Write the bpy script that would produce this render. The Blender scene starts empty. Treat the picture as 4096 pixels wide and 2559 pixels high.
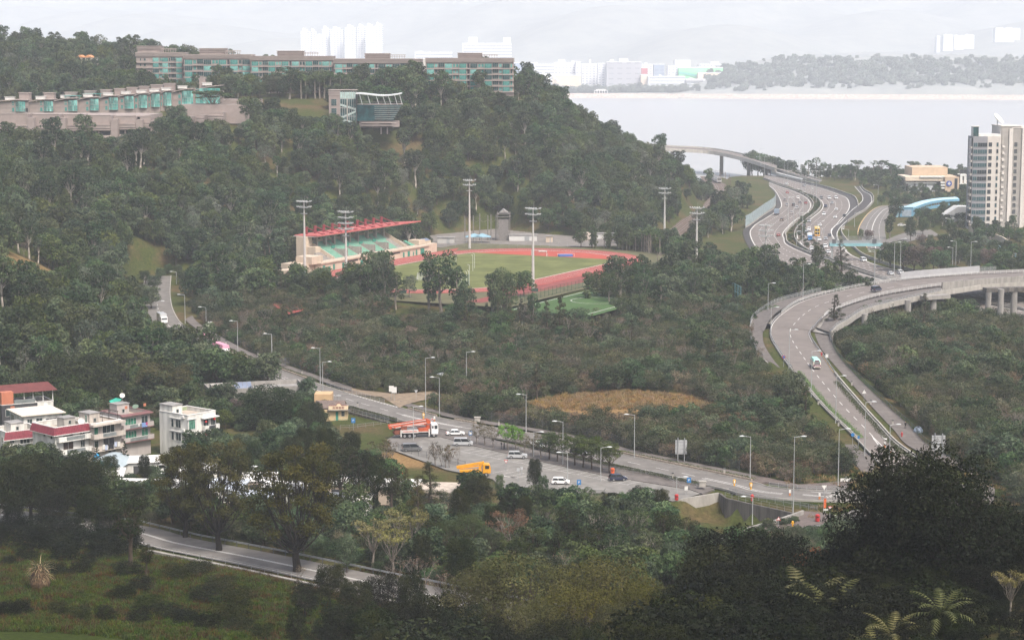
import math,random
import numpy as np
FPX=8000.;PITCH=math.atan((1279.5-228.5)/FPX);CAMZ=97.
CP,SP=math.cos(PITCH),math.sin(PITCH)
OX=(0,1000,2000,3000);OY=(0,640,1240,1860)
def S(rc,x,y):
 return(OX[rc%10]+x/2.16,OY[rc//10]+y/2.16)
def ray(p):
 x=(p[0]-2048)/FPX;y=-(p[1]-1279.5)/FPX
 return(x,CP+y*SP,-SP+y*CP)
def G(p,z):
 r=ray(p);t=(z-CAMZ)/r[2]
 return(r[0]*t,r[1]*t,z)
def AT(p,Y):
 r=ray(p);t=Y/r[1]
 return(r[0]*t,Y,CAMZ+r[2]*t)
def PX(X,Y,Z):
 d=Y*CP-(Z-CAMZ)*SP;u=Y*SP+(Z-CAMZ)*CP
 return(2048+FPX*X/d,1279.5-FPX*u/d)
import bpy,bmesh
from mathutils import Vector,Matrix,Euler
SC=bpy.context.scene
COL=SC.collection
R_=math.radians
random.seed(7);RNG=np.random.default_rng(11)
def T(t,x,y):
 """read-off position on one of the survey tiles -> full photo pixel"""
 if t=='a':return(3000+x/4.32,560+y/4.32)
 if t=='b':return(3000+x/4.32,850+y/4.32)
 if t=='c':return(3500+x/3.978,560+y/3.978)
 if t=='k':return(x*1.6926,y*1.6926)
 if t=='s':return(x,y)
 return S(t,x,y)
def V3(l,z=None):
 return[Vector(G(T(*p[:3]),p[3]if len(p)>3 else z))for p in l]
MATS={}
def M(name,col,rough=.8,metal=0.,var=.12,scale=.6,spec=.4,bump=0.,streak=0.,col2=None,detail=4.):
 if name in MATS:return MATS[name]
 m=bpy.data.materials.new(name);m.use_nodes=True
 nt=m.node_tree;b=nt.nodes['Principled BSDF']
 b.inputs['Roughness'].default_value=rough;b.inputs['Metallic'].default_value=metal
 b.inputs['Specular IOR Level'].default_value=spec
 c=(*col,1)
 if var<=0:b.inputs['Base Color'].default_value=c
 else:
  tc=nt.nodes.new('ShaderNodeTexCoord');n=nt.nodes.new('ShaderNodeTexNoise')
  n.inputs['Scale'].default_value=scale;n.inputs['Detail'].default_value=detail;n.inputs['Roughness'].default_value=.65
  mp=nt.nodes.new('ShaderNodeMapping');nt.links.new(tc.outputs['Object'],mp.inputs['Vector'])
  if streak:mp.inputs['Scale'].default_value=(1,1,streak)
  nt.links.new(mp.outputs['Vector'],n.inputs['Vector'])
  r=nt.nodes.new('ShaderNodeValToRGB')
  lo=[max(0,k*(1-var*1.6))for k in col];hi=[min(1,k*(1+var))for k in(col2 or col)]
  r.color_ramp.elements[0].position=.3;r.color_ramp.elements[1].position=.68
  r.color_ramp.elements[0].color=(*lo,1);r.color_ramp.elements[1].color=(*hi,1)
  nt.links.new(n.outputs['Fac'],r.inputs['Fac']);nt.links.new(r.outputs['Color'],b.inputs['Base Color'])
  if bump:
   bp=nt.nodes.new('ShaderNodeBump');bp.inputs['Strength'].default_value=bump
   nt.links.new(n.outputs['Fac'],bp.inputs['Height']);nt.links.new(bp.outputs['Normal'],b.inputs['Normal'])
 MATS[name]=m;return m
def lfm(name,cols,trans=.25,objvar=.35,huevar=.03,rough=.55):
 if name in MATS:return MATS[name]
 m=bpy.data.materials.new(name);m.use_nodes=True;nt=m.node_tree;N=nt.nodes;L=nt.links
 b=N['Principled BSDF'];b.inputs['Roughness'].default_value=rough;b.inputs['Specular IOR Level'].default_value=.12
 at=N.new('ShaderNodeAttribute');at.attribute_name='rnd'
 cr=N.new('ShaderNodeValToRGB')
 while len(cr.color_ramp.elements)<len(cols):cr.color_ramp.elements.new(.5)
 for i,c in enumerate(cols):
  e=cr.color_ramp.elements[i];e.position=i/(len(cols)-1);e.color=(*c,1)
 L.new(at.outputs['Fac'],cr.inputs['Fac'])
 oi=N.new('ShaderNodeObjectInfo')
 wn=N.new('ShaderNodeTexWhiteNoise');wn.noise_dimensions='1D';L.new(oi.outputs['Random'],wn.inputs['W'])
 sp=N.new('ShaderNodeSeparateColor');L.new(wn.outputs['Color'],sp.inputs['Color'])
 hs=N.new('ShaderNodeHueSaturation')
 def mr(src,lo,hi):
  k=N.new('ShaderNodeMapRange');k.inputs['To Min'].default_value=lo;k.inputs['To Max'].default_value=hi
  L.new(src,k.inputs['Value']);return k.outputs['Result']
 L.new(mr(sp.outputs[0],.5-huevar,.5+huevar),hs.inputs['Hue'])
 L.new(mr(sp.outputs[1],1-objvar,1+objvar),hs.inputs['Value'])
 L.new(mr(sp.outputs[2],.75,1.15),hs.inputs['Saturation'])
 L.new(cr.outputs['Color'],hs.inputs['Color']);L.new(hs.outputs['Color'],b.inputs['Base Color'])
 if trans:
  tr=N.new('ShaderNodeBsdfTranslucent');L.new(hs.outputs['Color'],tr.inputs['Color'])
  mx=N.new('ShaderNodeMixShader');mx.inputs['Fac'].default_value=trans
  L.new(b.outputs['BSDF'],mx.inputs[1]);L.new(tr.outputs['BSDF'],mx.inputs[2])
  L.new(mx.outputs['Shader'],N['Material Output'].inputs['Surface'])
 MATS[name]=m;return m
def gls(name,col,rough=.12,var=.3,spec=.6,scale=.35):
 return M(name,col,rough=rough,var=var,scale=scale,spec=spec)
def msm(name,col,op):
 """woven wire: mostly see-through sheet"""
 if name in MATS:return MATS[name]
 m=bpy.data.materials.new(name);m.use_nodes=True;nt=m.node_tree
 b=nt.nodes['Principled BSDF'];b.inputs['Base Color'].default_value=(*col,1);b.inputs['Roughness'].default_value=.6
 t=nt.nodes.new('ShaderNodeBsdfTransparent');mx=nt.nodes.new('ShaderNodeMixShader');mx.inputs['Fac'].default_value=op
 nt.links.new(t.outputs['BSDF'],mx.inputs[1]);nt.links.new(b.outputs['BSDF'],mx.inputs[2])
 nt.links.new(mx.outputs['Shader'],nt.nodes['Material Output'].inputs['Surface'])
 MATS[name]=m;return m
class MB:
 def __init__(s):s.v=[];s.f=[];s.m=[]
 def add(s,vs,fs,mi=0):
  o=len(s.v);s.v.extend([tuple(p)for p in vs])
  for f in fs:s.f.append(tuple(i+o for i in f));s.m.append(mi)
  return s
 def box(s,c,d,rz=0.,mi=0,ry=0.,rx=0.):
  x,y,z=d[0]/2,d[1]/2,d[2]/2
  vs=[Vector(p)for p in((-x,-y,-z),(x,-y,-z),(x,y,-z),(-x,y,-z),(-x,-y,z),(x,-y,z),(x,y,z),(-x,y,z))]
  if rz or ry or rx:
   R=Euler((rx,ry,rz)).to_matrix();vs=[R@p for p in vs]
  c=Vector(c)
  return s.add([p+c for p in vs],[(0,3,2,1),(4,5,6,7),(0,1,5,4),(1,2,6,5),(2,3,7,6),(3,0,4,7)],mi)
 def bx(s,x0,x1,y0,y1,z0,z1,mi=0):
  return s.box(((x0+x1)/2,(y0+y1)/2,(z0+z1)/2),(abs(x1-x0),abs(y1-y0),abs(z1-z0)),0,mi)
 def tube(s,p0,p1,r0,r1=None,n=6,mi=0,caps=True):
  p0=Vector(p0);p1=Vector(p1);r1=r0 if r1 is None else r1
  d=(p1-p0);
  if d.length<1e-6:return s
  d.normalize();a=d.orthogonal().normalized();b=d.cross(a)
  vs=[]
  for p,r in((p0,r0),(p1,r1)):
   for i in range(n):
    t=2*math.pi*i/n;vs.append(p+(a*math.cos(t)+b*math.sin(t))*r)
  fs=[(i,(i+1)%n,n+(i+1)%n,n+i)for i in range(n)]
  if caps:fs+=[tuple(range(n-1,-1,-1)),tuple(range(n,2*n))]
  return s.add(vs,fs,mi)
 def path(s,pts,rads,n=6,mi=0):
  for i in range(len(pts)-1):s.tube(pts[i],pts[i+1],rads[i],rads[i+1],n,mi,caps=(i==0 or i==len(pts)-2))
  return s
 def prism(s,poly,z0,z1,mi=0):
  n=len(poly)
  vs=[(p[0],p[1],z0)for p in poly]+[(p[0],p[1],z1)for p in poly]
  fs=[(i,(i+1)%n,n+(i+1)%n,n+i)for i in range(n)]+[tuple(range(n-1,-1,-1)),tuple(range(n,2*n))]
  return s.add(vs,fs,mi)
 def extr(s,prof,a0,a1,axis='y',mi=0,sc=None):
  """profile (u,z) extruded along an axis between a0 and a1"""
  n=len(prof)
  mk=(lambda u,z,a:(u,a,z))if axis=='y' else(lambda u,z,a:(a,u,z))
  vs=[mk(u,z,a0)for u,z in prof]+[mk(u,z,a1)for u,z in prof]
  fs=[(i,(i+1)%n,n+(i+1)%n,n+i)for i in range(n)]+[tuple(range(n-1,-1,-1)),tuple(range(n,2*n))]
  return s.add(vs,fs,mi)
 def lathe(s,prof,c=(0,0,0),n=12,mi=0,sx=1.,sy=1.):
  vs=[]
  for r,z in prof:
   for i in range(n):
    t=2*math.pi*i/n;vs.append((c[0]+r*math.cos(t)*sx,c[1]+r*math.sin(t)*sy,c[2]+z))
  fs=[]
  for k in range(len(prof)-1):
   for i in range(n):
    fs.append((k*n+i,k*n+(i+1)%n,(k+1)*n+(i+1)%n,(k+1)*n+i))
  fs.append(tuple(range(n-1,-1,-1)));fs.append(tuple(range((len(prof)-1)*n,len(prof)*n)))
  return s.add(vs,fs,mi)
 def quad(s,a,b,c,d,mi=0):return s.add([a,b,c,d],[(0,1,2,3)],mi)
 def wall(s,pts,h,t,mi=0,z0=0.):
  """upright wall of thickness t following 3-D points"""
  n=len(pts);vs=[];off=offs(pts)
  for p,o in zip(pts,off):
   for sg in(-.5,.5):
    for zz in(z0,h):vs.append((p[0]+o[0]*t*sg,p[1]+o[1]*t*sg,p[2]+zz))
  fs=[]
  for i in range(n-1):
   a=i*4;b=a+4
   fs+=[(a,b,b+1,a+1),(a+3,b+3,b+2,a+2),(a+1,b+1,b+3,a+3),(a+2,b+2,b,a)]
  fs+=[(0,1,3,2),(4*n-4,4*n-2,4*n-1,4*n-3)]
  return s.add(vs,fs,mi)
 def mesh(s,name,mats,smooth=False):
  me=bpy.data.meshes.new(name);me.from_pydata(s.v,[],s.f)
  if not isinstance(mats,(list,tuple)):mats=[mats]
  for m in mats:me.materials.append(m)
  if len(mats)>1:me.polygons.foreach_set('material_index',s.m)
  if smooth:me.polygons.foreach_set('use_smooth',[True]*len(me.polygons))
  me.update();return me
 def build(s,name,mats,parent=None,smooth=False,loc=None,rz=0.):
  return ob(name,s.mesh(name,mats,smooth),parent,loc,rz)
def bxs(name,boxes,mats,parent=None,**k):
 m=MB()
 for b in boxes:m.bx(*b)
 return m.build(name,mats,parent,**k)
def offs(pts):
 out=[]
 n=len(pts)
 for i in range(n):
  a=pts[max(0,i-1)];b=pts[min(n-1,i+1)]
  d=Vector((b[0]-a[0],b[1]-a[1]));
  d=d.normalized()if d.length>1e-9 else Vector((1,0))
  out.append((-d.y,d.x))
 return out
def ob(name,me,parent=None,loc=None,rz=0.):
 o=bpy.data.objects.new(name,me);COL.objects.link(o)
 if parent is not None:o.parent=parent
 if loc is not None:o.location=loc
 if rz:o.rotation_euler=(0,0,rz)
 return o
def tag(o,label=None,cat=None,group=None,kind=None):
 if label:o['label']=label
 if cat:o['category']=cat
 if group:o['group']=group
 if kind:o['kind']=kind
 return o
def thing(name,label,cat,loc=(0,0,0),rz=0.,group=None):
 return tag(ob(name,None,None,loc,rz),label,cat,group)
KIDS={}
def cpt(o,loc=None,rz=None,label=None,group=None,parent=None,scale=None):
 c=o.copy();COL.objects.link(c)
 if parent is not None:c.parent=parent
 for ch in list(o.children):cpt(ch,parent=c)
 if loc is not None:c.location=loc
 if rz is not None:c.rotation_euler=(0,0,rz)
 if label:c['label']=label
 if group:c['group']=group
 if scale:c.scale=(scale,)*3 if not isinstance(scale,tuple)else scale
 return c
def stc(name,mb,mats,smooth=False,label=None,cat=None):
 o=mb.build(name,mats,None,smooth);o['kind']='structure'
 tag(o,label,cat);return o
def crom(pts,sub=6):
 P=[Vector(p)for p in pts]
 if len(P)<3:
  return[P[0].lerp(P[1],i/sub)for i in range(sub+1)]
 out=[]
 for i in range(len(P)-1):
  p0=P[i-1]if i else P[0]*2-P[1];p1=P[i];p2=P[i+1];p3=P[i+2]if i+2<len(P)else P[-1]*2-P[-2]
  for k in range(sub):
   t=k/sub
   out.append(.5*((2*p1)+(p2-p0)*t+(2*p0-5*p1+4*p2-p3)*t*t+(3*p1-p0-3*p2+p3)*t**3))
 out.append(P[-1]);return out
def rsm(pts,step):
 P=[Vector(p)for p in pts];L=[0.]
 for i in range(1,len(P)):L.append(L[-1]+(P[i]-P[i-1]).length)
 n=max(1,int(round(L[-1]/step)));out=[];j=0
 for k in range(n+1):
  s=L[-1]*k/n
  while j<len(P)-2 and L[j+1]<s:j+=1
  d=L[j+1]-L[j];out.append(P[j].lerp(P[j+1],(s-L[j])/d if d else 0))
 return out
def shift(pts,d,dz=0.):
 return[Vector((p[0]+o[0]*d,p[1]+o[1]*d,p[2]+dz))for p,o in zip(pts,offs(pts))]
class Road:
 def __init__(s,L,R,sub=6):
  s.L=crom(L,sub);s.R=crom(R,sub);s.n=len(s.L)
 def at(s,f,dz=0.):
  return[a.lerp(b,f)+Vector((0,0,dz))for a,b in zip(s.L,s.R)]
 def mid(s):return s.at(.5)
def ribbon(mb,A,B,mi=0):
 n=len(A);vs=list(A)+list(B)
 fs=[]
 for i in range(n-1):
  q=(i,i+1,n+i+1,n+i)
  u=(vs[q[1]]-vs[q[0]]).cross(vs[q[2]]-vs[q[0]])
  fs.append(q if u.z>0 else q[::-1])
 return mb.add(vs,fs,mi)
def line(mb,pts,w,dash=None,gap=0,dz=.012,mi=0,off=0.):
 P=rsm(shift(pts,off)if off else pts,1. if dash is None or dash>=1.5 else .5)
 if dash is None:
  P=rsm(pts if not off else shift(pts,off),3.)
  ribbon(mb,shift(P,w/2,dz),shift(P,-w/2,dz),mi);return
 st=(P[1]-P[0]).length if len(P)>1 else 1;per=dash+gap;i=0;s=0.
 while True:
  a=int(s/st);b=int((s+dash)/st)
  if b>=len(P):break
  if b>a:
   Q=P[a:b+1];ribbon(mb,shift(Q,w/2,dz),shift(Q,-w/2,dz),mi)
  s+=per
def interp_at(pts,fr):
 P=rsm(pts,2.);return P[min(len(P)-1,int(fr*(len(P)-1)))]
def hnr(pts,p):
 b=min(range(len(pts)-1),key=lambda i:(Vector(pts[i][:2])-Vector(p[:2])).length_squared)
 d=pts[b+1]-pts[b];return math.atan2(d.y,d.x)
def z_near(pts,p):
 b=min(range(len(pts)),key=lambda i:(Vector(pts[i][:2])-Vector(p[:2])).length_squared)
 return pts[b].z
TH=R_(63.1);TC=Vector((-11.6,797.5,13.))
TD=Vector((math.cos(TH),math.sin(TH),0));TN=Vector((-TD.y,TD.x,0))
def TF(u,v,z=0.):return TC+TD*u+TN*v+Vector((0,0,z))
def TUV(x,y):
 q=(x-TC.x,y-TC.y);return q[0]*TD.x+q[1]*TD.y,q[0]*TN.x+q[1]*TN.y
ME=V3([(10,1475,1000,13.2),(10,1466,1130,11.5),(10,1475,1230,10.6),(10,1495,1300,9.9),(10,1550,1395,9.),(10,1650,1470,8.2),(20,1850,290,7.4),(20,2000,370,7.),(20,2330,490,6.5),(21,200,500,6.2),(21,600,640,5.8),(21,860,722,5.5),(21,1290,842,5.2),(21,1600,922,5.),(21,1940,988,5.),(22,400,1090,5.),(22,1030,1242,5.),(22,1300,1300,5.),(22,2160,1480,5.),(33,160,187,5.),(33,440,214,5.),(33,830,222,5.),(33,1300,215,5.)])
MW=9.6
ML=[Vector(p)for p in shift(crom(ME,1),-MW)]
MAIN=Road(ML,crom(ME,1),6)
VO=V3([(13,2367,972,16),(13,1950,990,16),(13,1650,1010,16),(13,1350,1037,16),(13,1080,1072,15.7),(13,740,1137,15.2),(13,450,1217,14.5),(13,290,1312,13.6),(13,200,1392,12.8),(23,170,170,11.9),(23,185,260,11),(23,290,425,9.8),(23,430,600,8.8),(23,640,845,7.4),(23,870,1065,6.3),(23,1130,1335,5.3),(33,1347,207,5.02),(33,1500,420,5.02),(33,1560,620,5.5)])
VI=V3([(13,2900,1010,16),(13,2367,1040,16),(13,1990,1062,16),(13,1650,1088,16),(13,1280,1142,15.6),(13,1000,1203,15.1),(13,760,1286,14.4),(13,660,1342,13.8),(13,560,1450,12.8),(23,525,190,11.9),(23,545,260,11),(23,650,410,9.8),(23,745,550,8.8),(23,950,790,7.4),(23,1140,1000,6.3),(23,1330,1190,5.3),(33,1790,150,5.02),(33,1930,300,5.02),(33,1960,520,5.5)])
VRD=Road(VO,VI,6)
HL=Road(V3([('a',330,800),('a',420,900),('a',452,1020),('a',452,1110),('a',425,1180),('a',300,1265),('a',100,1385),('a',-60,1490),(13,-60,640),(13,30,800),(13,300,960),(13,900,1140),(13,1600,1300),(13,2367,1420)],8.),V3([('a',330,730),('a',535,806),('a',765,882),('a',965,978),('a',1070,1085),('a',1062,1190),('a',985,1270),('a',790,1400),('b',612,335),('b',605,430),('b',742,600),(13,1000,990),(13,1900,1215),(13,2367,1305)],8.))
HRl=[('a',250,668),('a',560,783),('a',800,866),('a',1000,940),('a',1150,995),('a',1225,1055),('a',1252,1115),('a',1245,1165),('a',1195,1235),('a',1055,1348),('a',880,1490),('b',832,290),('b',800,365),('b',805,450),('b',860,530),('b',950,612),('b',1160,730),('b',1600,880),(13,1300,1060),(13,1900,1190),(13,2367,1290)]
HRr=[('a',250,606),('a',580,670),('a',850,740),('a',1080,792),('a',1300,852),('a',1560,944),('a',1690,1005),('a',1735,1130),('a',1700,1240),('a',1590,1370),('a',1480,1500),('b',1430,290),('b',1430,365),('b',1480,450),('b',1580,560),('b',1740,715),('b',1930,806),('b',2376,955),(13,1700,1050),(13,1950,1120),(13,2367,1185)]
HR=Road(V3(HRl,8.),V3(HRr,8.))
SLIP=Road(V3([('a',1800,800),('a',1870,880),('a',1930,960),('a',1935,1040),('a',1870,1115),('a',1735,1225),('a',1640,1330),('a',1540,1440),('b',1450,240),('b',1400,330),('b',1420,420),('b',1470,520),('b',1600,640)],7.99),V3([('a',1900,800),('a',1960,880),('a',2085,950),('a',2115,1040),('a',2080,1110),('a',1960,1220),('a',1835,1290),('a',1680,1400),('b',1590,230),('b',1525,320),('b',1510,400),('b',1545,500),('b',1680,660)],7.99))
FLY=Road(V3([(2,1100,1262,25),(2,1480,1292,22),(2,1800,1312,19.5),(2,2100,1372,16.5),(2,2376,1462,13.5),('a',400,500,11.5),('a',700,590,10),('a',960,672,8.8),('a',1200,735,8.1)]),V3([(2,1100,1238,25),(2,1480,1268,22),(2,1800,1286,19.5),(2,2100,1338,16.5),(2,2376,1415,13.5),('a',450,440,11.5),('a',760,545,10),('a',1010,632,8.8),('a',1240,705,8.1)]))
LOC=Road(V3([(13,1420,380),(13,1250,388),(13,1110,402),(13,1015,462),(13,945,560),(13,930,650),(13,1010,760)],8.),V3([(13,1440,420),(13,1290,425),(13,1225,445),(13,1178,520),(13,1165,600),(13,1175,680),(13,1160,770)],8.))
LOC2=Road(V3([(13,1175,690),(13,1300,640),(13,1420,612),(13,1560,600)],7.98),V3([(13,1180,770),(13,1340,715),(13,1480,680),(13,1640,650)],7.98))
LOC3=Road(V3([(13,1100,740),(13,1300,790),(13,1480,850),(13,1640,910),(13,1800,950)],7.98),V3([(13,1180,740),(13,1360,790),(13,1540,860),(13,1700,905),(13,1900,945)],7.98))
FGl=[(-140,398,8),(-105,386,8),(-74.5,372,8),(-62,361,8),(-45,349,8),(-24,333,8),(-2,317,8),(18,303,8),(45,287,9),(75,272,10)]
FGA=[Vector(p)for p in FGl];FG=Road(shift(FGA,-4.6),shift(FGA,4.6))
LL=Road(V3([(33,-300,640),(33,60,600),(33,400,575),(33,620,540),(33,900,500),(33,1150,420)],5.),V3([(33,-300,600),(33,100,575),(33,320,548),(33,480,515),(33,720,452),(33,900,380)],5.))
ROADS=[(MAIN,3.5,0,999),(VRD,3,54,999),(HL,2,0,999),(HR,2,0,999),(SLIP,2,0,999),(LOC,2,0,999),(LOC2,3,0,999),(LOC3,2,0,999),(FG,2.5,0,999),(LL,2,0,999)]
RAILC=crom(V3([(12,1815,140,10),(12,1850,178,10),(12,1915,215,10),(12,1940,262,10),(12,1920,318,10),(12,1850,390,10),(12,1740,470,10),(12,1620,560,10),(12,1500,660,9),(12,1400,760,8)]),6)
TPTS=[(-400,-200,190),(0,-200,180),(400,-200,190),(-400,-60,120),(400,-60,125),(0,-60,118),(-250,100,80),(300,100,75),(-200,0,100),(200,0,100),(0,0,92),(-40,50,75),(40,50,76),(-60,100,58),(0,100,57),(60,100,60),(-60,150,45),(0,150,41),(60,150,50),(-80,200,37),(-45,200,35),(-10,200,29),(25,200,33),(50,200,40),(80,200,45),(-110,250,32),(-70,250,26),(-30,242,25),(-12,250,14),(10,250,14),(30,250,24),(55,255,29),(85,250,36),(-80,300,18),(-55,300,18),(-38,300,17.5),(-20,298,10),(5,285,9),(30,290,14),(55,300,18),(80,300,22),(-120,350,16),(-85,345,11.5),(-52,336,10.2),(-30,322,9),(30,335,8),(55,345,9),(80,360,7),(-150,390,14),(-110,410,7),(-70,400,5),(-40,380,5),(0,350,6),(-200,430,20),(-140,450,6),(-110,460,4),(-80,450,4),(-50,450,4),(-20,440,4),(10,410,4),(40,400,5),(70,400,5),(110,400,6),(140,420,9),(-130,510,7),(-90,510,4.5),(-50,510,4),(-10,495,4),(40,440,4.6),(60,440,5),(100,450,5.5),(-170,560,34),(-140,590,22),(-120,610,9),(-100,570,7),(-220,620,48),(-170,660,34),(-140,690,15),(-120,720,12),(-230,760,49),(-185,770,38),(-150,780,28),(-128,790,17),(-60,590,6),(-20,560,5),(30,520,5),(70,470,5),(90,540,6),(130,520,7),(60,600,6),(0,620,6),(-50,650,8),(-90,680,9.5),(30,670,8),(80,680,8),(120,640,7),(170,560,7),(180,680,6),(220,760,7),(-60,720,12),(0,690,11.5),(-166,850,44),(-220,850,50),(-260,850,56),(-130,860,34),(-190,893,52),(-240,893,56),(-140,893,50),(-105,880,28),(-85,900,21),(-60,915,17),(-140,930,62),(-200,960,68),(-90,950,52),(-55,960,34),(-20,940,17),(-20,980,36),(-30,1020,60),(20,950,15),(30,985,27),(60,1000,18),(33,1060,48),(62,1100,32),(88,1080,14),(105,1000,11),(85,920,11),(75,850,11),(105,880,9.5),(70,770,11),(115,800,8),(-255,1000,67),(-190,1005,67),(-255,960,66),(-170,970,66),(-120,1040,74),(-200,1080,78),(-100,1080,78),(0,1080,78),(-40,1120,79),(20,1100,70),(45,1120,52),(70,1140,40),(95,1155,30),(112,1180,16),(-330,1000,76),(-380,1100,90),(-330,1240,101),(-250,1260,93),(-190,1280,84),(-260,1120,80),(-100,1200,70),(0,1200,50),(60,1220,25),(-100,1350,30),(0,1330,5),(-300,1400,60),(100,1290,6),(110,1350,0),(90,1450,-6),(130,1600,-6),(0,1500,-6),(170,1420,7),(200,1530,5),(225,1560,4),(240,1650,-5),(260,1780,-6),(280,1850,-6),(330,1560,4),(420,1570,4),(350,1660,-5),(480,1660,-5),(190,1650,-5),(230,1900,-6),(300,2000,-6),(420,1850,-6),(500,1950,-6),(150,1150,8),(200,1100,8),(250,1000,8),(300,1100,9),(350,1300,9),(250,1350,8),(300,1500,7),(250,850,7),(300,800,7),(420,1000,9)]  # rise behind the camera is out of view, added to darken the foreground
TPA=np.array(TPTS,float)
def _phi(r):return r*r*np.log(r+1e-6)
_S=200.
def _solve():
 P=TPA[:,:2]/_S;n=len(P)
 K=_phi(np.hypot(P[:,None,0]-P[None,:,0],P[:,None,1]-P[None,:,1]))+np.eye(n)*.002
 Q=np.c_[np.ones(n),P];A=np.zeros((n+3,n+3));A[:n,:n]=K;A[:n,n:]=Q;A[n:,:n]=Q.T
 return np.linalg.solve(A,np.r_[TPA[:,2],0,0,0])
_W=_solve()
_RS=[]
for rd,mg,i0,i1 in ROADS:
 m=rd.mid();n=len(m)
 for i in range(n-1):
  if not(i0<=i<i1):continue
  hw=(rd.L[i]-rd.R[i]).length/2
  k=max(1,int((m[i+1]-m[i]).length/4))
  for j in range(k):
   p=m[i].lerp(m[i+1],j/k);_RS.append((p.x,p.y,p.z,hw+mg))
for p in rsm(RAILC,4):_RS.append((p.x+2,p.y,p.z-.3,7))
_RS=np.array(_RS)
def _noise(x,y,s,seed=0.):
 return(np.sin(x/s+seed)*np.cos(y/s*1.13-seed*2)+.5*np.sin(x/s*2.3+y/s*1.7+seed*3)+.3*np.sin(y/s*4.1-x/s*3.1+seed))/1.8
CPK=[G(T(*p),4.55)[:2]for p in[(21,1190,1190),(21,1190,1120),(21,1400,1000),(21,1640,990),(22,230,1195),(22,900,1345),(22,1740,1512),(32,1820,225),(32,1500,310),(32,1000,270),(32,420,270),(32,60,290),(31,2050,170),(31,1750,70),(21,1350,1240)]]
YARD=[G(T(*p),13.)[:2]for p in[(11,1330,690),(11,1620,640),(11,2130,590),(12,60,600),(12,420,640),(12,1000,690),(12,1010,742),(12,720,748),(12,250,748),(11,2200,752),(11,1620,755),(11,1600,735)]]
pix=lambda l,z:[G(T(*p),z)[:2]for p in l]
GRAV=pix([(21,700,626),(21,850,722),(21,1290,842),(21,1350,812),(21,1640,742),(21,1600,700),(21,1250,722),(21,960,690)],5.4)
HALLF=pix([(21,780,1030),(21,840,850),(21,1230,960),(21,1280,1000),(21,1230,1120),(21,800,1110)],4.4)
PIT=pix([(32,1500,316),(32,1600,290),(32,1890,246),(32,1955,292),(33,0,342),(33,360,418),(33,240,456),(33,60,508),(33,-60,538),(32,1800,480),(32,1560,430)],5.)
def pds(P,x,y):
 ins=np.zeros(len(x),bool);d=np.full(len(x),1e9);n=len(P)
 for i in range(n):
  (ax,ay),(bx,by)=P[i],P[(i+1)%n];c=((ay>y)!=(by>y))&(x<(bx-ax)*(y-ay)/(by-ay+1e-12)+ax);ins^=c
  t=np.clip(((x-ax)*(bx-ax)+(y-ay)*(by-ay))/((bx-ax)**2+(by-ay)**2),0,1);d=np.minimum(d,np.hypot(x-ax-t*(bx-ax),y-ay-t*(by-ay)))
 return np.where(ins,0,d)
PLATES=[(YARD,12.75,14),(CPK,4.25,5),(GRAV,5.2,4),(HALLF,4.3,6),(PIT,0.,1.6)]
def terr(x,y):
 x=np.atleast_1d(np.asarray(x,float));y=np.atleast_1d(np.asarray(y,float))
 out=np.empty_like(x)
 for a in range(0,len(x),20000):
  xs=x[a:a+20000];ys=y[a:a+20000]
  xc=np.clip(xs,-420,520)/_S;yc=np.clip(ys,-220,2050)/_S
  r=np.hypot(xc[:,None]-TPA[None,:,0]/_S,yc[:,None]-TPA[None,:,1]/_S)
  z=_phi(r)@_W[:-3]+_W[-3]+xc*_W[-2]+yc*_W[-1]
  z=np.clip(z,-9,260)+_noise(xs,ys,9.,1.)*.5*(z>1)
  qx=xs-TC.x;qy=ys-TC.y;u=qx*TD.x+qy*TD.y;v=qx*TN.x+qy*TN.y
  d=np.hypot(np.maximum(np.abs(u)-52,0),np.maximum(np.abs(v-2)-12,0))-52
  w=np.clip(1-d/14,0,1);w=w*w*(3-2*w);z=z*(1-w)+12.9*w
  r2=(xs[:,None]-_RS[None,:,0])**2+(ys[:,None]-_RS[None,:,1])**2
  dd=np.sqrt(r2)-_RS[None,:,3];k=dd.argmin(1);d=dd[np.arange(len(xs)),k]
  w=np.clip(1-d/9.,0,1);w=w*w*(3-2*w);z=z*(1-w)+(_RS[k,2]-.35)*w
  for P,zp,fo in PLATES:
   d=pds(P,xs,ys);w=np.clip(1-d/fo,0,1);z=z*(1-w)+zp*w
  out[a:a+20000]=z
 return out
gx=np.r_[np.arange(-15000,-1500,1500),np.arange(-1500,-420,90),np.arange(-420,500,3.),np.arange(500,1500,90),np.arange(1500,15001,1500)]
gy=np.r_[np.arange(-800,120,20),np.arange(120,1340,3.),np.arange(1340,2100,10),np.arange(2100,3000,150),np.arange(3000,16001,1300)]
GXX,GYY=np.meshgrid(gx,gy)
GZ=terr(GXX.ravel(),GYY.ravel()).reshape(GXX.shape)
GZ=np.where(GYY>2080,-9.,GZ)
GZ=np.where((np.abs(GXX)>1500),-9.,GZ)
def gridmesh(name,XX,YY,ZZ,mat,smooth=True):
 ny,nx=XX.shape
 me=bpy.data.meshes.new(name);me.vertices.add(nx*ny)
 me.vertices.foreach_set('co',np.c_[XX.ravel(),YY.ravel(),ZZ.ravel()].astype(np.float32).ravel())
 idx=np.arange(nx*ny).reshape(ny,nx)
 q=np.stack([idx[:-1,:-1],idx[:-1,1:],idx[1:,1:],idx[1:,:-1]],-1).reshape(-1,4)
 me.loops.add(q.size);me.loops.foreach_set('vertex_index',q.ravel().astype(np.int32))
 me.polygons.add(len(q));me.polygons.foreach_set('loop_start',np.arange(0,q.size,4,dtype=np.int32))
 me.polygons.foreach_set('use_smooth',np.full(len(q),smooth));me.materials.append(mat);me.update(calc_edges=True);me.validate()
 return me
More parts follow.
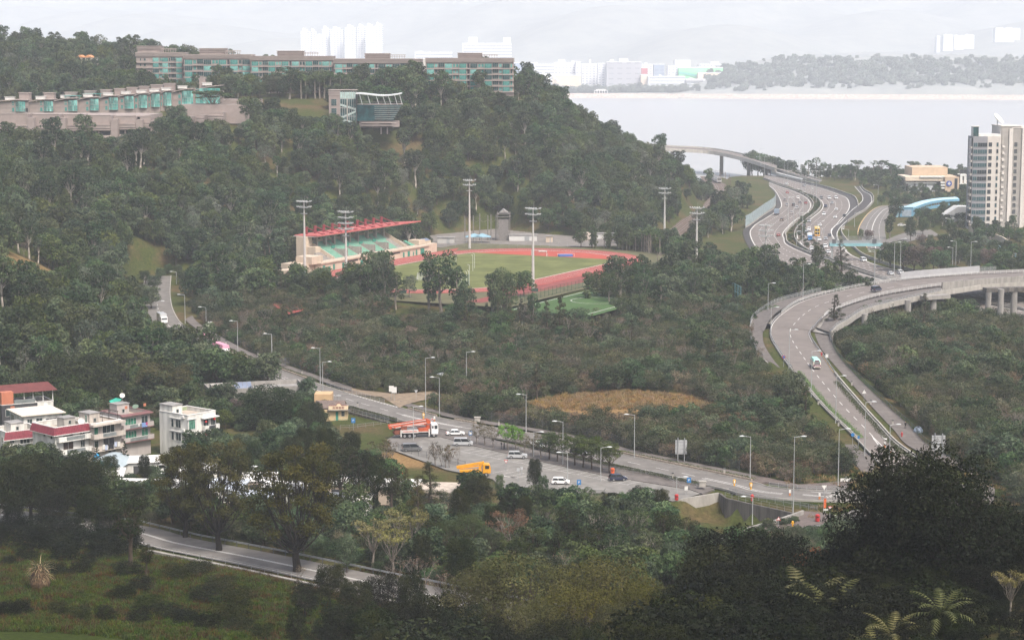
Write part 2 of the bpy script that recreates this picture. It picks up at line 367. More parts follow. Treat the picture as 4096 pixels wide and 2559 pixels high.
def TZ(x,y):
 """bilinear height of the finished ground"""
 i=int(np.clip(np.searchsorted(gx,x)-1,0,len(gx)-2));j=int(np.clip(np.searchsorted(gy,y)-1,0,len(gy)-2))
 a=(x-gx[i])/(gx[i+1]-gx[i]);b=(y-gy[j])/(gy[j+1]-gy[j])
 return float(GZ[j,i]*(1-a)*(1-b)+GZ[j,i+1]*a*(1-b)+GZ[j+1,i]*(1-a)*b+GZ[j+1,i+1]*a*b)
def HIT(p):
 """where the sight line through photo pixel p meets the ground"""
 r=ray(p);t=120.;prev=t
 while t<2500:
  x,y,z=r[0]*t,r[1]*t,CAMZ+r[2]*t
  if z<=TZ(x,y):
   lo,hi=prev,t
   for _ in range(12):
    m=(lo+hi)/2
    if CAMZ+r[2]*m<=TZ(r[0]*m,r[1]*m):hi=m
    else:lo=m
   return Vector((r[0]*hi,r[1]*hi,TZ(r[0]*hi,r[1]*hi)))
  prev=t;t+=3.
 return None
def ground_mat():
 m=bpy.data.materials.new('ground_cover');m.use_nodes=True;nt=m.node_tree;N=nt.nodes;L=nt.links;b=N['Principled BSDF']
 b.inputs['Roughness'].default_value=.95;b.inputs['Specular IOR Level'].default_value=.1
 g=N.new('ShaderNodeNewGeometry')
 def noise(s,d=5.,r=.6):
  n=N.new('ShaderNodeTexNoise');n.inputs['Scale'].default_value=s;n.inputs['Detail'].default_value=d;n.inputs['Roughness'].default_value=r
  L.new(g.outputs['Position'],n.inputs['Vector']);return n.outputs['Fac']
 def ramp(src,a,b_,ca,cb):
  r=N.new('ShaderNodeValToRGB');r.color_ramp.elements[0].position=a;r.color_ramp.elements[1].position=b_
  r.color_ramp.elements[0].color=(*ca,1);r.color_ramp.elements[1].color=(*cb,1);L.new(src,r.inputs['Fac']);return r.outputs['Color']
 def mix(f,a,c):
  k=N.new('ShaderNodeMix');k.data_type='RGBA';L.new(f,k.inputs['Factor']);L.new(a,k.inputs['A']);L.new(c,k.inputs['B']);return k.outputs['Result']
 A=ramp(noise(1.3),.35,.7,(.03,.04,.01),(.075,.085,.022))
 B=ramp(noise(.9),.3,.7,(.055,.038,.018),(.13,.095,.045))
 f=ramp(noise(.05,6.,.7),.47,.62,(0,0,0),(1,1,1))
 def attr(nm):
  a=N.new('ShaderNodeAttribute');a.attribute_name=nm;return a.outputs['Fac']
 C=ramp(noise(1.6,6.,.7),.3,.7,(.13,.07,.028),(.3,.2,.09))
 D=ramp(noise(1.1,6.,.7),.3,.72,(.016,.024,.002),(.042,.06,.006))
 L.new(mix(attr('dry'),mix(attr('lush'),mix(f,A,B),D),C),b.inputs['Base Color'])
 bp=N.new('ShaderNodeBump');bp.inputs['Strength'].default_value=.6;bp.inputs['Distance'].default_value=.4
 L.new(noise(2.2,6.,.7),bp.inputs['Height']);L.new(bp.outputs['Normal'],b.inputs['Normal'])
 return m
GM=ground_mat()
GME=gridmesh('ground',GXX,GYY,GZ,GM)
def gpt(attr,spots):
 w=np.zeros(GXX.shape)
 for(cx,cy,rx,ry,rot,s)in spots:
  a=(GXX-cx)*math.cos(rot)+(GYY-cy)*math.sin(rot);b=-(GXX-cx)*math.sin(rot)+(GYY-cy)*math.cos(rot)
  d=np.hypot(a/rx,b/ry)+.18*_noise(GXX,GYY,4.,cx)
  w=np.maximum(w,np.clip((1.12-d)/.3,0,1)*s)
 at=GME.attributes.new(attr,'FLOAT','POINT');at.data.foreach_set('value',w.ravel().astype(np.float32))
CLEAR=G(T(22,1010,850),5.)
SLP=HIT(T(10,360,1010));EB=G(T(21,1400,1290),4.3)
gpt('dry',[(CLEAR[0],CLEAR[1],27,24,.3,1),(27,322,13,9,.3,1),(-40,330,20,5,-.6,.7),(-18,290,7,30,.2,.85),(SLP.x,SLP.y,13,42,.2,.75),(150,470,20,26,0,.7),(EB[0],EB[1],13,8,-.45,1)])
gpt('lush',[(-70,262,72,62,-.2,1),(62,415,12,10,0,1),(-22,492,9,7,0,1),(120,440,14,20,0,.9),(62,350,26,10,0,.8)])
o=ob('ground',GME);o['kind']='structure';o['label']='grassy earth hillsides and valley floor under the trees';o['category']='ground'
def water_mat():
 m=bpy.data.materials.new('harbour_water_glare');m.use_nodes=True;nt=m.node_tree;b=nt.nodes['Principled BSDF']
 b.inputs['Base Color'].default_value=(.34,.34,.335,1);b.inputs['Roughness'].default_value=.3;b.inputs['IOR'].default_value=1.33  # light grey base colour stands in for bright glare on the water
 g=nt.nodes.new('ShaderNodeNewGeometry');mp=nt.nodes.new('ShaderNodeMapping');mp.inputs['Scale'].default_value=(.05,.15,.1)
 n=nt.nodes.new('ShaderNodeTexNoise');n.inputs['Scale'].default_value=1.;n.inputs['Detail'].default_value=6
 bp=nt.nodes.new('ShaderNodeBump');bp.inputs['Strength'].default_value=.25;bp.inputs['Distance'].default_value=.6
 nt.links.new(g.outputs['Position'],mp.inputs['Vector']);nt.links.new(mp.outputs['Vector'],n.inputs['Vector'])
 nt.links.new(n.outputs['Fac'],bp.inputs['Height']);nt.links.new(bp.outputs['Normal'],b.inputs['Normal'])
 return m
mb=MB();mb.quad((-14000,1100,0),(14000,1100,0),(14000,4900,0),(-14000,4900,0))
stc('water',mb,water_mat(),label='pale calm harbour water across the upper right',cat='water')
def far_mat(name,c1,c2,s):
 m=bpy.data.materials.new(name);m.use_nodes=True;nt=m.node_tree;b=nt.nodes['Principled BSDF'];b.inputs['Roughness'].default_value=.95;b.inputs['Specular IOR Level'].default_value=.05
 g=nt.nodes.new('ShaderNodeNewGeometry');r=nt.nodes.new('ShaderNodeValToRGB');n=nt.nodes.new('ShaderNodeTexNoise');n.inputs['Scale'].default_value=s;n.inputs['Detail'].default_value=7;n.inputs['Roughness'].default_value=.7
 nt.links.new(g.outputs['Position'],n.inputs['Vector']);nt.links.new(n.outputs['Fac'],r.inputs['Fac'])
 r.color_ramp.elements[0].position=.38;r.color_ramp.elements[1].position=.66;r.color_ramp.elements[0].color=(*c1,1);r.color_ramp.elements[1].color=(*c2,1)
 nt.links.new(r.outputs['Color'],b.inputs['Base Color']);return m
SHORE_Y=4800.
def shore_y(x):return SHORE_Y+40-.2*(x-150)
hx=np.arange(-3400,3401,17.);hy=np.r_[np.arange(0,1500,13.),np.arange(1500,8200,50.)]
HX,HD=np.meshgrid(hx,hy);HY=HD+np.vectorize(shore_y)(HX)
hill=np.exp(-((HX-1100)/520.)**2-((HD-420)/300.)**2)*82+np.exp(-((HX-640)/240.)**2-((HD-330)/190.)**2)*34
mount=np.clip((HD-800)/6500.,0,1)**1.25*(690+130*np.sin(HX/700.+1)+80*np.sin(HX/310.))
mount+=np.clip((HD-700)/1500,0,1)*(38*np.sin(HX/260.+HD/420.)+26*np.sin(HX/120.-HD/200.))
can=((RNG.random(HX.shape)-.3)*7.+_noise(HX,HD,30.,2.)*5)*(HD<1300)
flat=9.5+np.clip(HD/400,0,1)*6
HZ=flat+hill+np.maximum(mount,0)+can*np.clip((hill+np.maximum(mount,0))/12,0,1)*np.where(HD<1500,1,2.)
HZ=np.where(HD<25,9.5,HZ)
o=ob('hills',gridmesh('hills',HX,HY,HZ,far_mat('far_woodland_hazed',(.22,.235,.23),(.29,.3,.28),.012),True));o['kind']='structure';o['label']='hazy wooded mountains beyond the far shore';o['category']='hills'  # paler than real woodland: distance haze is mixed into the ramp colours
mb=MB();xs=np.arange(-900,2600,9.);rows=[]
for k,(dd,z)in enumerate(((-34,-1),(-24,1.5),(-14,5),(-5,9),(4,10.2),(20,9.3))):
 rows.append([Vector((x,shore_y(x)+dd+random.uniform(-1.5,1.5),z+random.uniform(-.7,.7)*(0<k<4)))for x in xs])
for a,b_ in zip(rows[:-1],rows[1:]):ribbon(mb,a,b_)
o=mb.build('sea_wall',M('sea_wall_stone',(.5,.4,.34),var=.5,scale=.25,detail=8));tag(o,'long sloping sea wall of pinkish stone along the far shore of the harbour','sea wall')
HAZE_SIG=.000135
mb=MB();mb.bx(-14500,14500,-850,14300,-10.5,1150)
hz=mb.build('haze',None);hz.data.materials.clear()
hm=bpy.data.materials.new('haze_air');hm.use_nodes=True;nt=hm.node_tree;nt.nodes.remove(nt.nodes['Principled BSDF'])
pv=nt.nodes.new('ShaderNodeVolumePrincipled');pv.inputs['Density'].default_value=HAZE_SIG;pv.inputs['Color'].default_value=(.86,.915,1.,1);pv.inputs['Anisotropy'].default_value=0.
nt.links.new(pv.outputs['Volume'],nt.nodes['Material Output'].inputs['Volume']);hz.data.materials.append(hm);tag(hz,'pale white haze thickening with distance','haze',kind='stuff');hz.display_type='WIRE'
W=bpy.data.worlds.new('World');SC.world=W;W.use_nodes=True;nt=W.node_tree
SUN_EL,SUN_AZ=56.,148.
sky=nt.nodes.new('ShaderNodeTexSky');sky.sky_type='NISHITA';sky.sun_disc=False;sky.sun_elevation=R_(SUN_EL);sky.sun_rotation=R_(SUN_AZ);sky.dust_density=6.;sky.air_density=1.;sky.ozone_density=1.
bg=nt.nodes['Background'];bg.inputs['Strength'].default_value=.07;nt.links.new(sky.outputs['Color'],bg.inputs['Color'])
sl=bpy.data.lights.new('sun','SUN');sl.energy=1.5;sl.angle=R_(14);sl.color=(1.,.95,.88)
so=ob('sun',sl);dirv=Vector((math.sin(R_(SUN_AZ))*math.cos(R_(SUN_EL)),math.cos(R_(SUN_AZ))*math.cos(R_(SUN_EL)),math.sin(R_(SUN_EL))))
so.rotation_euler=(-dirv).to_track_quat('-Z','Y').to_euler();so.location=(0,0,400)
cd=bpy.data.cameras.new('camera');cd.sensor_width=36.;cd.lens=FPX/4096*36.;cd.clip_start=.5;cd.clip_end=40000
co=ob('camera',cd);co.location=(0,0,CAMZ);co.rotation_euler=(math.pi/2-PITCH,0,0);SC.camera=co
SC.render.engine='CYCLES'
cy=SC.cycles;cy.max_bounces=5;cy.diffuse_bounces=2;cy.glossy_bounces=2;cy.transmission_bounces=2;cy.volume_bounces=1;cy.transparent_max_bounces=12
cy.use_denoising=True;cy.caustics_reflective=False;cy.caustics_refractive=False
vs=SC.view_settings;vs.view_transform='Standard';vs.look='None';vs.exposure=1.7;vs.gamma=1.
def leaves_mesh(name,C,Nn,rnd,size,asp,mats,extra=None):
 """many small leaf-sized rhombs; C centres, Nn normals"""
 n=len(C);up=RNG.normal(size=(n,3));Nn=Nn/(np.linalg.norm(Nn,axis=1,keepdims=True)+1e-9)
 A=np.cross(Nn,up);A/=(np.linalg.norm(A,axis=1,keepdims=True)+1e-9);B=np.cross(Nn,A)
 sz=size*RNG.uniform(.6,1.35,(n,1));bend=Nn*sz*.18
 V=np.empty((n,4,3));V[:,0]=C-A*sz;V[:,1]=C-B*sz*asp+bend;V[:,2]=C+A*sz;V[:,3]=C+B*sz*asp+bend
 V=V.reshape(-1,3);F=np.arange(4*n).reshape(n,4);mi=np.zeros(n,np.int32);rr=rnd
 if extra is not None and len(extra.v):
  ev=np.array(extra.v);o0=len(V);V=np.r_[V,ev]
 me=bpy.data.meshes.new(name)
 loops=F.ravel();starts=np.arange(0,4*n,4);
 if extra is not None and len(extra.v):
  el=np.concatenate([np.array(f)+o0 for f in extra.f]);es=np.cumsum([0]+[len(f)for f in extra.f])[:-1]+4*n
  loops=np.r_[loops,el];starts=np.r_[starts,es];mi=np.r_[mi,np.ones(len(extra.f),np.int32)];rr=np.r_[rnd,np.full(len(extra.f),.5)]
 me.vertices.add(len(V));me.vertices.foreach_set('co',V.astype(np.float32).ravel())
 me.loops.add(len(loops));me.loops.foreach_set('vertex_index',loops.astype(np.int32))
 me.polygons.add(len(starts));me.polygons.foreach_set('loop_start',starts.astype(np.int32))
 for m in mats:me.materials.append(m)
 if len(mats)>1:me.polygons.foreach_set('material_index',mi)
 a=me.attributes.new('rnd','FLOAT','FACE');a.data.foreach_set('value',np.clip(rr,0,1).astype(np.float32))
 me.update(calc_edges=True);return me
def clump_leaves(clumps,n,shell=.55,upb=.25):
 """points through the shells of several ellipsoid clumps"""
 cl=np.array([(c[0],c[1],c[2],r[0],r[1],r[2])for c,r in clumps]);k=len(cl)
 wt=(cl[:,3]*cl[:,5]);wt=wt/wt.sum();ci=RNG.choice(k,n,p=wt)
 d=RNG.normal(size=(n,3));d/=np.linalg.norm(d,axis=1,keepdims=True)
 flip=(d[:,2]<0)&(RNG.random(n)<.45);d[flip,2]*=-1
 rad=shell+(1.06-shell)*RNG.random(n)**.6
 C=cl[ci,:3]+d*cl[ci,3:]*rad[:,None]
 Nn=d*.8+RNG.normal(size=(n,3))*.55;Nn[:,2]+=upb
 base=RNG.random(k);rnd=base[ci]*.55+RNG.random(n)*.45
 return C,Nn,rnd
BARK=M('bark_brown',(.085,.062,.045),rough=.95,var=.4,scale=2.,streak=.3)
BARKP=M('bark_pale',(.36,.32,.27),rough=.9,var=.35,scale=2.,streak=.3)
BARKD=M('bark_dark',(.03,.024,.02),rough=.95,var=.4,scale=2.,streak=.3)
BARKG=M('bark_grey',(.22,.19,.16),rough=.9,var=.35,scale=2.,streak=.3)
LM=dict(forest=lfm('leaf_forest',[(.018,.036,.016),(.048,.078,.032),(.115,.15,.072)],objvar=.42,huevar=.03),olive=lfm('leaf_olive',[(.024,.04,.013),(.056,.08,.025),(.12,.142,.054)],objvar=.35,huevar=.025),scrub=lfm('leaf_scrub',[(.028,.04,.017),(.068,.08,.036),(.145,.13,.075)],objvar=.35,huevar=.03),brown=lfm('leaf_brown',[(.075,.054,.034),(.15,.105,.066),(.22,.165,.11)],objvar=.3,huevar=.02),dry=lfm('leaf_dry',[(.16,.095,.035),(.27,.175,.07),(.37,.27,.13)],objvar=.2,huevar=.02),street=lfm('leaf_street',[(.026,.042,.01),(.055,.08,.018),(.1,.12,.03)],objvar=.2,huevar=.02),bright=lfm('leaf_bright',[(.06,.13,.02),(.13,.24,.045),(.2,.32,.08)],objvar=.1,huevar=.01),fore=lfm('leaf_fore',[(.007,.012,.002),(.019,.027,.004),(.046,.047,.01)],objvar=.22,huevar=.025,rough=.6),camphor=lfm('leaf_camphor',[(.022,.026,.004),(.056,.056,.011),(.115,.095,.026)],objvar=.15,huevar=.015,rough=.6),dark=lfm('leaf_dark_shaded',[(.002,.004,.001),(.006,.009,.002),(.017,.022,.005)],objvar=.35,huevar=.03,rough=.65,trans=.12),golden=lfm('leaf_golden',[(.03,.034,.004),(.075,.075,.01),(.12,.11,.02)],objvar=.2,huevar=.015),rust=lfm('leaf_rust',[(.07,.028,.008),(.14,.06,.015),(.2,.1,.03)],objvar=.2,huevar=.02),palm=lfm('leaf_palm',[(.03,.055,.014),(.06,.095,.026),(.1,.14,.045)],objvar=.2,huevar=.02),yellow=lfm('leaf_yellow',[(.1,.095,.02),(.19,.17,.04),(.27,.24,.08)],objvar=.15,huevar=.015),pink=lfm('leaf_pink',[(.05,.045,.03),(.1,.07,.055),(.17,.11,.1)],objvar=.2,huevar=.02))  # dark entry is near-black: shade of the near slope is put into its colour
def limb(mb,a,b,r0,r1,sag=0.,n=5,seg=3,wob=.12):
 a=Vector(a);b=Vector(b);L=(b-a).length;pts=[]
 for i in range(seg+1):
  t=i/seg;p=a.lerp(b,t);p.z+=math.sin(t*math.pi)*sag*L
  if 0<i<seg:p+=Vector((random.uniform(-1,1),random.uniform(-1,1),random.uniform(-.5,.5)))*L*wob*.5
  pts.append(p)
 mb.path(pts,[r0+(r1-r0)*i/seg for i in range(seg+1)],n)
 return pts
def mtr(name,h,bole,cr,nclump,clr,nleaf,leaf,asp,mat,bark,seed,flat=.75,shape='dome',fork=None,sub=2,trunk_r=None,low=None,upb=.25,shell=.5,combined=False,tn=7):
 random.seed(seed);tr=MB();cl=[];r0=trunk_r or h*.022
 ch=h-bole if low is None else h-low
 cz0=h-ch
 for i in range(nclump):
  g=i*2.39996+seed;t=(i+.5)/nclump
  if shape=='dome':
   zz=cz0+ch*(.22+.66*t);rr=cr*math.sqrt(max(.02,1-((zz-cz0-ch*.3)/(ch*.72))**2))*random.uniform(.45,.9)
  elif shape=='cone':
   zz=cz0+ch*(.08+.86*t);rr=cr*(1-t)**.8*random.uniform(.5,.95)
  elif shape=='column':
   zz=cz0+ch*(.08+.84*t);rr=cr*(.55+.45*math.sin(math.pi*min(1,t*.9+.1)))*random.uniform(.2,.8)
  elif shape=='vase':
   zz=cz0+ch*(.15+.75*t);rr=cr*(.45+.5*math.sin(math.pi*(.15+.62*t)))*random.uniform(.45,1.)
  elif shape=='umbrella':
   zz=h-ch*.28*random.uniform(.4,1.5);rr=cr*math.sqrt(t)*random.uniform(.8,1.)
  s=clr*random.uniform(.7,1.3)*((1-.55*t)if shape=='cone' else 1)
  cl.append((Vector((math.cos(g)*rr,math.sin(g)*rr,min(zz,h-s*flat*.9))),(s,s,s*flat)))
 lean=Vector((random.uniform(-.03,.03)*h,random.uniform(-.03,.03)*h,0))
 top=Vector((0,0,bole if shape in('dome','vase','umbrella')else h*.9))+lean
 limb(tr,(0,0,-.6),top,r0*1.25,r0*(.75 if shape in('dome','vase','umbrella')else .25),n=tn,wob=.06)
 for c,r in cl:
  if shape in('dome','vase','umbrella'):
   st=Vector((0,0,bole*random.uniform(.72,1.)))+lean*.9
  else:
   st=Vector((0,0,max(.3,c.z-abs(c.x)*.3-.4)))+lean*(c.z/h)
  e=c-Vector((0,0,r[2]*.35))
  k=limb(tr,st,e,r0*.42*min(1,(16/nclump)**.5),r0*.11*min(1,(16/nclump)**.5),sag=-.1 if shape!='umbrella' else .05,n=4)
  for _ in range(sub):
   m=k[2];q=c+Vector((random.uniform(-1,1)*r[0],random.uniform(-1,1)*r[1],random.uniform(-.3,.8)*r[2]))*.85
   limb(tr,m,q,r0*.16,r0*.05,n=3,seg=2)
 C,Nn,rnd=clump_leaves(cl,nleaf,shell,upb)
 random.seed(seed*7+1)
 if combined:return leaves_mesh(name,C,Nn,rnd,leaf,asp,[mat,bark],tr)
 return tr.mesh('trunk',bark),leaves_mesh('crown',C,Nn,rnd,leaf,asp,[mat])
def bare_tree(name,h,seed,bark,leafm=None,nleaf=150,leaf=.1):
 random.seed(seed);tr=MB();tips=[]
 def grow(p,d,L,r,k):
  q=p+d*L;limb(tr,p,q,r,r*.6,n=4 if k>2 else 3,seg=2,wob=.2)
  if k==0:tips.append(q);return
  for _ in range(random.choice((2,3,3))):
   nd=(d+Vector((random.uniform(-1,1),random.uniform(-1,1),random.uniform(-.25,.6)))*.75).normalized()
   grow(q,nd,L*random.uniform(.6,.8),r*.58,k-1)
 grow(Vector((0,0,-.4)),Vector((0,0,1)),h*.33,h*.018,4)
 tp=np.array([tuple(t)for t in tips]);C=tp[RNG.integers(0,len(tp),nleaf)]+RNG.normal(size=(nleaf,3))*h*.035
 return leaves_mesh(name,C,RNG.normal(size=(nleaf,3)),RNG.random(nleaf),leaf,.5,[leafm or LM['brown'],bark],tr)
def frond_mb(mb,base,az,el,L,w,droop,nl=14,mi=0,fan=False):
 """one feather frond: midrib and leaflets"""
 d=Vector((math.cos(az),math.sin(az),0));side=Vector((-d.y,d.x,0));pts=[]
 for i in range(nl+1):
  t=i/nl;a=el-droop*t*t
  if i==0:p=Vector(base)
  else:p=pts[-1]+(d*math.cos(a)+Vector((0,0,1))*math.sin(a))*(L/nl)
  pts.append(p)
 for i in range(1,nl):
  t=i/nl;ll=w*math.sin(math.pi*min(1,.12+t*.9))**.7
  f=(pts[i+1]-pts[i]).normalized();wd=L/nl*.4
  for s in(-1,1):
   tip=pts[i]+side*s*ll*.86+f*ll*.5+Vector((0,0,-.28*ll))
   mb.add([pts[i]-f*wd,pts[i]+f*wd,tip],[(0,1,2)],mi)
 return pts
def palm(name,h,nf,L,w,seed,bark=BARKG,mat=None,fan=False,skirt=False):
 random.seed(seed);tr=MB();fr=MB();k=6
 lean=Vector((random.uniform(-.02,.02)*h,random.uniform(-.02,.02)*h,0));tp=Vector((0,0,h-L*.35))+lean
 limb(tr,(0,0,-.4),tp,h*.026+.06,h*.018+.04,n=8,seg=4,wob=.01)
 for i in range(nf):
  az=i*2.39996;t=i/nf
  if fan:
   el=1.3-2.*t;d=Vector((math.cos(az)*math.cos(el),math.sin(az)*math.cos(el),math.sin(el)));c=tp+d*L*.5
   fr.tube(tp,c,.03,.02,3)
   a=d.orthogonal().normalized();b=d.cross(a)
   for q in range(9):
    ph=(q-4)*.32;e=c+(d*math.cos(ph)+a*math.sin(ph))*L*.5+Vector((0,0,-.12*L));m=c+(d*math.cos(ph+.14)+a*math.sin(ph+.14))*L*.25
    fr.add([c,m,e],[(0,1,2)])
  else:frond_mb(fr,tp,az,1.25-1.25*t+random.uniform(-.1,.1),L*random.uniform(.85,1.1),w,1.2+.5*t)
 me=fr.mesh('crown',mat or LM['palm']);a=me.attributes.new('rnd','FLOAT','FACE');a.data.foreach_set('value',RNG.random(len(me.polygons)).astype(np.float32))
 return tr.mesh('trunk',bark),me
def merge_two(name,tm,cm):
 """trunk and crown meshes as one mesh (for trees of a few pixels)"""
 bm=bmesh.new();me=bpy.data.meshes.new(name)
 bm.from_mesh(cm);n=len(bm.faces);bm.from_mesh(tm);bm.faces.ensure_lookup_table()
 lay=bm.faces.layers.float.get('rnd')
 for f in bm.faces[n:]:f.material_index=1
 bm.to_mesh(me);bm.free();me.materials.append(cm.materials[0]);me.materials.append(tm.materials[0]);return me
PR={}
PR['dome']=[mtr('tree',9,3.,3.7,13,1.55,1700,.34,.55,LM['forest'],BARK,100+i,combined=True,low=1.5,tn=5)for i in range(4)]
PR['billow']=[mtr('tree',9,3.,3.9,22,1.25,1900,.3,.55,LM['olive'],BARK,120+i,combined=True,low=1.,tn=5,flat=.85)for i in range(3)]
PR['tall']=[mtr('tree',13,6.5,2.9,11,1.25,1100,.34,.5,LM['forest'],BARKP,140+i,combined=True,shape='vase',tn=5)for i in range(3)]
PR['column']=[mtr('tree',11,2.,1.7,12,1.,1200,.3,.5,LM['forest'],BARK,160+i,combined=True,shape='column',low=.6,tn=5)for i in range(2)]
PR['shrub']=[mtr('shrub',4.2,1.,2.3,12,1.,1300,.17,.4,LM['scrub'],BARKG,180+i,combined=True,shape='vase',low=.3,tn=4,shell=.2)for i in range(4)]
PR['brush']=[mtr('shrub',3.4,.8,2.,11,.9,800,.15,.4,LM['brown'],BARKG,200+i,combined=True,shape='vase',low=.2,tn=4,shell=.1)for i in range(3)]
PR['bush']=[mtr('shrub',3.2,.6,2.1,12,.95,1300,.18,.5,LM['forest'],BARK,220+i,combined=True,low=.1,tn=4)for i in range(3)]
PR['spire']=[mtr('tree',8,1.,1.6,13,.75,1200,.2,.35,LM['scrub'],BARK,240+i,combined=True,shape='cone',low=.4,tn=4,shell=.2)for i in range(3)]
PR['mid']=[mtr('tree',5.6,1.4,2.5,13,1.05,1500,.22,.5,LM['forest'],BARK,230+i,combined=True,low=.4,tn=4)for i in range(3)]
PR['bare']=[bare_tree('tree',6.5,260+i,BARKG)for i in range(3)]
PR['pale']=[mtr('tree',9,3.5,3.4,14,1.25,1400,.26,.45,lfm('leaf_sage',[(.05,.065,.04),(.1,.12,.08),(.17,.19,.14)]),BARKP,280+i,combined=True,low=1,tn=5)for i in range(2)]
PP={}
PP['lace']=mtr('x',12,6,3.2,14,1.15,1500,.26,.5,LM['forest'],BARKG,301,shape='vase',low=4.2)
PP['lace2']=mtr('x',12,5,2.6,15,1.,1400,.26,.5,LM['forest'],BARKG,302,shape='column',low=3.)
PP['round']=mtr('x',10,3,4.,18,1.5,3000,.26,.5,LM['forest'],BARK,303,low=1.6)
PP['street']=mtr('x',6.2,2.3,2.5,15,.85,1900,.14,.5,LM['street'],BARK,304,shape='dome',low=2.2,flat=.65,shell=.3)
PP['thin']=mtr('x',6.2,2.3,2.2,14,.7,650,.14,.5,lfm('leaf_rusty_olive',[(.05,.045,.016),(.1,.075,.03),(.15,.11,.05)]),BARKG,305,shape='vase',low=2.2,shell=.2)
PP['lime']=mtr('x',6.6,2.3,2.6,15,.85,1500,.16,.5,LM['bright'],BARKG,306,shape='dome',low=2.2,flat=.7,shell=.3)
PP['camphor']=mtr('x',18,3.6,7.2,36,1.6,14000,.19,.45,LM['camphor'],BARKD,310,shape='dome',sub=3,trunk_r=.55,low=2.6,shell=.1,tn=10,flat=.65)
PP['camphor2']=mtr('x',18,4.,6.4,32,1.55,12000,.19,.45,LM['camphor'],BARKD,311,shape='dome',sub=3,trunk_r=.5,low=3.,shell=.1,tn=10,flat=.65)
PP['big']=mtr('x',14,4,5.4,38,1.7,12000,.19,.5,LM['fore'],BARKD,312,sub=3,low=1.5,shell=.45,tn=8)
PP['banyan']=mtr('x',13,3,8.2,54,2.,15000,.22,.5,lfm('leaf_banyan',[(.01,.018,.007),(.026,.04,.014),(.055,.075,.026)],objvar=.1),BARKD,313,sub=3,low=-2.,shell=.5,tn=8,flat=.7)
PP['mango']=mtr('x',12,3,8.,56,1.7,14000,.2,.5,lfm('leaf_mango',[(.028,.03,.006),(.062,.058,.012),(.1,.085,.022)],objvar=.1),BARKD,314,sub=3,low=-1.2,shell=.5,tn=8,flat=.65)
PP['dark']=mtr('x',14,5,6.2,46,1.55,14000,.15,.45,LM['dark'],BARKD,315,sub=3,low=1.,shell=.4,tn=8)
PP['dark2']=mtr('x',12,4,4.6,36,1.3,10000,.14,.45,LM['dark'],BARKD,316,sub=3,low=.6,shell=.4,tn=8)
PP['gold']=mtr('x',12,5,4.6,34,1.35,13000,.12,.4,LM['golden'],BARK,317,sub=2,low=3.,shell=.62,tn=7,flat=.72,upb=.5)
PP['slim']=mtr('x',12,5.5,2.4,17,.95,3000,.16,.45,LM['fore'],BARK,318,shape='vase',low=4.,shell=.3,sub=3)
PP['slimp']=mtr('x',11,5.5,2.6,17,.95,2600,.17,.45,LM['olive'],BARKP,319,shape='vase',low=4.5,shell=.3,sub=3)
PP['feather']=mtr('x',12,3,3.4,26,1.15,6000,.2,.16,lfm('leaf_feather',[(.025,.03,.006),(.06,.062,.014),(.11,.095,.03)]),BARK,320,shape='cone',low=2.,shell=.1)
PP['pine']=mtr('x',12,6,3.,18,1.15,7000,.17,.13,lfm('leaf_pine',[(.01,.02,.004),(.026,.042,.01),(.05,.07,.02)]),BARK,321,shape='dome',low=6.,shell=.3)
PP['fbush']=mtr('x',3.4,.7,2.4,16,.95,3200,.12,.45,LM['fore'],BARKD,322,low=.1,sub=2)
PP['dbush']=mtr('x',4.,.8,2.8,18,1.05,3800,.12,.45,LM['dark'],BARKD,323,low=.1,sub=2)
PP['rust']=mtr('x',9,3.5,3.2,18,.95,1500,.16,.45,LM['rust'],BARKG,324,shape='vase',low=3.6,shell=.1,sub=4)
PP['yell']=mtr('x',9,3.5,3.2,18,.9,1300,.16,.45,LM['yellow'],BARKG,325,shape='umbrella',low=3.6,shell=.1,sub=4)
PP['norf']=mtr('x',11,1,2.1,30,.55,3600,.16,.3,lfm('leaf_norfolk',[(.008,.018,.008),(.02,.036,.016),(.04,.06,.03)]),BARK,326,shape='cone',low=.6,shell=.2,flat=.5,sub=1)
PP['pinkt']=mtr('x',8,2.5,3.4,18,1.2,2200,.22,.5,LM['pink'],BARK,327,low=1.2)
PP['casu']=mtr('x',12,1,2.9,30,.8,3400,.24,.14,lfm('leaf_casuarina',[(.024,.03,.016),(.05,.056,.032),(.085,.085,.055)]),BARK,328,shape='cone',low=1.2,shell=.1)
PP['terminalia']=mtr('x',11,5,3.6,20,.9,1700,.26,.5,LM['forest'],BARKG,329,shape='umbrella',low=4,flat=.35,shell=.3)
PP['royal']=palm('x',9,12,3.2,.8,330)
PP['royal2']=palm('x',8,11,2.8,.75,331)
PP['fan']=palm('x',10,26,2.6,.8,332,fan=True)
PP['bigpalm']=palm('x',6.5,13,5.2,.95,333,bark=BARKD,mat=lfm('leaf_bigpalm',[(.05,.055,.012),(.1,.1,.028),(.15,.15,.05)]))
def ppr(key,X,Y,z,h=None,wide=1.,rz=None,name='tree',label=None,cat='tree',group=None):
 """one tree: an Empty at the foot with trunk and crown"""
 name=KIND.get(key,name)if name=='tree' else name
 tm,cm=PP[key];ph=max(v.co.z for v in cm.vertices)if key not in PH else PH[key];PH[key]=ph
 s=(h/ph)if h else 1.
 o=thing(name,label,cat,(X,Y,z),random.uniform(0,6.28)if rz is None else rz,group);o.scale=(s*wide,s*wide,s)
 ob('trunk',tm,o);ob('crown',cm,o);return o
PH={}
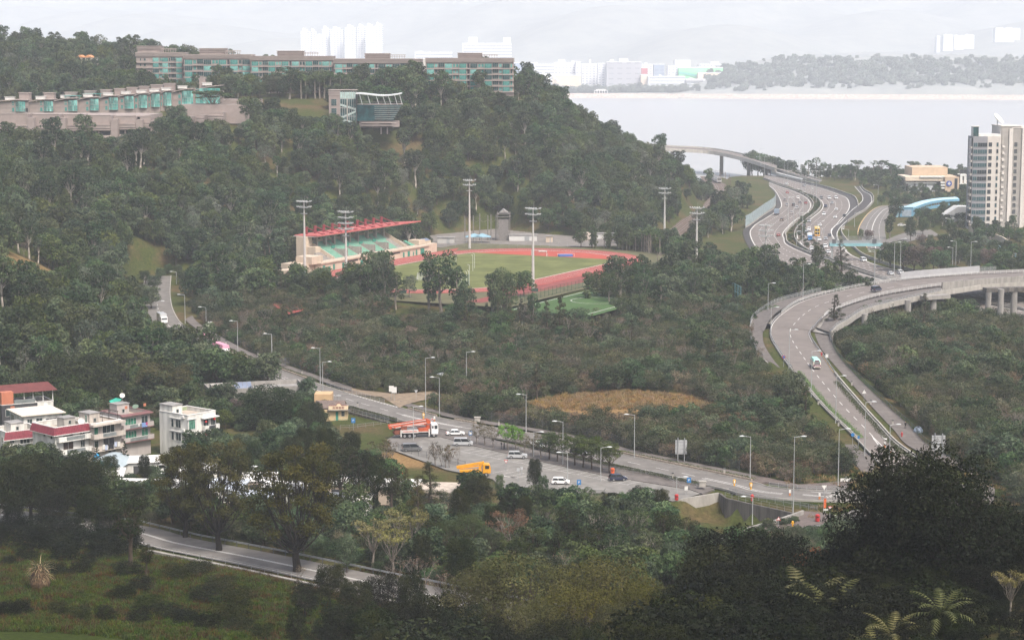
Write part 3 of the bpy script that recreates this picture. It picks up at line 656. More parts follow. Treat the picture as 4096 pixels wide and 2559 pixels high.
KIND=dict(norf='conifer',pine='pine_tree',gold='acacia_tree',casu='casuarina',thin='young_tree',street='young_tree',lime='young_tree',dark='evergreen_tree',dark2='evergreen_tree',camphor='camphor_tree',camphor2='camphor_tree',feather='casuarina',banyan='banyan_tree',mango='banyan_tree',slim='slender_tree',slimp='slender_tree',lace='slender_tree',lace2='slender_tree')
def ppx(kx,ky,Y,key,label,wide=1.,name='tree',cat='tree',group=None,minh=1.5,tile='k',rz=None):
 """tree whose crown top is seen at (kx,ky) and which stands Y metres away on the real ground"""
 p=AT(T(tile,kx,ky),Y);z=TZ(p[0],Y);h=max(minh,p[2]-z)
 return ppr(key,p[0],Y,z-.05,h,wide,rz,name,label,cat,group)
def single(key,X,Y,z,s,label,name=None,cat='tree',group=None,zs=1.):
 me=random.choice(PR[key]);o=ob(name or{'bare':'bare_tree','billow':'acacia_tree','tall':'slender_tree','column':'slender_tree','spire':'casuarina','bush':'bush'}.get(key,me.name.split('.')[0]),me,None,(X,Y,z),random.uniform(0,6.28));o.scale=(s,s,s*zs)
 return tag(o,label,cat,group)
def sct(name,label,cat,pts,keys,weights,smin,smax,seed,sel=None):
 """pts: (x,y,z) array; one object, tree meshes placed at its points"""
 rng=np.random.default_rng(seed);n=len(pts)
 me=bpy.data.meshes.new(name);me.vertices.add(n);me.vertices.foreach_set('co',np.asarray(pts,np.float32).ravel())
 protos=bpy.data.collections.new(name+'_kinds');bounds=[]
 for k,w in zip(keys,weights):
  ms=PR[k]
  for m in ms:bounds.append(w/len(ms));protos.objects.link(bpy.data.objects.new('%02d_%s'%(len(bounds),k),m))
 b=np.array(bounds);b/=b.sum()
 idx=rng.choice(len(b),n,p=b).astype(np.int32)
 if sel is not None:st=np.cumsum([0]+[len(PR[k])for k in keys]);cn=np.array([len(PR[k])for k in keys]);idx=(st[sel]+(rng.random(n)*cn[sel]).astype(int)).astype(np.int32)
 for nm,ty,val in(('pick','INT',idx),('spin','FLOAT',rng.uniform(0,6.283,n).astype(np.float32)),('size','FLOAT',(smin+(smax-smin)*rng.random(n)**1.4*np.where(rng.random(n)<.08,1.5,1)).astype(np.float32))):
  me.attributes.new(nm,ty,'POINT').data.foreach_set('value',val)
 o=ob(name,me);tag(o,label,cat,kind='stuff')
 ng=bpy.data.node_groups.new(name,'GeometryNodeTree');ng.interface.new_socket('Geometry',in_out='INPUT',socket_type='NodeSocketGeometry');ng.interface.new_socket('Geometry',in_out='OUTPUT',socket_type='NodeSocketGeometry')
 N=ng.nodes;L=ng.links;gi=N.new('NodeGroupInput');go=N.new('NodeGroupOutput');ip=N.new('GeometryNodeInstanceOnPoints');ci=N.new('GeometryNodeCollectionInfo')
 ci.inputs['Collection'].default_value=protos;ci.inputs['Separate Children'].default_value=True;ci.inputs['Reset Children'].default_value=True
 def at(nm,ty):
  a=N.new('GeometryNodeInputNamedAttribute');a.data_type=ty;a.inputs['Name'].default_value=nm;return a.outputs['Attribute']
 cx=N.new('ShaderNodeCombineXYZ');L.new(at('spin','FLOAT'),cx.inputs['Z']);er=N.new('FunctionNodeEulerToRotation');L.new(cx.outputs[0],er.inputs[0])
 L.new(gi.outputs[0],ip.inputs['Points']);L.new(ci.outputs[0],ip.inputs['Instance']);ip.inputs['Pick Instance'].default_value=True
 L.new(at('pick','INT'),ip.inputs['Instance Index']);L.new(er.outputs[0],ip.inputs['Rotation']);L.new(at('size','FLOAT'),ip.inputs['Scale']);L.new(ip.outputs[0],go.inputs[0])
 md=o.modifiers.new('scatter','NODES');md.node_group=ng;return o
EXCL=[]
ASPH=M('asphalt_pale',(.158,.147,.136),rough=.9,var=.16,scale=.35,detail=8,spec=.2)
ASPHD=M('asphalt_dark',(.062,.058,.057),rough=.9,var=.2,scale=.3,detail=8,spec=.2)
ASPHP=M('motorway_surface',(.165,.145,.133),rough=.9,var=.12,scale=.2,detail=8,spec=.2)
PATHM=M('path_concrete',(.135,.12,.111),rough=.92,var=.2,scale=.5,detail=7,spec=.2)
CONC=M('concrete',(.27,.255,.235),rough=.9,var=.22,scale=.7,streak=.25,detail=7)
CCL=M('concrete_light',(.34,.32,.29),rough=.9,var=.18,scale=.6,streak=.25,detail=7)
CONCD=M('concrete_stained',(.115,.105,.095),rough=.95,var=.45,scale=.8,streak=.08,detail=8)
PAVE=M('pavement_brick',(.125,.1,.09),rough=.92,var=.22,scale=1.2,detail=6)
WLINE=M('white_paint',(.62,.61,.58),rough=.8,var=.12,scale=2.)
YLINE=M('yellow_paint',(.55,.36,.12),rough=.8,var=.12,scale=2.)
STL=M('galvanised_steel',(.33,.34,.345),rough=.5,metal=.3,var=.1,scale=2)
WRAIL=M('white_railing',(.6,.6,.58),rough=.6,var=.08,scale=2)
DSTEEL=M('dark_steel',(.1,.105,.11),rough=.6,metal=.2,var=.15,scale=2)
STONE=M('planter_stone',(.33,.27,.215),rough=.92,var=.35,scale=2.2,detail=8)
HEDGE=LM['street']
def road(name,rd,mat,label,f0=0.,f1=1.,dz=0.):
 mb=MB();ribbon(mb,rd.at(f0,dz),rd.at(f1,dz));return stc(name,mb,mat,label=label,cat='road')
def sub(P,p0,p1):
 """piece of a ground polyline between the points nearest two photo positions"""
 def near(p):
  q=T(*p[:3]);
  return min(range(len(P)),key=lambda i:(PX(*P[i])[0]-q[0])**2+(PX(*P[i])[1]-q[1])**2)
 a,b=near(p0),near(p1)
 if a>b:a,b=b,a
 return P[a:b+1]
def dense(P):return rsm(P,2.)
road('road',MAIN,ASPH,'pale main road running from the upper left to the junction at lower right')
road('road',VRD,ASPHP,'curving flyover road coming down to the junction')
road('road',HL,ASPHP,'near motorway carriageway with traffic driving away',.15,1)
mb=MB();ribbon(mb,HL.at(0.),HL.at(.152));stc('road',mb,ASPHD,label='dark hard shoulder of the near motorway carriageway',cat='road')
road('road',HR,ASPHP,'far motorway carriageway with oncoming traffic',dz=.004)
mb=MB();ribbon(mb,HR.at(.975,.012)[:62],shift(HR.at(1.,.012),4.2)[:62]);stc('road',mb,ASPHD,label='dark hard shoulder along the far motorway carriageway',cat='road')
road('road',SLIP,ASPHD,'slip road joining the motorway from the shore',dz=.03)
road('road',FLY,ASPHP,'elevated link road above the harbour edge')
road('road',LOC,ASPH,'local road beside the blue covered walkway');road('road',LOC2,ASPH,'side road to the small car park by the tower',dz=.02);road('road',LOC3,ASPH,'local road running behind the trees below the tower',dz=.012)
road('road',FG,ASPH,'near road with a double white line behind the foreground trees',dz=0);road('road',LL,ASPH,'narrow road turning down left of the junction',dz=.016)
CA=crom(V3([(13,2367,940,16),(13,1650,978,16),(13,1080,1047,15.7),(13,740,1105,15.2),(13,450,1172,14.5),(13,260,1222,13.8),(13,150,1275,12.9),(13,60,1338,12.1),(13,10,1400,11.7),(23,5,250,10.8),(23,70,380,9.8),(23,170,470,8.8),(23,330,640,7.6),(23,460,770,6.7),(23,600,930,6),(23,790,1120,5.4),(23,890,1290,5.25),(23,960,1390,5.2)]),6)
CB=crom(V3([(13,2367,968,16),(13,1650,1004,16),(13,1080,1064,15.7),(13,740,1128,15.2),(13,450,1206,14.5),(13,270,1290,13.8),(13,170,1380,12.9),(13,125,1470,12.1),(23,110,190,11.7),(23,120,290,10.8),(23,190,410,9.8),(23,280,520,8.8),(23,440,700,7.6),(23,560,830,6.7),(23,690,960,6),(23,880,1120,5.4),(23,1000,1270,5.25),(23,1040,1330,5.2)]),6)
F1=crom(V3([(13,1650,1095,16),(13,1280,1150,15.6),(13,1000,1212,15.1),(13,760,1296,14.4),(13,670,1352,13.8),(13,600,1450,12.8),(23,548,140,12),(23,565,220,11.3),(23,620,340,10.3),(23,770,520,9),(23,900,660,8.2),(23,1060,840,7.2),(23,1240,1030,6.2),(23,1400,1190,5.5),(33,1960,110,5.1),(33,2005,350,5.3)]),6)
F2=crom(V3([(13,1650,1135,16),(13,1280,1218,15.6),(13,1000,1290,15.1),(13,850,1380,14.4),(13,760,1430,13.8),(13,700,1490,12.8),(23,688,170,12),(23,695,260,11.3),(23,760,390,10.3),(23,880,530,9),(23,1010,660,8.2),(23,1200,840,7.2),(23,1390,1010,6.2),(23,1560,1180,5.5),(33,2060,110,5.1),(33,2110,330,5.3)]),6)
mb=MB();ribbon(mb,CA,CB);stc('path',mb,PATHM,label='cycle path on the outer side of the flyover road',cat='path')
mb=MB();ribbon(mb,F1,F2);stc('path',mb,PATHM,label='footpath on the right-hand side of the flyover road',cat='path')
EU=MAIN.R
def up(d,dz=0.):return shift(EU,d,dz)
for nm,p0,p1,lb in(('path',(10,1560,1400),(21,860,722),'footpath behind the hedge of the main road, upper part'),('path',(21,1310,846),(33,100,190),'footpath behind the hedge of the main road, lower part')):
 a=sub(up(2.4,.1),p0,p1);b=sub(up(5.6,.1),p0,p1);n=min(len(a),len(b));mb=MB();ribbon(mb,a[:n],b[:n]);stc('path',mb,PATHM,label=lb,cat='path')
def sheet(name,pts,mat,label,dz=0.,th=None,cat='pavement'):
 P=[Vector((p[0],p[1],p[2]+dz))for p in pts];mb=MB()
 if th:
  n=len(P);mb.add([p for p in P]+[p-Vector((0,0,th))for p in P],[tuple(range(n))[::-1],tuple(range(n,2*n))]+[(i,(i+1)%n,n+(i+1)%n,n+i)for i in range(n)])
  bm=bmesh.new()
 else:mb.add(P,[tuple(range(len(P)))])
 me=mb.mesh(name,mat);bm=bmesh.new();bm.from_mesh(me);bmesh.ops.recalc_face_normals(bm,faces=bm.faces)
 if not th:
  for f in bm.faces:
   if f.normal.z<0:f.normal_flip()
 bm.to_mesh(me);bm.free();o=ob(name,me);tag(o,label,cat,kind='structure');return o
sheet('pavement',V3([(33,160,145),(33,440,195),(33,830,205),(33,930,110),(33,860,118),(33,700,145),(33,420,165),(33,100,95),(33,0,88),(33,20,150)],5.12),PAVE,'brown pavement at the corner below the scrub, beside the junction',th=.6)
sheet('pavement',V3([(33,460,395),(33,590,400),(33,690,425),(33,725,455),(33,690,482),(33,600,505),(33,420,545),(33,240,562),(33,60,545),(33,240,505)],5.14),PAVE,'striped brown paving on the corner with the red litter bin',th=.6)
sheet('pavement',V3([(23,900,1130),(23,1040,1250),(23,1090,1330),(23,1050,1390),(23,960,1390),(23,880,1300)],5.1),PATHM,'grey apron where the cycle path meets the junction',th=.5)
sheet('side_road',V3([(21,700,626),(21,850,722),(21,1140,748),(21,1290,842),(21,1350,812),(21,1640,742),(21,1600,700),(21,1250,722),(21,960,690)],5.4),M('sandy_gravel',(.21,.16,.11),rough=.95,var=.25,scale=.8,detail=8),'sandy gravel mouth of the side road by the steel gates',dz=-.02,cat='road')
sheet('car_park',V3([(21,1190,1190),(21,1250,1115),(21,1500,1060),(21,1920,1160),(22,230,1270),(22,900,1420),(22,1640,1540),(32,1750,240),(32,1500,310),(32,1000,240),(32,420,240),(32,60,260),(31,2100,120),(31,1700,40)],4.55),M('car_park_concrete',(.185,.175,.16),rough=.92,var=.2,scale=.4,detail=8),'pale concrete car park in the middle of the picture',cat='car park')
sheet('pavement',V3([(21,1500,1050),(21,1640,1000),(22,230,1190),(22,900,1340),(22,1760,1510),(32,1850,205),(32,1750,245),(22,1640,1545),(22,900,1425),(22,230,1275),(21,1920,1165)],4.69),PATHM,'pavement strip planted with small trees between car park and main road',th=.5)
sheet('road',V3([(21,1180,1120),(21,1400,980),(21,1640,960),(21,2000,1030),(21,2000,1090),(21,1900,1140),(21,1600,1090),(21,1260,1180)],4.6),ASPH,'entrance apron of the car park beneath the concrete pump lorry',dz=0,cat='road')
mk=MB()
mid=MAIN.mid();line(mk,dense(sub(mid,(10,1470,1230),(21,560,690))),.16,4,3.2);line(mk,dense(sub(mid,(21,560,690),(33,-300,200))),.16,4,4.5)
line(mk,dense(sub(MAIN.at(.62),(20,1900,350),(21,500,650))),.13,3,5);line(mk,dense(sub(MAIN.at(.42),(21,300,620),(21,640,725))),.22);line(mk,dense(sub(MAIN.at(.5),(21,300,620),(21,620,715))),.22)
line(mk,dense(sub(MAIN.at(.45),(21,1310,900),(21,1800,1020))),.22);line(mk,dense(sub(MAIN.at(.53),(21,1310,900),(21,1800,1020))),.22)
line(mk,dense(sub(MAIN.at(.985),(21,860,722),(21,1290,842))),.35,.8,.7);line(mk,dense(sub(MAIN.at(.93),(10,1560,1400),(20,1850,290))),.2,1,1)
line(mk,dense(sub(MAIN.at(.52),(22,1700,1470),(33,280,265))),.2);line(mk,dense(sub(MAIN.at(.43),(22,1700,1470),(33,280,265))),.2)
tri=G(T(33,500,254),5.);
ml=stc('road_markings',mk,WLINE,label='white lines painted on the main road',cat='road markings')
mk=MB()
vm=VRD.mid();line(mk,dense(vm[6:]),.17,4,5);line(mk,dense(VRD.at(.035)[20:70]),.17)
vy=MB();line(vy,dense(VRD.at(.03)[70:96]),.14);line(vy,dense(VRD.at(.965)[64:100]),.14);stc('road_markings',vy,YLINE,label='yellow edge lines of the flyover road',cat='road markings')
line(mk,dense(VRD.at(.955)[30:62]),.15)
def arrow(mb,p,hd,L=5.5,w=.32,z=.014):
 c,s=math.cos(hd),math.sin(hd)
 def q(u,v):return Vector((p[0]+c*u-s*v,p[1]+s*u+c*v,p[2]+z))
 mb.quad(q(-L/2,-w/2),q(L*.1,-w/2),q(L*.1,w/2),q(-L/2,w/2));mb.add([q(L*.1,-w*1.7),q(L/2,0),q(L*.1,w*1.7)],[(0,1,2)])
for p in((23,965,1095,6),(23,1160,1100,6)):
 g=V3([p])[0];g.z=z_near(vm,g);arrow(mk,g,hnr(vm,g)+math.pi*(p[1]<1000))
for p0,p1 in(((23,1040,1075),(23,1150,1180)),((23,1040,1075),(23,1120,1175))):
 a=Vector(G(T(*p0),6.05));b=Vector(G(T(*p1),5.7));line(mk,[a.lerp(b,i/6)for i in range(7)],.22)
for p0,p1 in(((23,1005,1205),(23,1055,1225)),((23,1110,1205),(23,1165,1225)),((23,1210,1205),(23,1265,1220))):
 for k in range(4):
  a=Vector(G(T(p0[0],p0[1]+k*6,p0[2]+k*7),5.6));b=Vector(G(T(p1[0],p1[1]+k*6,p1[2]+k*7-14),5.6));line(mk,[a,a.lerp(b,.45)],.35)
mk2=MB()
for a,b in(((33,525,228),(33,720,243)),((33,640,228),(33,830,236)),((33,455,250),(33,640,268)),((33,455,258),(33,600,268))):
 p=Vector(G(T(*a),5.02));q=Vector(G(T(*b),5.02));line(mk2,[p.lerp(q,i/4)for i in range(5)],.22)
for a,b in(((33,665,280),(33,855,235)),((33,655,272),(33,840,230)),((33,700,425),(33,880,458)),((33,715,432),(33,880,464))):
 p=Vector(G(T(*a),5.02));q=Vector(G(T(*b),5.02));line(mk2,dense([p.lerp(q,i/4)for i in range(5)]),.3,.8,.6)
line(mk2,dense(LL.at(.5,.01)),.16,4,3);line(mk2,dense(LL.at(.06,.01)),.14)
for a,b in(((33,760,494),(33,850,478)),((33,760,494),(33,820,474)),((33,800,474),(33,855,478))):
 p=Vector(G(T(*a),5.03));q=Vector(G(T(*b),5.03));line(mk2,[p,q],.2)
stc('road_markings',mk2,WLINE,label='give way lines and arrows painted at the junction',cat='road markings')
stc('road_markings',mk,WLINE,label='white lane lines and arrows on the flyover road',cat='road markings')
mk=MB()
for rd,fs,sol in((HL,(.37,.56,.75),(.165,.955)),(HR,(.25,.47,.7),(.03,.965))):
 for f in fs:line(mk,dense(rd.at(f)),.28,2.5,5.5,dz=.03)
 for f in sol:line(mk,dense(rd.at(f)),.38,dz=.03)
for f in(.06,.94):line(mk,dense(SLIP.at(f)),.34,dz=.05)
for f in(.08,.92):line(mk,dense(FLY.at(f)),.3)
stc('road_markings',mk,WLINE,label='white lane lines of the motorway',cat='road markings')
mk=MB();line(mk,dense(LOC.at(.52)),.3);line(mk,dense(LOC.at(.3)),.22,2,3);line(mk,dense(LOC.at(.78)),.22,1.5,2)
stc('road_markings',mk,WLINE,label='white lines of the local road by the blue walkway',cat='road markings');mk=MB();line(mk,dense(LOC.at(.03)),.35);stc('road_markings',mk,YLINE,label='yellow kerb line of the local road',cat='road markings')
mk=MB();line(mk,dense(FG.at(.49)),.16);line(mk,dense(FG.at(.53)),.16);line(mk,dense(FG.at(.05)),.1);stc('road_markings',mk,WLINE,label='double white centre line of the near road',cat='road markings')
mk=MB()
k0=Vector(G(T(21,1925,1190),4.56));k1=Vector(G(T(22,1500,1530),4.56));d=(k1-k0).normalized();nrm=Vector((d.y,-d.x,0));nrm=nrm if nrm.y<0 else-nrm
for i in range(22):
 p=k0+d*(i*2.5+1);line(mk,[p,p+nrm*5.],.1)
line(mk,[k0+nrm*5.+d,k0+nrm*5.+d*54],.1)
for i in range(11):
 p=k0+nrm*12+d*(i*2.5+24);line(mk,[p,p+nrm*5.],.1)
for p,h in(((32,90,100),0),((22,90,1440),0),((21,2240,1440),.1)):g=V3([p],4.56)[0];arrow(mk,g,math.atan2(d.y,d.x)+h,4)
stc('road_markings',mk,WLINE,label='thin white bay lines of the car park',cat='road markings')
kb=MB()
for P in(up(.12),shift(MAIN.L,-.12),[p for p in shift(VRD.L[56:],.15)],[p for p in shift(VRD.R[60:],-.15)]):kb.wall(dense(P),.14,.25,z0=-.3)
stc('kerb',kb,CCL,label='pale concrete kerb stones along the main and flyover roads',cat='kerb')
def rail(name,label,cat,pts,h,rails,step,pm,rm,pr=.035,rr=.03,group=None,sheetm=None,sh=(.1,1.),rz0=0.,closed=False,ptop=None):
 """posts at even steps (each its own part), rails and an optional wire panel"""
 t=thing(name,label,cat,pts[0],0,group);o0=Vector(pts[0]);Q=rsm(pts,step);R=[p-o0 for p in rsm(pts,max(1.2,step/2))]
 pmsh=MB().tube((0,0,-.3),(0,0,h),pr,n=5).mesh('post',pm)
 if ptop:pmsh=MB().tube((0,0,-.3),(0,0,h),pr,n=5).tube((0,0,h),(ptop,0,h+abs(ptop)),pr,n=5).mesh('post',pm)
 for q in Q[:100]:ob('post',pmsh,t,q-o0)
 if rails:
  rb=MB()
  for z in rails:rb.path([p+Vector((0,0,z))for p in R],[rr]*len(R),4)
  rb.build('rail',rm,t)
 if sheetm:
  sb=MB()
  for a,b in zip(R[:-1],R[1:]):sb.quad(a+Vector((0,0,sh[0])),b+Vector((0,0,sh[0])),b+Vector((0,0,sh[1])),a+Vector((0,0,sh[1])))
  sb.build('wire_mesh',sheetm,t)
 return t
CHAIN=msm('chain_link',(.16,.165,.16),.22);CHAING=msm('chain_link_green',(.02,.1,.07),.35);BARS=msm('railing_bars',(.32,.33,.33),.32)
def beam(name,label,pts,side=0.,step=2.6,mat=None,cat='guard rail',group=None):
 t=thing(name,label,cat,pts[0],0,group);o0=Vector(pts[0]);R=[p-o0 for p in rsm(pts,2.)]
 mb=MB();mb.wall(R,.78,.09,z0=.45);mb.build('beam',mat or STL,t);pm_=MB().bx(-.07,.07,-.07,.07,-.3,.74).mesh('post',DSTEEL)
 for q in rsm(pts,step)[:100]:ob('post',pm_,t,q-o0)
 return t
def hedge(label,wall_pts,width,side,h=.55,hh=.55,mat=None,leafm=None):
 t=thing('planter',label,'planter',wall_pts[0]);o0=Vector(wall_pts[0]);P=[p-o0 for p in rsm(wall_pts,2.)]
 MB().wall(P,h,.35,z0=-.4).build('wall',mat or STONE,t)
 Cn=[];Q=rsm(wall_pts,.5)
 A=np.array([tuple(p-o0)for p in shift(Q,side*(width/2+.2))]);n=len(A)*26
 k=RNG.integers(0,len(A),n);C=A[k]+np.c_[RNG.normal(size=(n,2))*width*.3,RNG.random(n)*hh+.1]
 Nn=RNG.normal(size=(n,3));Nn[:,2]+=.6
 ob('hedge',leaves_mesh('hedge',C,Nn,RNG.random(n),.13,.5,[leafm or HEDGE]),t);return t
hedge('stone planter with low hedge beside the upper main road',sub(up(.55),(10,1700,1490),(21,565,628)),1.2,1)
hedge('short stone planter by the pillar box on the main road',sub(up(.55),(21,1380,868),(21,1600,925)),1.1,1)
hedge('small stone planter with red flowers opposite the white saloon',sub(up(.55),(21,1790,955),(21,1950,995)),1.1,1)
hedge('long stone planter with hedge below the scrub, beside the lower main road',sub(up(.55),(22,1030,1245),(22,2140,1480)),1.4,1)
hedge('hedge planter beside the yellow village hall and the main road',sub(shift(MAIN.L,-.5),(21,850,820),(21,1270,925)),1.3,-1,mat=CONC)
hedge('long hedge planter between the row of small trees and the main road',sub(shift(MAIN.L,-.5),(22,230,1175),(22,1760,1490)),1.3,-1,mat=CONC)
hedge('grassy planter on the left of the flyover road',[p for p in shift(VRD.L,.5)][70:86],1.4,1,h=.3,hh=.35,mat=CONC,leafm=LM['bright'])
hedge('grassy planter between the flyover road and its footpath',[p for p in shift(VRD.R,-.9)][74:100],1.6,-1,h=.35,hh=.4,mat=CONC,leafm=LM['street'])
hedge('weedy planter at the foot of the flyover road',[p for p in shift(VRD.L,.5)][92:98],1.2,1,h=.4,hh=.4,mat=CONC,leafm=LM['bright'])
FNC=up(6.6,.05)
rail('fence','chain-link fence with angled tops along the scrub beside the upper main road','fence',sub(FNC,(20,1900,220),(21,880,610)),2.2,(2.15,),4.2,DSTEEL,DSTEEL,.045,.02,sheetm=CHAIN,sh=(0,2.2),ptop=.35)
rail('fence','chain-link fence with angled tops along the scrub beside the lower main road','fence',sub(FNC,(21,1640,800),(33,-40,130)),2.2,(2.15,),4.2,DSTEEL,DSTEEL,.045,.02,sheetm=CHAIN,sh=(0,2.2),ptop=.35)
rail('railing','steel pedestrian railing on the bend by the gravel mouth','railing',sub(up(.5),(21,650,650),(21,1140,745)),1.1,(1.05,.5),2.4,STL,STL,.04,.03,sheetm=BARS,sh=(.1,1.))
rail('railing','steel pedestrian railing along the pavement below the scrub corner','railing',V3([(33,165,188),(33,440,214),(33,640,222),(33,830,222)],5.15),1.1,(1.05,.5),2.2,STL,STL,.04,.03,sheetm=BARS,sh=(.1,1.))
rail('railing','steel pedestrian railing above the concrete underpass, road side','railing',V3([(32,1980,235),(33,60,290),(33,370,350),(33,580,390)],5.1),1.1,(1.05,.5),2.2,STL,STL,.04,.03,sheetm=BARS,sh=(.1,1.))
rail('railing','steel railing on top of the stained underpass wall','railing',V3([(32,1945,275),(33,0,330),(33,200,370),(33,365,408)],5.),1.1,(1.05,.5),2.2,STL,STL,.04,.03)
rail('railing','steel railing along the tree row pavement, beside the main road','railing',V3([(21,1890,1115),(22,200,1215),(22,900,1385),(22,1400,1440),(32,1560,190),(32,1850,215)],4.7),1.1,(1.05,.55),2.,STL,STL,.04,.03)
rail('railing','steel railing over the ramp between village hall and car park','railing',V3([(21,860,880),(21,1050,925),(21,1200,960)],5.),1.1,(1.05,.6,.2),2.,STL,STL,.04,.03,sheetm=BARS,sh=(.1,1.))
rail('railing','steel railing with coloured pennants beside the ramp','railing',V3([(21,780,1030),(21,900,1025),(21,1100,1000),(21,1190,985)],4.3),1.1,(1.05,.5),2.2,STL,STL,.04,.03)
beam('guard_rail','steel guard rail at the bottom of the narrow road left of the junction',[p for p in LL.at(-.08)[4:20]],step=2.5)
NG=[p+Vector((0,0,.02))for p in shift(FGA,5.3)]
beam('guard_rail','double steel guard rail on the far side of the near road',NG,step=3.)
rail('railing','thin steel railing on the near side of the near road','railing',[p for p in shift(FGA,-6.2)][1:],1.1,(1.05,.5),3.2,STL,STL,.04,.03)
mb=MB();P=[p for p in shift(FGA,-6.9)][3:8];mb.wall(dense(P),.15,.8,z0=-1.4);o=mb.build('retaining_wall',CONC);tag(o,'low concrete drain wall along the near side of the near road','wall')
rail('railing','white three-bar railing on the outer edge of the flyover carriageway','railing',dense(shift(VRD.L[:44],.1)),1.15,(1.1,.75,.4),2.6,WRAIL,WRAIL,.05,.05)
rail('railing','white three-bar railing on the inner edge of the flyover carriageway','railing',dense(shift(VRD.R[18:44],-.1)),1.15,(1.1,.75,.4),2.6,WRAIL,WRAIL,.05,.05)
rail('railing','tall grey mesh railing on the outside of the cycle path','railing',dense(CA[2:64]),1.5,(1.45,.8,.1),2.6,STL,STL,.045,.035,sheetm=BARS,sh=(.1,1.45))
rail('railing','grey mesh railing on the outside of the flyover footpath','railing',dense(F2[:32]),1.2,(1.15,.6),2.4,STL,STL,.045,.035,sheetm=BARS,sh=(.1,1.15))
rail('fence','dark green chain-link fence along the footpath of the flyover road','fence',dense(F2[36:84]),1.3,(1.25,.1),2.6,DSTEEL,DSTEEL,.05,.035,sheetm=CHAING,sh=(0,1.3))
beam('guard_rail','galvanised guard rail on the outer side of the flyover bend',dense(shift(VRD.L[44:70],.3)),step=2.2)
beam('guard_rail','galvanised guard rail on the inner side of the flyover bend',dense(shift(VRD.R[44:74],-.3)),step=2.2)
beam('guard_rail','guard rail on the right edge of the flyover footpath bend',dense(F2[28:44]),step=2.2)
mb=MB();mb.wall(dense(shift(VRD.L[50:60],1.)),.6,.2,z0=-.5)
vt=thing('viaduct','curved concrete viaduct carrying the flyover road on round piers','viaduct',(0,0,0))
NS=50
topA=[p-Vector((0,0,.06))for p in CA[:NS]];n=len(topA)
DA=rsm(CA[:46],3.)
F2r=rsm([Vector(G(T(13,2900,1030),16)),Vector(G(T(13,2367,1058),16)),Vector(G(T(13,2000,1082),16))]+F2[:30],3.)
m_=len(DA);dk=MB();D2=[F2r[int(i*(len(F2r)-1)/(m_-1))]for i in range(m_)]
for zt,zb,mi in((-.95,-1.7,0),):
 ribbon(dk,[p+Vector((0,0,zt))for p in DA],[p+Vector((0,0,zt))for p in D2]);ribbon(dk,[p+Vector((0,0,zb))for p in DA],[p+Vector((0,0,zb))for p in D2])
 ribbon(dk,[p+Vector((0,0,zt))for p in D2],[p+Vector((0,0,zb))for p in D2]);ribbon(dk,[p+Vector((0,0,zt))for p in DA],[p+Vector((0,0,zb))for p in DA])
dk.build('deck',CONC,vt)
fb=MB();fb.wall(shift(F2r,.12)if False else F2r,.25,.35,z0=-1.5);fb.build('edge_beam',CCL,vt)
pb=MB();PW=[Vector(G(T(13,x,y),16))for x,y in((2950,1020),(2367,1055),(2000,1082),(1660,1112))];pb.wall(dense(crom(PW,6)),2.3,.35,z0=-.4);pb.build('parapet',CONC,vt)
for(x,yt,yb,Y,r)in((992,1345,1490,632,1.),(1365,1225,1400,668,1.1),(1462,1200,1380,690,1.),(1585,1190,1420,680,1.1),(2062,1130,1300,690,1.),(2170,1130,1380,668,1.05),(2282,1135,1330,672,1.15)):
 a=AT(T(13,x,yt),Y);z0=TZ(a[0],Y)-1;MB().tube((a[0],Y,z0),(a[0],Y,a[2]+.6),r,n=14).build('pier',CONC,vt,smooth=False)
c0=AT(T(13,2230,1122),672);MB().box((c0[0],672,c0[2]+.2),(17,3.2,1.4),.2).build('crosshead',CONCD,vt)
c0=AT(T(13,1600,1188),680);MB().box((c0[0],680,c0[2]+.2),(11,3,1.3),.5).build('crosshead',CONC,vt)
mb=MB();HP=[Vector(G(T(13,x,y),16))for x,y in((1303,1030),(1500,1010),(1750,990),(1982,972))];mb.wall(dense(crom(HP,4)),2.6,.12);o=mb.build('hoarding',M('hoarding_grey',(.36,.36,.37),rough=.5,var=.06));tag(o,'plain light grey hoarding panel standing on the far edge of the viaduct','hoarding')
mb=MB();mb.wall(dense(CA[44:78]),.12,.4,z0=-4.5);o=mb.build('retaining_wall',CONC);tag(o,'concrete retaining wall on the outer side of the flyover ramp','wall')
mb=MB();mb.wall(dense(F2[28:40]),.12,.4,z0=-5.5);o=mb.build('retaining_wall',CONC);tag(o,'concrete retaining wall under the footpath at the inner end of the viaduct','wall')
mb=MB();mb.wall(dense(shift(VRD.R[72:102],-.45)),.7,.35,z0=-.5);o=mb.build('low_wall',CCL);tag(o,'long low pale wall between flyover road and footpath planter','wall')
for P,h,lb,mt in((shift(HL.R,.6),1.,'concrete barrier on the median side of the near carriageway',CCL),(shift(HR.L,-.9),1.,'concrete barrier on the median side of the far carriageway',CONC),(shift(HR.R[6:44],4.6),1.1,'concrete parapet on the harbour side of the far carriageway',CCL),(shift(HR.R[60:],4.6),1.,'concrete parapet on the right edge of the far carriageway',CCL),(shift(SLIP.R,.8)[:44],1.1,'concrete parapet on the outer side of the slip road',CONC)):
 mb=MB();mb.wall(dense(P),h,.4,z0=-.5);o=mb.build('concrete_barrier',mt);tag(o,lb,'barrier')
NBP=dense(V3([(13,-40,585),(13,0,565),(13,60,520),(13,120,475),(13,200,420),(13,222,392),(13,218,376)],8.));t=thing('noise_barrier','tall translucent panelled noise barrier beside the near carriageway','noise barrier',NBP[0]);o0=NBP[0];P=[p-o0 for p in NBP]
MB().wall(P,.9,.4,z0=-.5).build('plinth',CCL,t)
ng=MB();ng.wall(P,6.2,.1,z0=.9);ng.build('panel',M('noise_panel',(.3,.42,.44),rough=.3,var=.35,scale=.5),t)
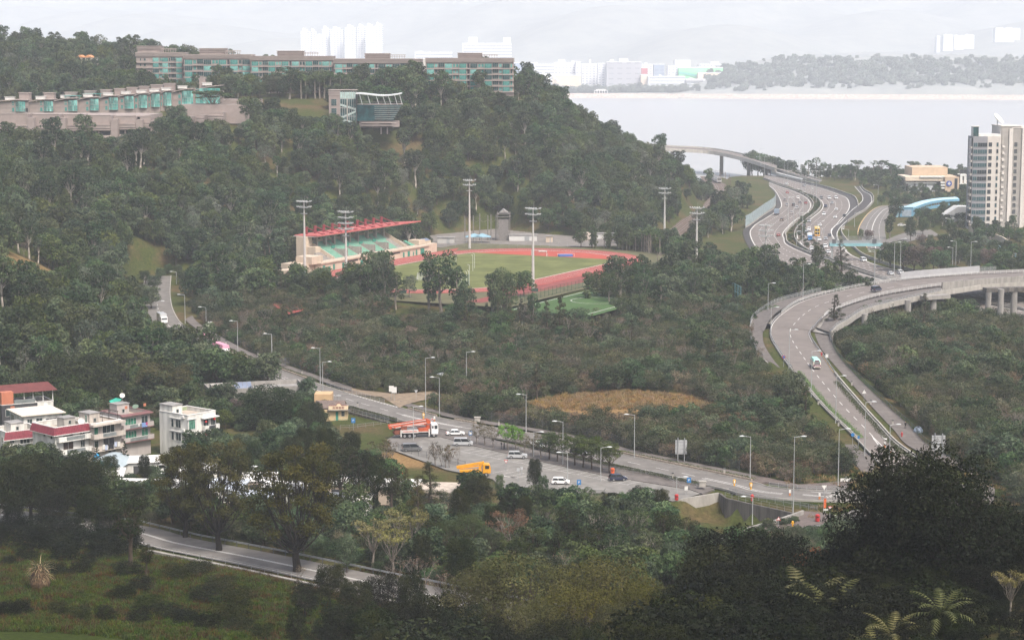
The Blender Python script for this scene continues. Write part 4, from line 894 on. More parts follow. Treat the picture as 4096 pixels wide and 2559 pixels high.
pm_=MB().bx(-.12,.12,-.12,.12,0,6.4).mesh('post',STL)
for q in rsm(NBP,3.2)[:60]:ob('post',pm_,t,q-o0)
ft=thing('bridge','curved elevated link road bridge over the harbour edge','bridge',(0,0,0));db=MB()
for s,P in((1,FLY.L),(-1,FLY.R)):
 wb=MB();wb.wall(dense(P),1.1,.5,z0=-1.8);wb.build('parapet',CCL,ft)
ribbon(db,[p-Vector((0,0,1.5))for p in FLY.L],[p-Vector((0,0,1.5))for p in FLY.R]);db.build('deck',CONC,ft)
for f in(.1,.24,.38,.52):p=interp_at(FLY.mid(),f);MB().tube((p.x,p.y,-4),(p.x,p.y,p.z-1.4),1.6,n=10).build('pier',CONC,ft)
mb=MB();WP=V3([('a',360,600),('a',600,640),('a',900,690)],8.);wz=[Vector(AT(T('a',360,535),WP[0].y)).z,Vector(AT(T('a',600,600),WP[1].y)).z,8.6]
vs_=[WP[0],WP[1],WP[2],Vector((WP[2].x,WP[2].y,wz[2])),Vector((WP[1].x,WP[1].y,wz[1])),Vector((WP[0].x,WP[0].y,wz[0]))];mb.add(vs_+[v+Vector((1,4,0))for v in vs_],[(0,1,2,3,4,5),(11,10,9,8,7,6),(0,6,7,1),(1,7,8,2),(2,8,9,3),(3,9,10,4),(4,10,11,5),(5,11,6,0)])
o=mb.build('retaining_wall',M('white_wall',(.62,.63,.63),var=.06));tag(o,'white wedge-shaped retaining wall under the elevated link road','wall')
def uwall(label,pts,zb,mat,th=.5,name='retaining_wall'):
 a=V3(pts);t=MB();n=len(a);vs_=[]
 for p,o in zip(a,offs(a)):
  for s in(-.5,.5):
   vs_+=[Vector((p.x+o[0]*th*s,p.y+o[1]*th*s,zb)),Vector((p.x+o[0]*th*s,p.y+o[1]*th*s,p.z))]
 fs=[]
 for i in range(n-1):
  b=i*4;c=b+4;fs+=[(b,c,c+1,b+1),(b+3,c+3,c+2,b+2),(b+1,c+1,c+3,b+3)]
 fs+=[(0,1,3,2),(4*n-4,4*n-2,4*n-1,4*n-3)]
 t.add(vs_,fs);o=t.build(name,mat);return tag(o,label,'wall')
uwall('pale concrete wing wall of the underpass beside the car park',[(32,1480,310,4.4),(32,1600,282,4.6),(32,1890,237,5.1)],-2,CCL)
uwall('dark stained concrete wall of the underpass below the railing',[(32,1900,240,5.05),(32,1955,282,5.),(33,0,330,4.95),(33,200,372,4.95),(33,370,410,5.)],-2,CONCD)
uwall('low curved concrete wall at the right end of the underpass',[(33,-60,545,5.1),(33,60,515,5.4),(33,250,462,5.9),(33,460,388,6.)],1,CONC)
uwall('stained ramp wall between the yellow village hall and the planter',[(21,845,870,5.),(21,1050,925,4.9),(21,1210,970,4.6)],0,CONCD)
TAUPE=M('taupe_render',(.285,.235,.215),rough=.9,var=.08,scale=.4);TAUPL=M('taupe_band',(.34,.285,.262),rough=.85,var=.06,scale=.5);TAUPD=M('taupe_shadow_gap',(.13,.105,.1),rough=.9,var=.1)
TEAL=gls('teal_glass',(.07,.29,.26),var=.5,scale=.22);TEALD=gls('dark_teal_glass',(.025,.075,.08),var=.6,scale=.25);TEALL=gls('pale_teal_glass',(.18,.45,.41),var=.45,scale=.3)
WFR=M('window_frame_grey',(.33,.33,.32),var=.05)
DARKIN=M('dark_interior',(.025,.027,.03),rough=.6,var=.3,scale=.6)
WTP=M('white_render',(.66,.65,.62),rough=.85,var=.07,scale=.5,streak=.2)
ROOFG=M('roof_grey',(.26,.25,.24),rough=.9,var=.2,scale=.6)
def xat(t,x,y,Y):return AT(T(t,x,y),Y)
WM={}
def winmesh(w,h,g,fr=.07,mull=2,dp=.12,frm=None,rows=1):
 k=(round(w,2),round(h,2),g.name,mull,dp,(frm or WFR).name,rows)
 if k in WM:return WM[k]
 m=MB();m.bx(-w/2+fr,w/2-fr,-dp*.4,.1,fr,h-fr,0)
 m.bx(-w/2,w/2,-dp,.1,0,fr,1);m.bx(-w/2,w/2,-dp,.1,h-fr,h,1);m.bx(-w/2,-w/2+fr,-dp,.1,fr,h-fr,1);m.bx(w/2-fr,w/2,-dp,.1,fr,h-fr,1)
 for i in range(1,mull):x=-w/2+w*i/mull;m.bx(x-fr*.4,x+fr*.4,-dp*.8,.1,fr,h-fr,1)
 for i in range(1,rows):z=h*i/rows;m.bx(-w/2+fr,w/2-fr,-dp*.75,.1,z-fr*.4,z+fr*.4,1)
 WM[k]=m.mesh('window',[g,frm or WFR]);return WM[k]
def win(par,x,z,y,w,h,g,rz=0,**k):return ob('window',winmesh(w,h,g,**k),par,(x,y,z),rz)
PAT=['B','s','D','B','ss','B','x','B','ss','B','D','s','B','n']
PW_={'B':3.6,'s':1.7,'D':3.,'ss':3.,'x':1.5,'n':1.2}
def apartment(label,t,x0,x1,yt,yb,Y,pat,pent,seed,floors=5,blank=0.):
 random.seed(seed);a=xat(t,x0,yt,Y);b=xat(t,x1,yt,Y);w=b[0]-a[0];ztop=a[2];z0=xat(t,x0,yb,Y)[2];D=15.
 o=thing('apartment_block',label,'apartment block',(a[0],Y,z0),0,'brown apartment blocks on the hill');H=ztop-z0
 fh=(H-2.6)/floors;body=MB();body.bx(0,w,0,D,-4,H-.05)
 body.build('wall',TAUPE,o)
 bands=MB()
 for k in range(4):bands.bx(-.5,w+.5,-.55,D+.3,H-2.3+k*.62,H-2.3+k*.62+.34)
 bands.build('cornice',TAUPL,o)
 sl=MB()
 for f in range(floors):sl.bx(-.12,w+.12,-.85,.3,f*fh-.22,f*fh+.3)
 sl.build('floor_band',TAUPL,o)
 tot=sum(PW_[p]for p in pat);sc=(w-1-blank)/tot;x=.5+blank
 for p in pat:
  pw=PW_[p]*sc;c=x+pw/2
  for f in range(floors):
   zb=f*fh+.32;g=random.choice([TEAL,TEAL,TEALD,TEALL])
   if p=='B':win(o,c,zb,-.72,pw*.92,fh-.62,g,mull=4,dp=.2)
   elif p=='s':win(o,c,zb+.45,-.06,pw*.72,fh-1.25,g,mull=2)
   elif p=='ss':win(o,c-pw*.24,zb+.45,-.06,pw*.36,fh-1.25,g,mull=1);win(o,c+pw*.24,zb+.45,-.06,pw*.36,fh-1.25,g,mull=1)
   elif p=='D':win(o,c,zb+.5,-.05,pw*.9,fh-.8,TEALD,mull=3,dp=.25)
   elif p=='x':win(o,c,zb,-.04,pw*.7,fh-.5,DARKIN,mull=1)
   else:win(o,c,zb+.3,-.06,pw*.7,fh-1.,g,mull=1)
  x+=pw
 if blank:
  for f in range(floors):win(o,blank*.28,f*fh+.9,-.06,.8,fh-1.6,TEALD,mull=1);win(o,blank*.55,f*fh+.9,-.06,1.2,fh-1.6,TEALD,mull=1)
 px0,px1,pyt=pent;pa=xat(t,px0,pyt,Y);pb=xat(t,px1,pyt,Y);bxs('roof_house',((pa[0]-a[0],pb[0]-a[0],3,11,H-.1,pa[2]-z0-.3),),TAUPE,o)
 pr=MB();hh=pa[2]-z0;
 for k in range(3):pr.bx(pa[0]-a[0]-.4,pb[0]-a[0]+.4,2.6,11.4,hh-.3-k*.8,hh-k*.8)
 pr.build('roof_house_cornice',TAUPL,o)
 rl=MB();q0=pb[0]-a[0]
 for k in range(7):rl.bx(q0+k*1.3,q0+k*1.3+.2,2,2.3,H,H+1.9)
 rl.bx(q0,min(w,q0+8.6),1.9,2.4,H+1.7,H+2.);rl.bx(q0,min(w,q0+8.6),1.9,2.4,H+1.,H+1.2);rl.build('pergola',TAUPL,o)
 return o
apartment('leftmost brown apartment block with a tall blank side and narrow slits',0,1175,1582,452,730,1092,['B','s','B','n','D','B'],(1178,1383,398),1,blank=8.5)
apartment('second brown apartment block from the left, with a broad roof house at its centre',0,1586,2170,470,775,1085,['B','s','D','B','ss','B','x','B','s','B'],(1715,1940,418),2)
apartment('middle one of the five brown apartment blocks, behind the tall palms',1,4,714,484,775,1078,PAT,(230,452,440),3)
apartment('fourth brown apartment block from the left, half hidden by the hilltop trees',1,726,1480,507,775,1068,PAT,(990,1203,462),4)
o5=apartment('rightmost brown apartment block standing on columns at the edge of the hill',1,1517,2278,502,797,1058,PAT,(1795,2003,458),5)
mb=MB()
for x in(28,36,44):mb.bx(x,x+.9,1,2,-6,-3.9)
mb.build('column',TAUPL,o5)
EXCL+=[(-185+i*13,1088,12)for i in range(15)]
gp=MB();a=xat(1,1492,510,1085);b=xat(1,1510,720,1085);gp.bx(a[0],b[0]+.8,1085,1090,70,a[2]);o=gp.build('stair_tower',WTP);tag(o,'thin white stair tower in the gap left of the rightmost apartment block','tower')
def terrace(label,x0,x1,bx0,bx1,yt0,yt1,yb,Y,tow,seed,bigbay=False):
 random.seed(seed);a=xat(0,x0,yt0,Y);b=xat(0,x1,yt1,Y);z0=xat(0,x0,yb,Y)[2];w=b[0]-a[0];h0=a[2]-z0;h1=b[2]-z0
 o=thing('terrace_house',label,'house',(a[0],Y,z0),0,'terrace houses of the upper row')
 bxs('wall',((0,w-.1,0,9,-3,min(h0,h1)-.45),),TAUPE,o)
 bd=MB()
 for z in(2.4,2.9,h0-1.3,h0-.9):bd.bx(0,w-.15,-.12,.1,z,z+.22)
 bd.build('band',TAUPL,o)
 ba=xat(0,bx0,yt0,Y)[0]-a[0];bb=xat(0,bx1,yt0,Y)[0]-a[0];hb=h0+(h1-h0)*.6
 g=MB();n=6;
 for i in range(n):
  u0,u1=i/n,(i+1)/n
  f=lambda u,z:Vector((ba+(bb-ba)*u,-.3-1.5*math.sin(math.pi*u)*(.6+.4*z/hb),z))
  m0=random.choice((0,0,1));g.quad(f(u0,.6),f(u1,.6),f(u1,hb*.52),f(u0,hb*.52),m0);g.quad(f(u0,hb*.52),f(u1,hb*.52),f(u1,hb-.4),f(u0,hb-.4),1-m0 if i%3 else 0)
 g.build('glazed_bay',[TEAL,TEALL],o)
 fr=MB()
 for i in range(n+1):
  u=i/n;fr.tube(Vector((ba+(bb-ba)*u,-.36-1.5*math.sin(math.pi*u)*.6,.5)),Vector((ba+(bb-ba)*u,-.36-1.5*math.sin(math.pi*u),hb-.4)),.06,n=4)
 for z in(.6,hb*.3,hb*.52):fr.path([Vector((ba+(bb-ba)*i/n,-.36-1.5*math.sin(math.pi*i/n)*(.6+.4*z/hb),z))for i in range(n+1)],[.07]*(n+1),4)
 fr.build('glazing_bars',WFR,o)
 for z in(.5,3.6):win(o,ba-1.3,z,-.05,1.3,2.,TEAL,mull=1)
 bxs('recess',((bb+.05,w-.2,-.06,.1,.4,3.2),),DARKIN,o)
 rf=MB();k=8;P=[]
 for i in range(k+1):
  u=i/k;P.append((w*u,h0+(h1-h0)*u+.5*math.sin(math.pi*u)-.35*(1-u)))
 vs_=[Vector((x,-1.1,z))for x,z in P]+[Vector((x,9.3,z))for x,z in P]+[Vector((x,-1.1,z+.38))for x,z in P]+[Vector((x,9.3,z+.38))for x,z in P]
 m=k+1;fs=[]
 for i in range(k):fs+=[(i,i+1,m+i+1,m+i)[::-1],(2*m+i,2*m+i+1,3*m+i+1,3*m+i),(i,i+1,2*m+i+1,2*m+i),(m+i,3*m+i,3*m+i+1,m+i+1)]
 fs+=[(0,2*m,3*m,m),(k,m+k,3*m+k,2*m+k)]
 rf.add(vs_,fs);rf.build('roof',TAUPL,o)
 if tow:
  ta=xat(0,tow[0],tow[2],Y+7);tb=xat(0,tow[1],tow[2],Y+7);th=ta[2]-z0;bxs('roof_house',((ta[0]-a[0],tb[0]-a[0],5,9.2,h0-1,th-.35),),TAUPE,o)
  bxs('roof_house_cornice',((ta[0]-a[0]-.35,tb[0]-a[0]+.35,4.7,9.5,th-.32,th),(ta[0]-a[0]-.15,tb[0]-a[0]+.15,4.85,9.4,th-.9,th-.7),),TAUPL,o)
 if seed%2==0 or seed>4:
  ac=MB();cx=w*.45;ac.bx(cx-2.3,cx+2.3,1.6,4,max(h0,h1)+.2,max(h0,h1)+1.5);ac.bx(cx-2.6,cx+2.6,1.3,4.3,max(h0,h1)+1.5,max(h0,h1)+1.65);ac.build('plant_room',WTP,o)
 return o
UP=[(-60,242,135,218,880,868,975,(172,262,800),None),(245,462,378,458,878,862,973,(385,474,800),None),(465,668,590,668,872,852,970,(570,660,796),None),(670,852,775,852,860,842,966,(737,824,785),None),(855,1014,940,1018,848,830,960,(875,960,775),None),(1018,1158,1075,1155,836,818,950,(995,1080,765),None),(1162,1276,1197,1270,826,808,944,(1102,1190,755),None),(1280,1382,1305,1380,816,798,935,(1210,1290,745),None),(1386,1482,1410,1480,806,786,925,(1310,1412,732),None),(1486,1672,1572,1668,796,770,912,(1422,1510,720),None),(1676,1915,1690,1900,780,742,905,(1726,1776,676),None)]
UL=['brown terrace house of the upper row cut by the left picture edge','second brown terrace house of the upper row from the left edge','third terrace house of the upper row from the left, with white roof plant room','fourth terrace house of the upper row from the left, below a turquoise awning','fifth terrace house of the upper row from the left','sixth terrace house of the upper row from the left, above the hedge','seventh terrace house of the upper row from the left','eighth terrace house of the upper row, third from the wide glass end','ninth terrace house of the upper row, next but one to the wide glass end','tenth terrace house of the upper row, beside the wide glass end','last terrace house of the upper row with a very wide teal glass front']
for i,(u,lb)in enumerate(zip(UP,UL)):terrace(lb,u[0],u[1],u[2],u[3],u[4],u[5],u[6],1004+i*2.5,u[7],20+i)
for(x0,x1,y,Y,lb)in((555,690,832,1010,'flat turquoise roof awning over the third and fourth terrace houses'),(718,872,815,1014,'flat turquoise roof awning right of the first turquoise awning')):
 a=xat(0,x0,y,Y);b=xat(0,x1,y,Y);mb=MB();mb.bx(a[0],b[0],Y,Y+4,a[2],a[2]+.22)
 for q in(a[0]+.3,b[0]-.5):mb.bx(q,q+.2,Y+.2,Y+.4,a[2]-1.6,a[2])
 tag(mb.build('awning',M('turquoise_awning',(.05,.26,.24),var=.1)),lb,'awning')
def lower(label,x0,x1,yt,yb0,Y,seed,floors,pil):
 a=xat(0,x0,yt,Y);b=xat(0,x1,yt,Y);zt=a[2];w=b[0]-a[0];zb0=xat(0,x0,yb0,Y)[2]
 o=thing('terrace_house',label,'house',(a[0],Y,zb0),0,'terrace houses of the lower row');H=zt-zb0
 bxs('wall',((0,w,0,12,-9,H),),TAUPE,o)
 bxs('coping',((-.15,w+.15,-.15,.5,H,H+.25),),TAUPL,o)
 def roundslab(z,t):
  n=8;P=[(-.2,1.)]+[(-.2+(w+.4)*(.5-.5*math.cos(math.pi*i/n)),-.5-1.3*math.sin(math.pi*i/n)**.6)for i in range(n+1)]+[(w+.2,1.)]
  return P
 for k in range(3):m=MB();m.prism(roundslab(0,0),-.9-k*1.05,-.2-k*1.05);m.build('balcony_band',TAUPL if k%2 else TAUPE,o)
 for f in range(floors):
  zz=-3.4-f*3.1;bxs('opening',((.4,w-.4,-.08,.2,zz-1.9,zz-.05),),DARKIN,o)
  m=MB();m.prism(roundslab(0,0),zz-2.9,zz-1.9);m.build('balcony',TAUPL,o)
  bxs('column',((w*.42,w*.5,-.25,.1,zz-1.9,zz),),TAUPL,o)
 if pil:bxs('pillar',((w+.2,w+3.2,-.9,10,-12,H-1.6),),TAUPE,o)
 return o
LW=[(-40,235,985,1075,1),(275,505,990,1073,1),(552,712,992,1073,1),(760,955,1000,1070,1),(1000,1172,1005,1062,2),(1182,1302,1010,1050,3),(1340,1440,1020,1045,3),(1476,1556,1020,1030,3),(1590,1650,1010,1018,2),(1692,1762,1000,1008,2),(1800,1930,975,990,1)]
LN=['brown house of the lower row cut by the left picture edge','second brown house of the lower row from the left edge','third brown house of the lower row, behind the green treetops','fourth brown house of the lower row, with plants on its parapet','fifth house of the lower row, with dark openings above the trees','sixth house of the lower row, showing three rounded balconies','seventh house of the lower row, narrow with stacked rounded balconies','eighth house of the lower row, narrow and beside the big pillar','ninth house of the lower row, half behind the bare-topped tree','tenth house of the lower row behind the sprawling pale tree','last low house of the lower row right of the sprawling tree']
for i,(u,lb)in enumerate(zip(LW,LN)):lower(lb,u[0],u[1],u[2],u[3],905+i*4,40+i,u[4],i not in(8,9,10))
mb=MB()
for(x0,x1,y0,y1,Y)in((1560,2150,905,960,955),(1900,2240,860,905,975)):
 a=xat(0,x0,y0,Y);b=xat(0,x1,y1,Y);mb.bx(a[0],b[0],Y,Y+14,b[2]-6,a[2])
o=mb.build('retaining_terrace',TAUPE);tag(o,'broad brown podium terrace between the lower houses and the apartment blocks','terrace')
a=xat(0,-60,985,925);b=xat(0,1580,985,960)
o=bxs('podium',((a[0],b[0]-14,925,985,60,a[2]-1.2),),TAUPE);tag(o,'long brown podium deck behind the lower row of houses','podium')
RECTS=[(-270,-160,896,1046),(-160,-128,925,1046),(-128,-90,975,1052)]
YC=985;a=xat(1,680,782,YC);b=xat(1,918,1045,YC);t=thing('club_tower','club tower with a brown side and a glass stair side, left of the boat-shaped hall','tower',(a[0],YC,b[2]));H=a[2]-b[2];w=b[0]-a[0];wl=w*.41
bxs('wall',((0,wl,0,10,-9,H),),TAUPE,t);bxs('core',((wl+.05,w,.3,10,-9,H-.4),),DARKIN,t)
for k in range(3):bxs('band',((-.2,wl+.05,-.2,.2,H-2.4+k*.8,H-2+k*.8),),TAUPL,t)
for z in(H*.5,H*.2):win(t,wl*.45,z,-.05,2.6,3.2,TEALD,mull=3,rows=3)
m=MB()
for i in range(8):x=wl+.1+(w-wl-.1)*i/7;m.bx(x-.09,x+.09,-.15,.3,-2,H-.5)
for z in(H*.15,H*.42,H*.72):m.bx(wl,w,-.12,.3,z-.12,z+.12)
m.build('mullions',WFR,t);bxs('upper_glazing',((wl,w,-.02,.28,H*.73,H-.8),),M('white_glass',(.42,.55,.52),rough=.2,var=.2),t)
bxs('stair_glazing',((wl,w,0,.25,-2,H*.72),),TEALD,t)
m=MB();n=4
for(z0,z1)in((H*.05,H*.28),(H*.5,H*.34),(H*0.,H*-.1)):m.add([(wl,-.06,z0),(w,-.06,z1),(w,-.06,z1+1),(wl,-.06,z0+1)],[(0,1,2,3)])
m.build('stair_flight',M('pale_stair',(.42,.52,.5),var=.1),t);bxs('pier',((wl+3.2,wl+3.9,-.3,.2,-2,H*.72),),CCL,t)
bxs('roof',((-.3,w+.2,-.4,10.2,H,H+.3),),TAUPL,t)
a=xat(1,925,905,YC);b=xat(1,1312,1045,YC);t=thing('club_hall','boat-shaped glass club hall with louvred end and propped canopy roof','club house',(a[0],YC,b[2]));w=b[0]-a[0];H=a[2]-b[2]
def hull(u,z):
 k=.8+.2*z;x=w*u*(k if u>.55 else 1)+(0 if u<=.55 else 0);y=-4.2*math.sin(math.pi*min(1,u*.92+.08))*k
 return Vector((x,y,z*H))
m=MB();n=16
for i in range(n):
 for z0,z1 in((0,.5),(.5,1.)):m.quad(hull(i/n,z0),hull((i+1)/n,z0),hull((i+1)/n,z1),hull(i/n,z1))
m.build('glass_hull',gls('hall_glass',(.02,.075,.085),var=.5),t)
m=MB()
for k in range(7):
 z=.12+k*.13;m.path([hull(.4+.6*i/10,z)+Vector((0,-.3,0))for i in range(11)],[.16]*11,4)
m.build('louvre',M('louvre_grey',(.22,.27,.26),var=.1),t)
m=MB();P=[(x,y)for x,y,_ in[hull(i/12,0)for i in range(13)]]+[(w,8),(0,8)]
m.prism([(x*.88+w*.05,y*.9)for x,y in P],-3.2,-.05);m.build('base',TAUPE,t)
bxs('base_band',((w*.1,w*.9,-3.6,.2,-1.1,-.7),(w*.1,w*.9,-3.7,.2,-2.3,-1.9),),TAUPL,t)
m=MB()
for x in(.52,.66):m.bx(w*x,w*x+.7,-1,-.3,-6.5,-3.2)
m.build('support_leg',TAUPL,t)
m=MB();m.prism([(x,y)for x,y,_ in[hull(i/12,1)for i in range(13)]]+[(w,9),(0,9)],H+.02,H+.3);m.build('deck',TAUPL,t)
m=MB();m.path([hull(i/12,1)+Vector((0,0,1.3))for i in range(13)],[.07]*13,4);m.build('deck_rail',WFR,t)
cn=MB();n=12;A=[];B_=[]
for i in range(n+1):
 u=i/n;z=H+4.2+.9*math.cos(u*4.6)*(1-u*.3)+u*1.;A.append(Vector((w*(u*1.03-.02),-4.4,z)));B_.append(Vector((w*(u*1.03-.02),5,z+.3)))
ribbon(cn,A,B_);ribbon(cn,[p+Vector((0,0,.45))for p in A],[p+Vector((0,0,.45))for p in B_]);ribbon(cn,A,[p+Vector((0,0,.45))for p in A]);cn.build('canopy',M('canopy_white',(.56,.58,.58),rough=.4,var=.05),t)
pr=MB()
for u in(.08,.26,.45,.6,.72,.86,.97):z=H+4.2+.9*math.cos(u*4.6)*(1-u*.3)+u;pr.tube((w*u+1.1,-3.2,H),(w*u-.2,-4,z),.16,n=6)
pr.build('prop',M('canopy_white',(.56,.58,.58)),t)
EXCL+=[(-82,990,8),(-72,992,8),(-60,990,9),(-50,990,8),(-70,978,5),(-60,978,5)]
for(x0,x1,yt,yb,Y,lb)in((460,552,474,520,1190,'pale villa with two small orange gables among trees on the left ridge'),(650,800,476,540,1180,'long pale villa with an orange roof on the left ridge'),(780,872,502,562,1170,'white flat-roofed villa at the end of the orange roofed row')):
 a=xat(0,x0,yt,Y);b=xat(0,x1,yb,Y);t=thing('villa',lb,'villa',(a[0],Y,b[2]));w=b[0]-a[0];H=a[2]-b[2]
 bxs('wall',((0,w,0,9,-6,H*.66),),M('cream_render',(.72,.64,.52),var=.06),t)
 if 'flat' not in lb:
  m=MB();ng_=2 if w<16 else 3
  for i in range(ng_):u0,u1=w*i/ng_,w*(i+1)/ng_;m.extr([(u0-.2,H*.64),(u1+.2,H*.64),((u0+u1)/2,H)],-.5,9.3)
  m.build('roof',M('orange_tiles',(.55,.25,.11),var=.2),t)
 else:
  bxs('roof',((-.2,w+.2,-.2,9.2,H*.66,H*.74),(w*.3,w*.6,2,6,H*.74,H),),WTP,t)
 for i in range(3):win(t,w*(.2+.3*i),H*.22,-.04,1.6,1.7,DARKIN,mull=2)
 EXCL.append((a[0]+w/2,Y+4,13));EXCL.append((a[0]+w/2,Y-10,8))
YT=1040;SPAN=M('grey_spandrel',(.24,.24,.26),rough=.6,var=.06);CREAM=M('cream_tower',(.55,.51,.47),rough=.85,var=.06,scale=.3);CREAMR=M('cream_ribs',(.62,.58,.54),rough=.85,var=.05)
BLG=gls('blue_glass',(.055,.115,.135),var=.5,scale=.15);BLD=gls('dark_blue_glass',(.022,.032,.045),var=.5,scale=.2)
a=xat(13,1918,600,YT);z0=a[2];x0=a[0];t=thing('residential_tower','tall pale residential tower with a glass corner at the right picture edge','apartment tower',(x0,YT,z0))
def tx(x):return xat('c',x,100,YT)[0]-x0
zt=xat(3,1930,1180,YT)[2]-z0;fh=107/3.978*YT/FPX;nf=int(zt/fh)
bxs('glass_wing',((tx(1560),tx(1790),0,12,-4,zt),),SPAN,t)
bxs('window_wing',((tx(1790)+.05,tx(2010),.6,12,-4,zt),),CREAM,t)
zc=xat(3,2020,1095,YT)[2]-z0
bxs('ribbed_wing',((tx(2010)+.05,tx(2700),2.2,22,-4,zc),),CREAM,t)
zc2=xat(3,2240,1112,YT)[2]-z0
bxs('pilaster',((tx(2140),tx(2200),.8,2.15,-4,zc2),(tx(2345),tx(2380),.6,2.15,-4,zc2),),CREAMR,t)
rb=MB();k=0
while k*.62<zc-1:rb.bx(tx(2030),tx(2140)-.1,1.5,2.15,k*.62,k*.62+.3);rb.bx(tx(2205),tx(2345)-.1,1.3,2.15,k*.62,k*.62+.3);k+=1
rb.build('rib',CREAMR,t)
for f in range(nf):
 z=f*fh+.9;g=random.choice([BLG,BLG,BLD])
 win(t,(tx(1565)+tx(1632))/2,z,-.1,tx(1632)-tx(1565),fh-1.3,BLG,mull=2,dp=.1);win(t,(tx(1635)+tx(1785))/2,z,-.1,tx(1785)-tx(1635),fh-1.3,g,mull=4,dp=.1)
 win(t,(tx(1812)+tx(1866))/2,z+.1,.55,tx(1866)-tx(1812),fh-1.3,BLD,mull=2);win(t,(tx(1938)+tx(1970))/2,z+.1,.55,tx(1970)-tx(1938),fh-1.3,random.choice([BLD,BLG]),mull=1)
 if f<nf+2:win(t,(tx(2225)+tx(2275))/2,z+.1,1.25,tx(2275)-tx(2225),fh-1.3,BLD,mull=3,rows=3)
for i in range(0,nf,1):
 m=MB();m.bx(tx(2035),tx(2075),.9,2.1,i*fh+.5,i*fh+1.6);
 if i<24:m.build('bay_box',CREAMR,t)
m=MB()
for i in range(nf):m.bx(tx(1535),tx(1558),.5,6,i*fh,i*fh+1.1)
m.build('balcony',CREAM,t);bxs('balcony_recess',((tx(1540),tx(1556),.8,5.6,-4,zt-1),),BLD,t)
bxs('cornice',((tx(2005),tx(2330),1.5,22.4,zc,zc+.5),(tx(2180),tx(2750),1,22.6,zc2+.05,zc2+.45),),CREAMR,t)
bxs('roof_pavilion',((tx(1565),tx(1650),1,6,zt,zt+5),),TEALD,t);bxs('roof_parapet',((tx(1555),tx(1665),.6,6.4,zt+5,zt+5.3),(tx(1655),tx(2010),1,11,zt,zt+1.2),),WTP,t)
def dish(label,P,r,az,el,mat=None,name='satellite_dish',mast=1.5,group=None):
 t=thing(name,label,'satellite dish',P,0,group);m=MB();n=14;d=Vector((math.cos(az)*math.cos(el),math.sin(az)*math.cos(el),math.sin(el)));u=d.orthogonal().normalized();v=d.cross(u);c=Vector((0,0,mast));rows=[]
 for k in range(5):
  q=k/4;rows.append([c+d*(q*q*r*.35)+(u*math.cos(2*math.pi*i/n)+v*math.sin(2*math.pi*i/n))*r*q for i in range(n+1)])
 for a_,b_ in zip(rows[:-1],rows[1:]):
  for i in range(n):m.quad(a_[i],a_[i+1],b_[i+1],b_[i]);m.quad(b_[i]-d*.06,b_[i+1]-d*.06,a_[i+1]-d*.06,a_[i]-d*.06)
 m.build('reflector',mat or WTP,t);s=MB();s.tube((0,0,-.5),c,max(.05,r*.06),n=6);s.tube(c,c+d*r*.7,max(.03,r*.025),n=4);s.build('mast',STL,t);return t
p=xat(3,2168,1082,YT);dish('white satellite dish on the roof of the residential tower',(p[0],YT+8,p[2]),3.4,-.6,.7,mast=2.5)
EXCL+=[(x0+10,YT+8,20),(x0+28,YT+8,20)]
YB=1330;BEI=M('beige_stone',(.5,.38,.27),rough=.85,var=.08,scale=.4);BEL=M('beige_light',(.58,.49,.39),var=.06)
def cx(x,y=600):return xat('c',x,y,YB)
o0=cx(495,880);t=thing('beige_building','beige institutional building with a round blue emblem and white corner lantern','building',(o0[0],YB,o0[2]));z_=lambda y:cx(500,y)[2]-o0[2];x_=lambda x:cx(x)[0]-o0[0]
bxs('upper_hall',((x_(655),x_(1225),14,40,0,z_(455)),),BEI,t);bxs('roof_slab',((x_(495),x_(1110),2,30,z_(655),z_(590)),),BEL,t)
bxs('emblem_wall',((x_(1110),x_(1330),-2,26,-6,z_(585)),),BEI,t);bxs('right_wing',((x_(1330),x_(1560),-1,26,-6,z_(650)),),BEI,t)
bxs('glass_hall',((x_(520),x_(990),4,24,z_(860),z_(680)),),M('hall_glazing',(.5,.52,.54),rough=.3,var=.12),t);m=MB()
for x in(520,640,815,985):m.bx(x_(x),x_(x)+1.2,3.6,4.4,z_(860),z_(670))
m.build('hall_column',DSTEEL,t);bxs('hall_eaves',((x_(505),x_(1000),3.2,24,z_(700),z_(676)),),WTP,t);bxs('eaves_gap',((x_(520),x_(990),3.4,20,z_(668),z_(655)),),DARKIN,t)
for y in(690,730,775):bxs('fin',((x_(1045),x_(1125),-1.6,2,z_(y),z_(y-24)),),WTP,t)
bxs('parapet',((x_(725),x_(1115),1.2,4,z_(600),z_(578)),),WTP,t)
m=MB();zc_=(z_(645)+z_(735))/2;rr=(z_(645)-z_(735))/2;m.tube((x_(1170),-2.05,zc_),(x_(1170),-2.5,zc_),rr,n=24);e=m.build('emblem',M('emblem_blue',(.05,.09,.33),var=.05),t)
m=MB();q=rr*.55;X=x_(1170)
m.bx(X-.28,X+.28,-2.62,-2.5,zc_-q,zc_+q);m.bx(X-q,X+q,-2.66,-2.5,zc_-.28,zc_+.28);m.bx(X-q*.55,X+q*.55,-2.7,-2.55,zc_-q*.55,zc_-q*.4);m.bx(X-q*.55,X+q*.55,-2.7,-2.55,zc_+q*.4,zc_+q*.55);m.build('emblem_sign',WTP,e)
m=MB();xa,xb=x_(1345),x_(1445);m.bx(xa,xa+1.6,-2,-.5,z_(705),z_(548));m.bx(xb-1.6,xb,-2,-.5,z_(705),z_(548));m.bx(xa,xb,-2.1,-.4,z_(575),z_(548));m.bx(xa-.3,xb+.3,-2.2,6,z_(705),z_(688));m.add([(xa-.4,-2.2,z_(548)),(xb+.4,-2.2,z_(548)),(xb+.4,6,z_(548)),(xa-.4,6,z_(548)),((xa+xb)/2,2,z_(526))],[(0,1,4),(1,2,4),(2,3,4),(3,0,4)]);m.build('lantern',WTP,t)
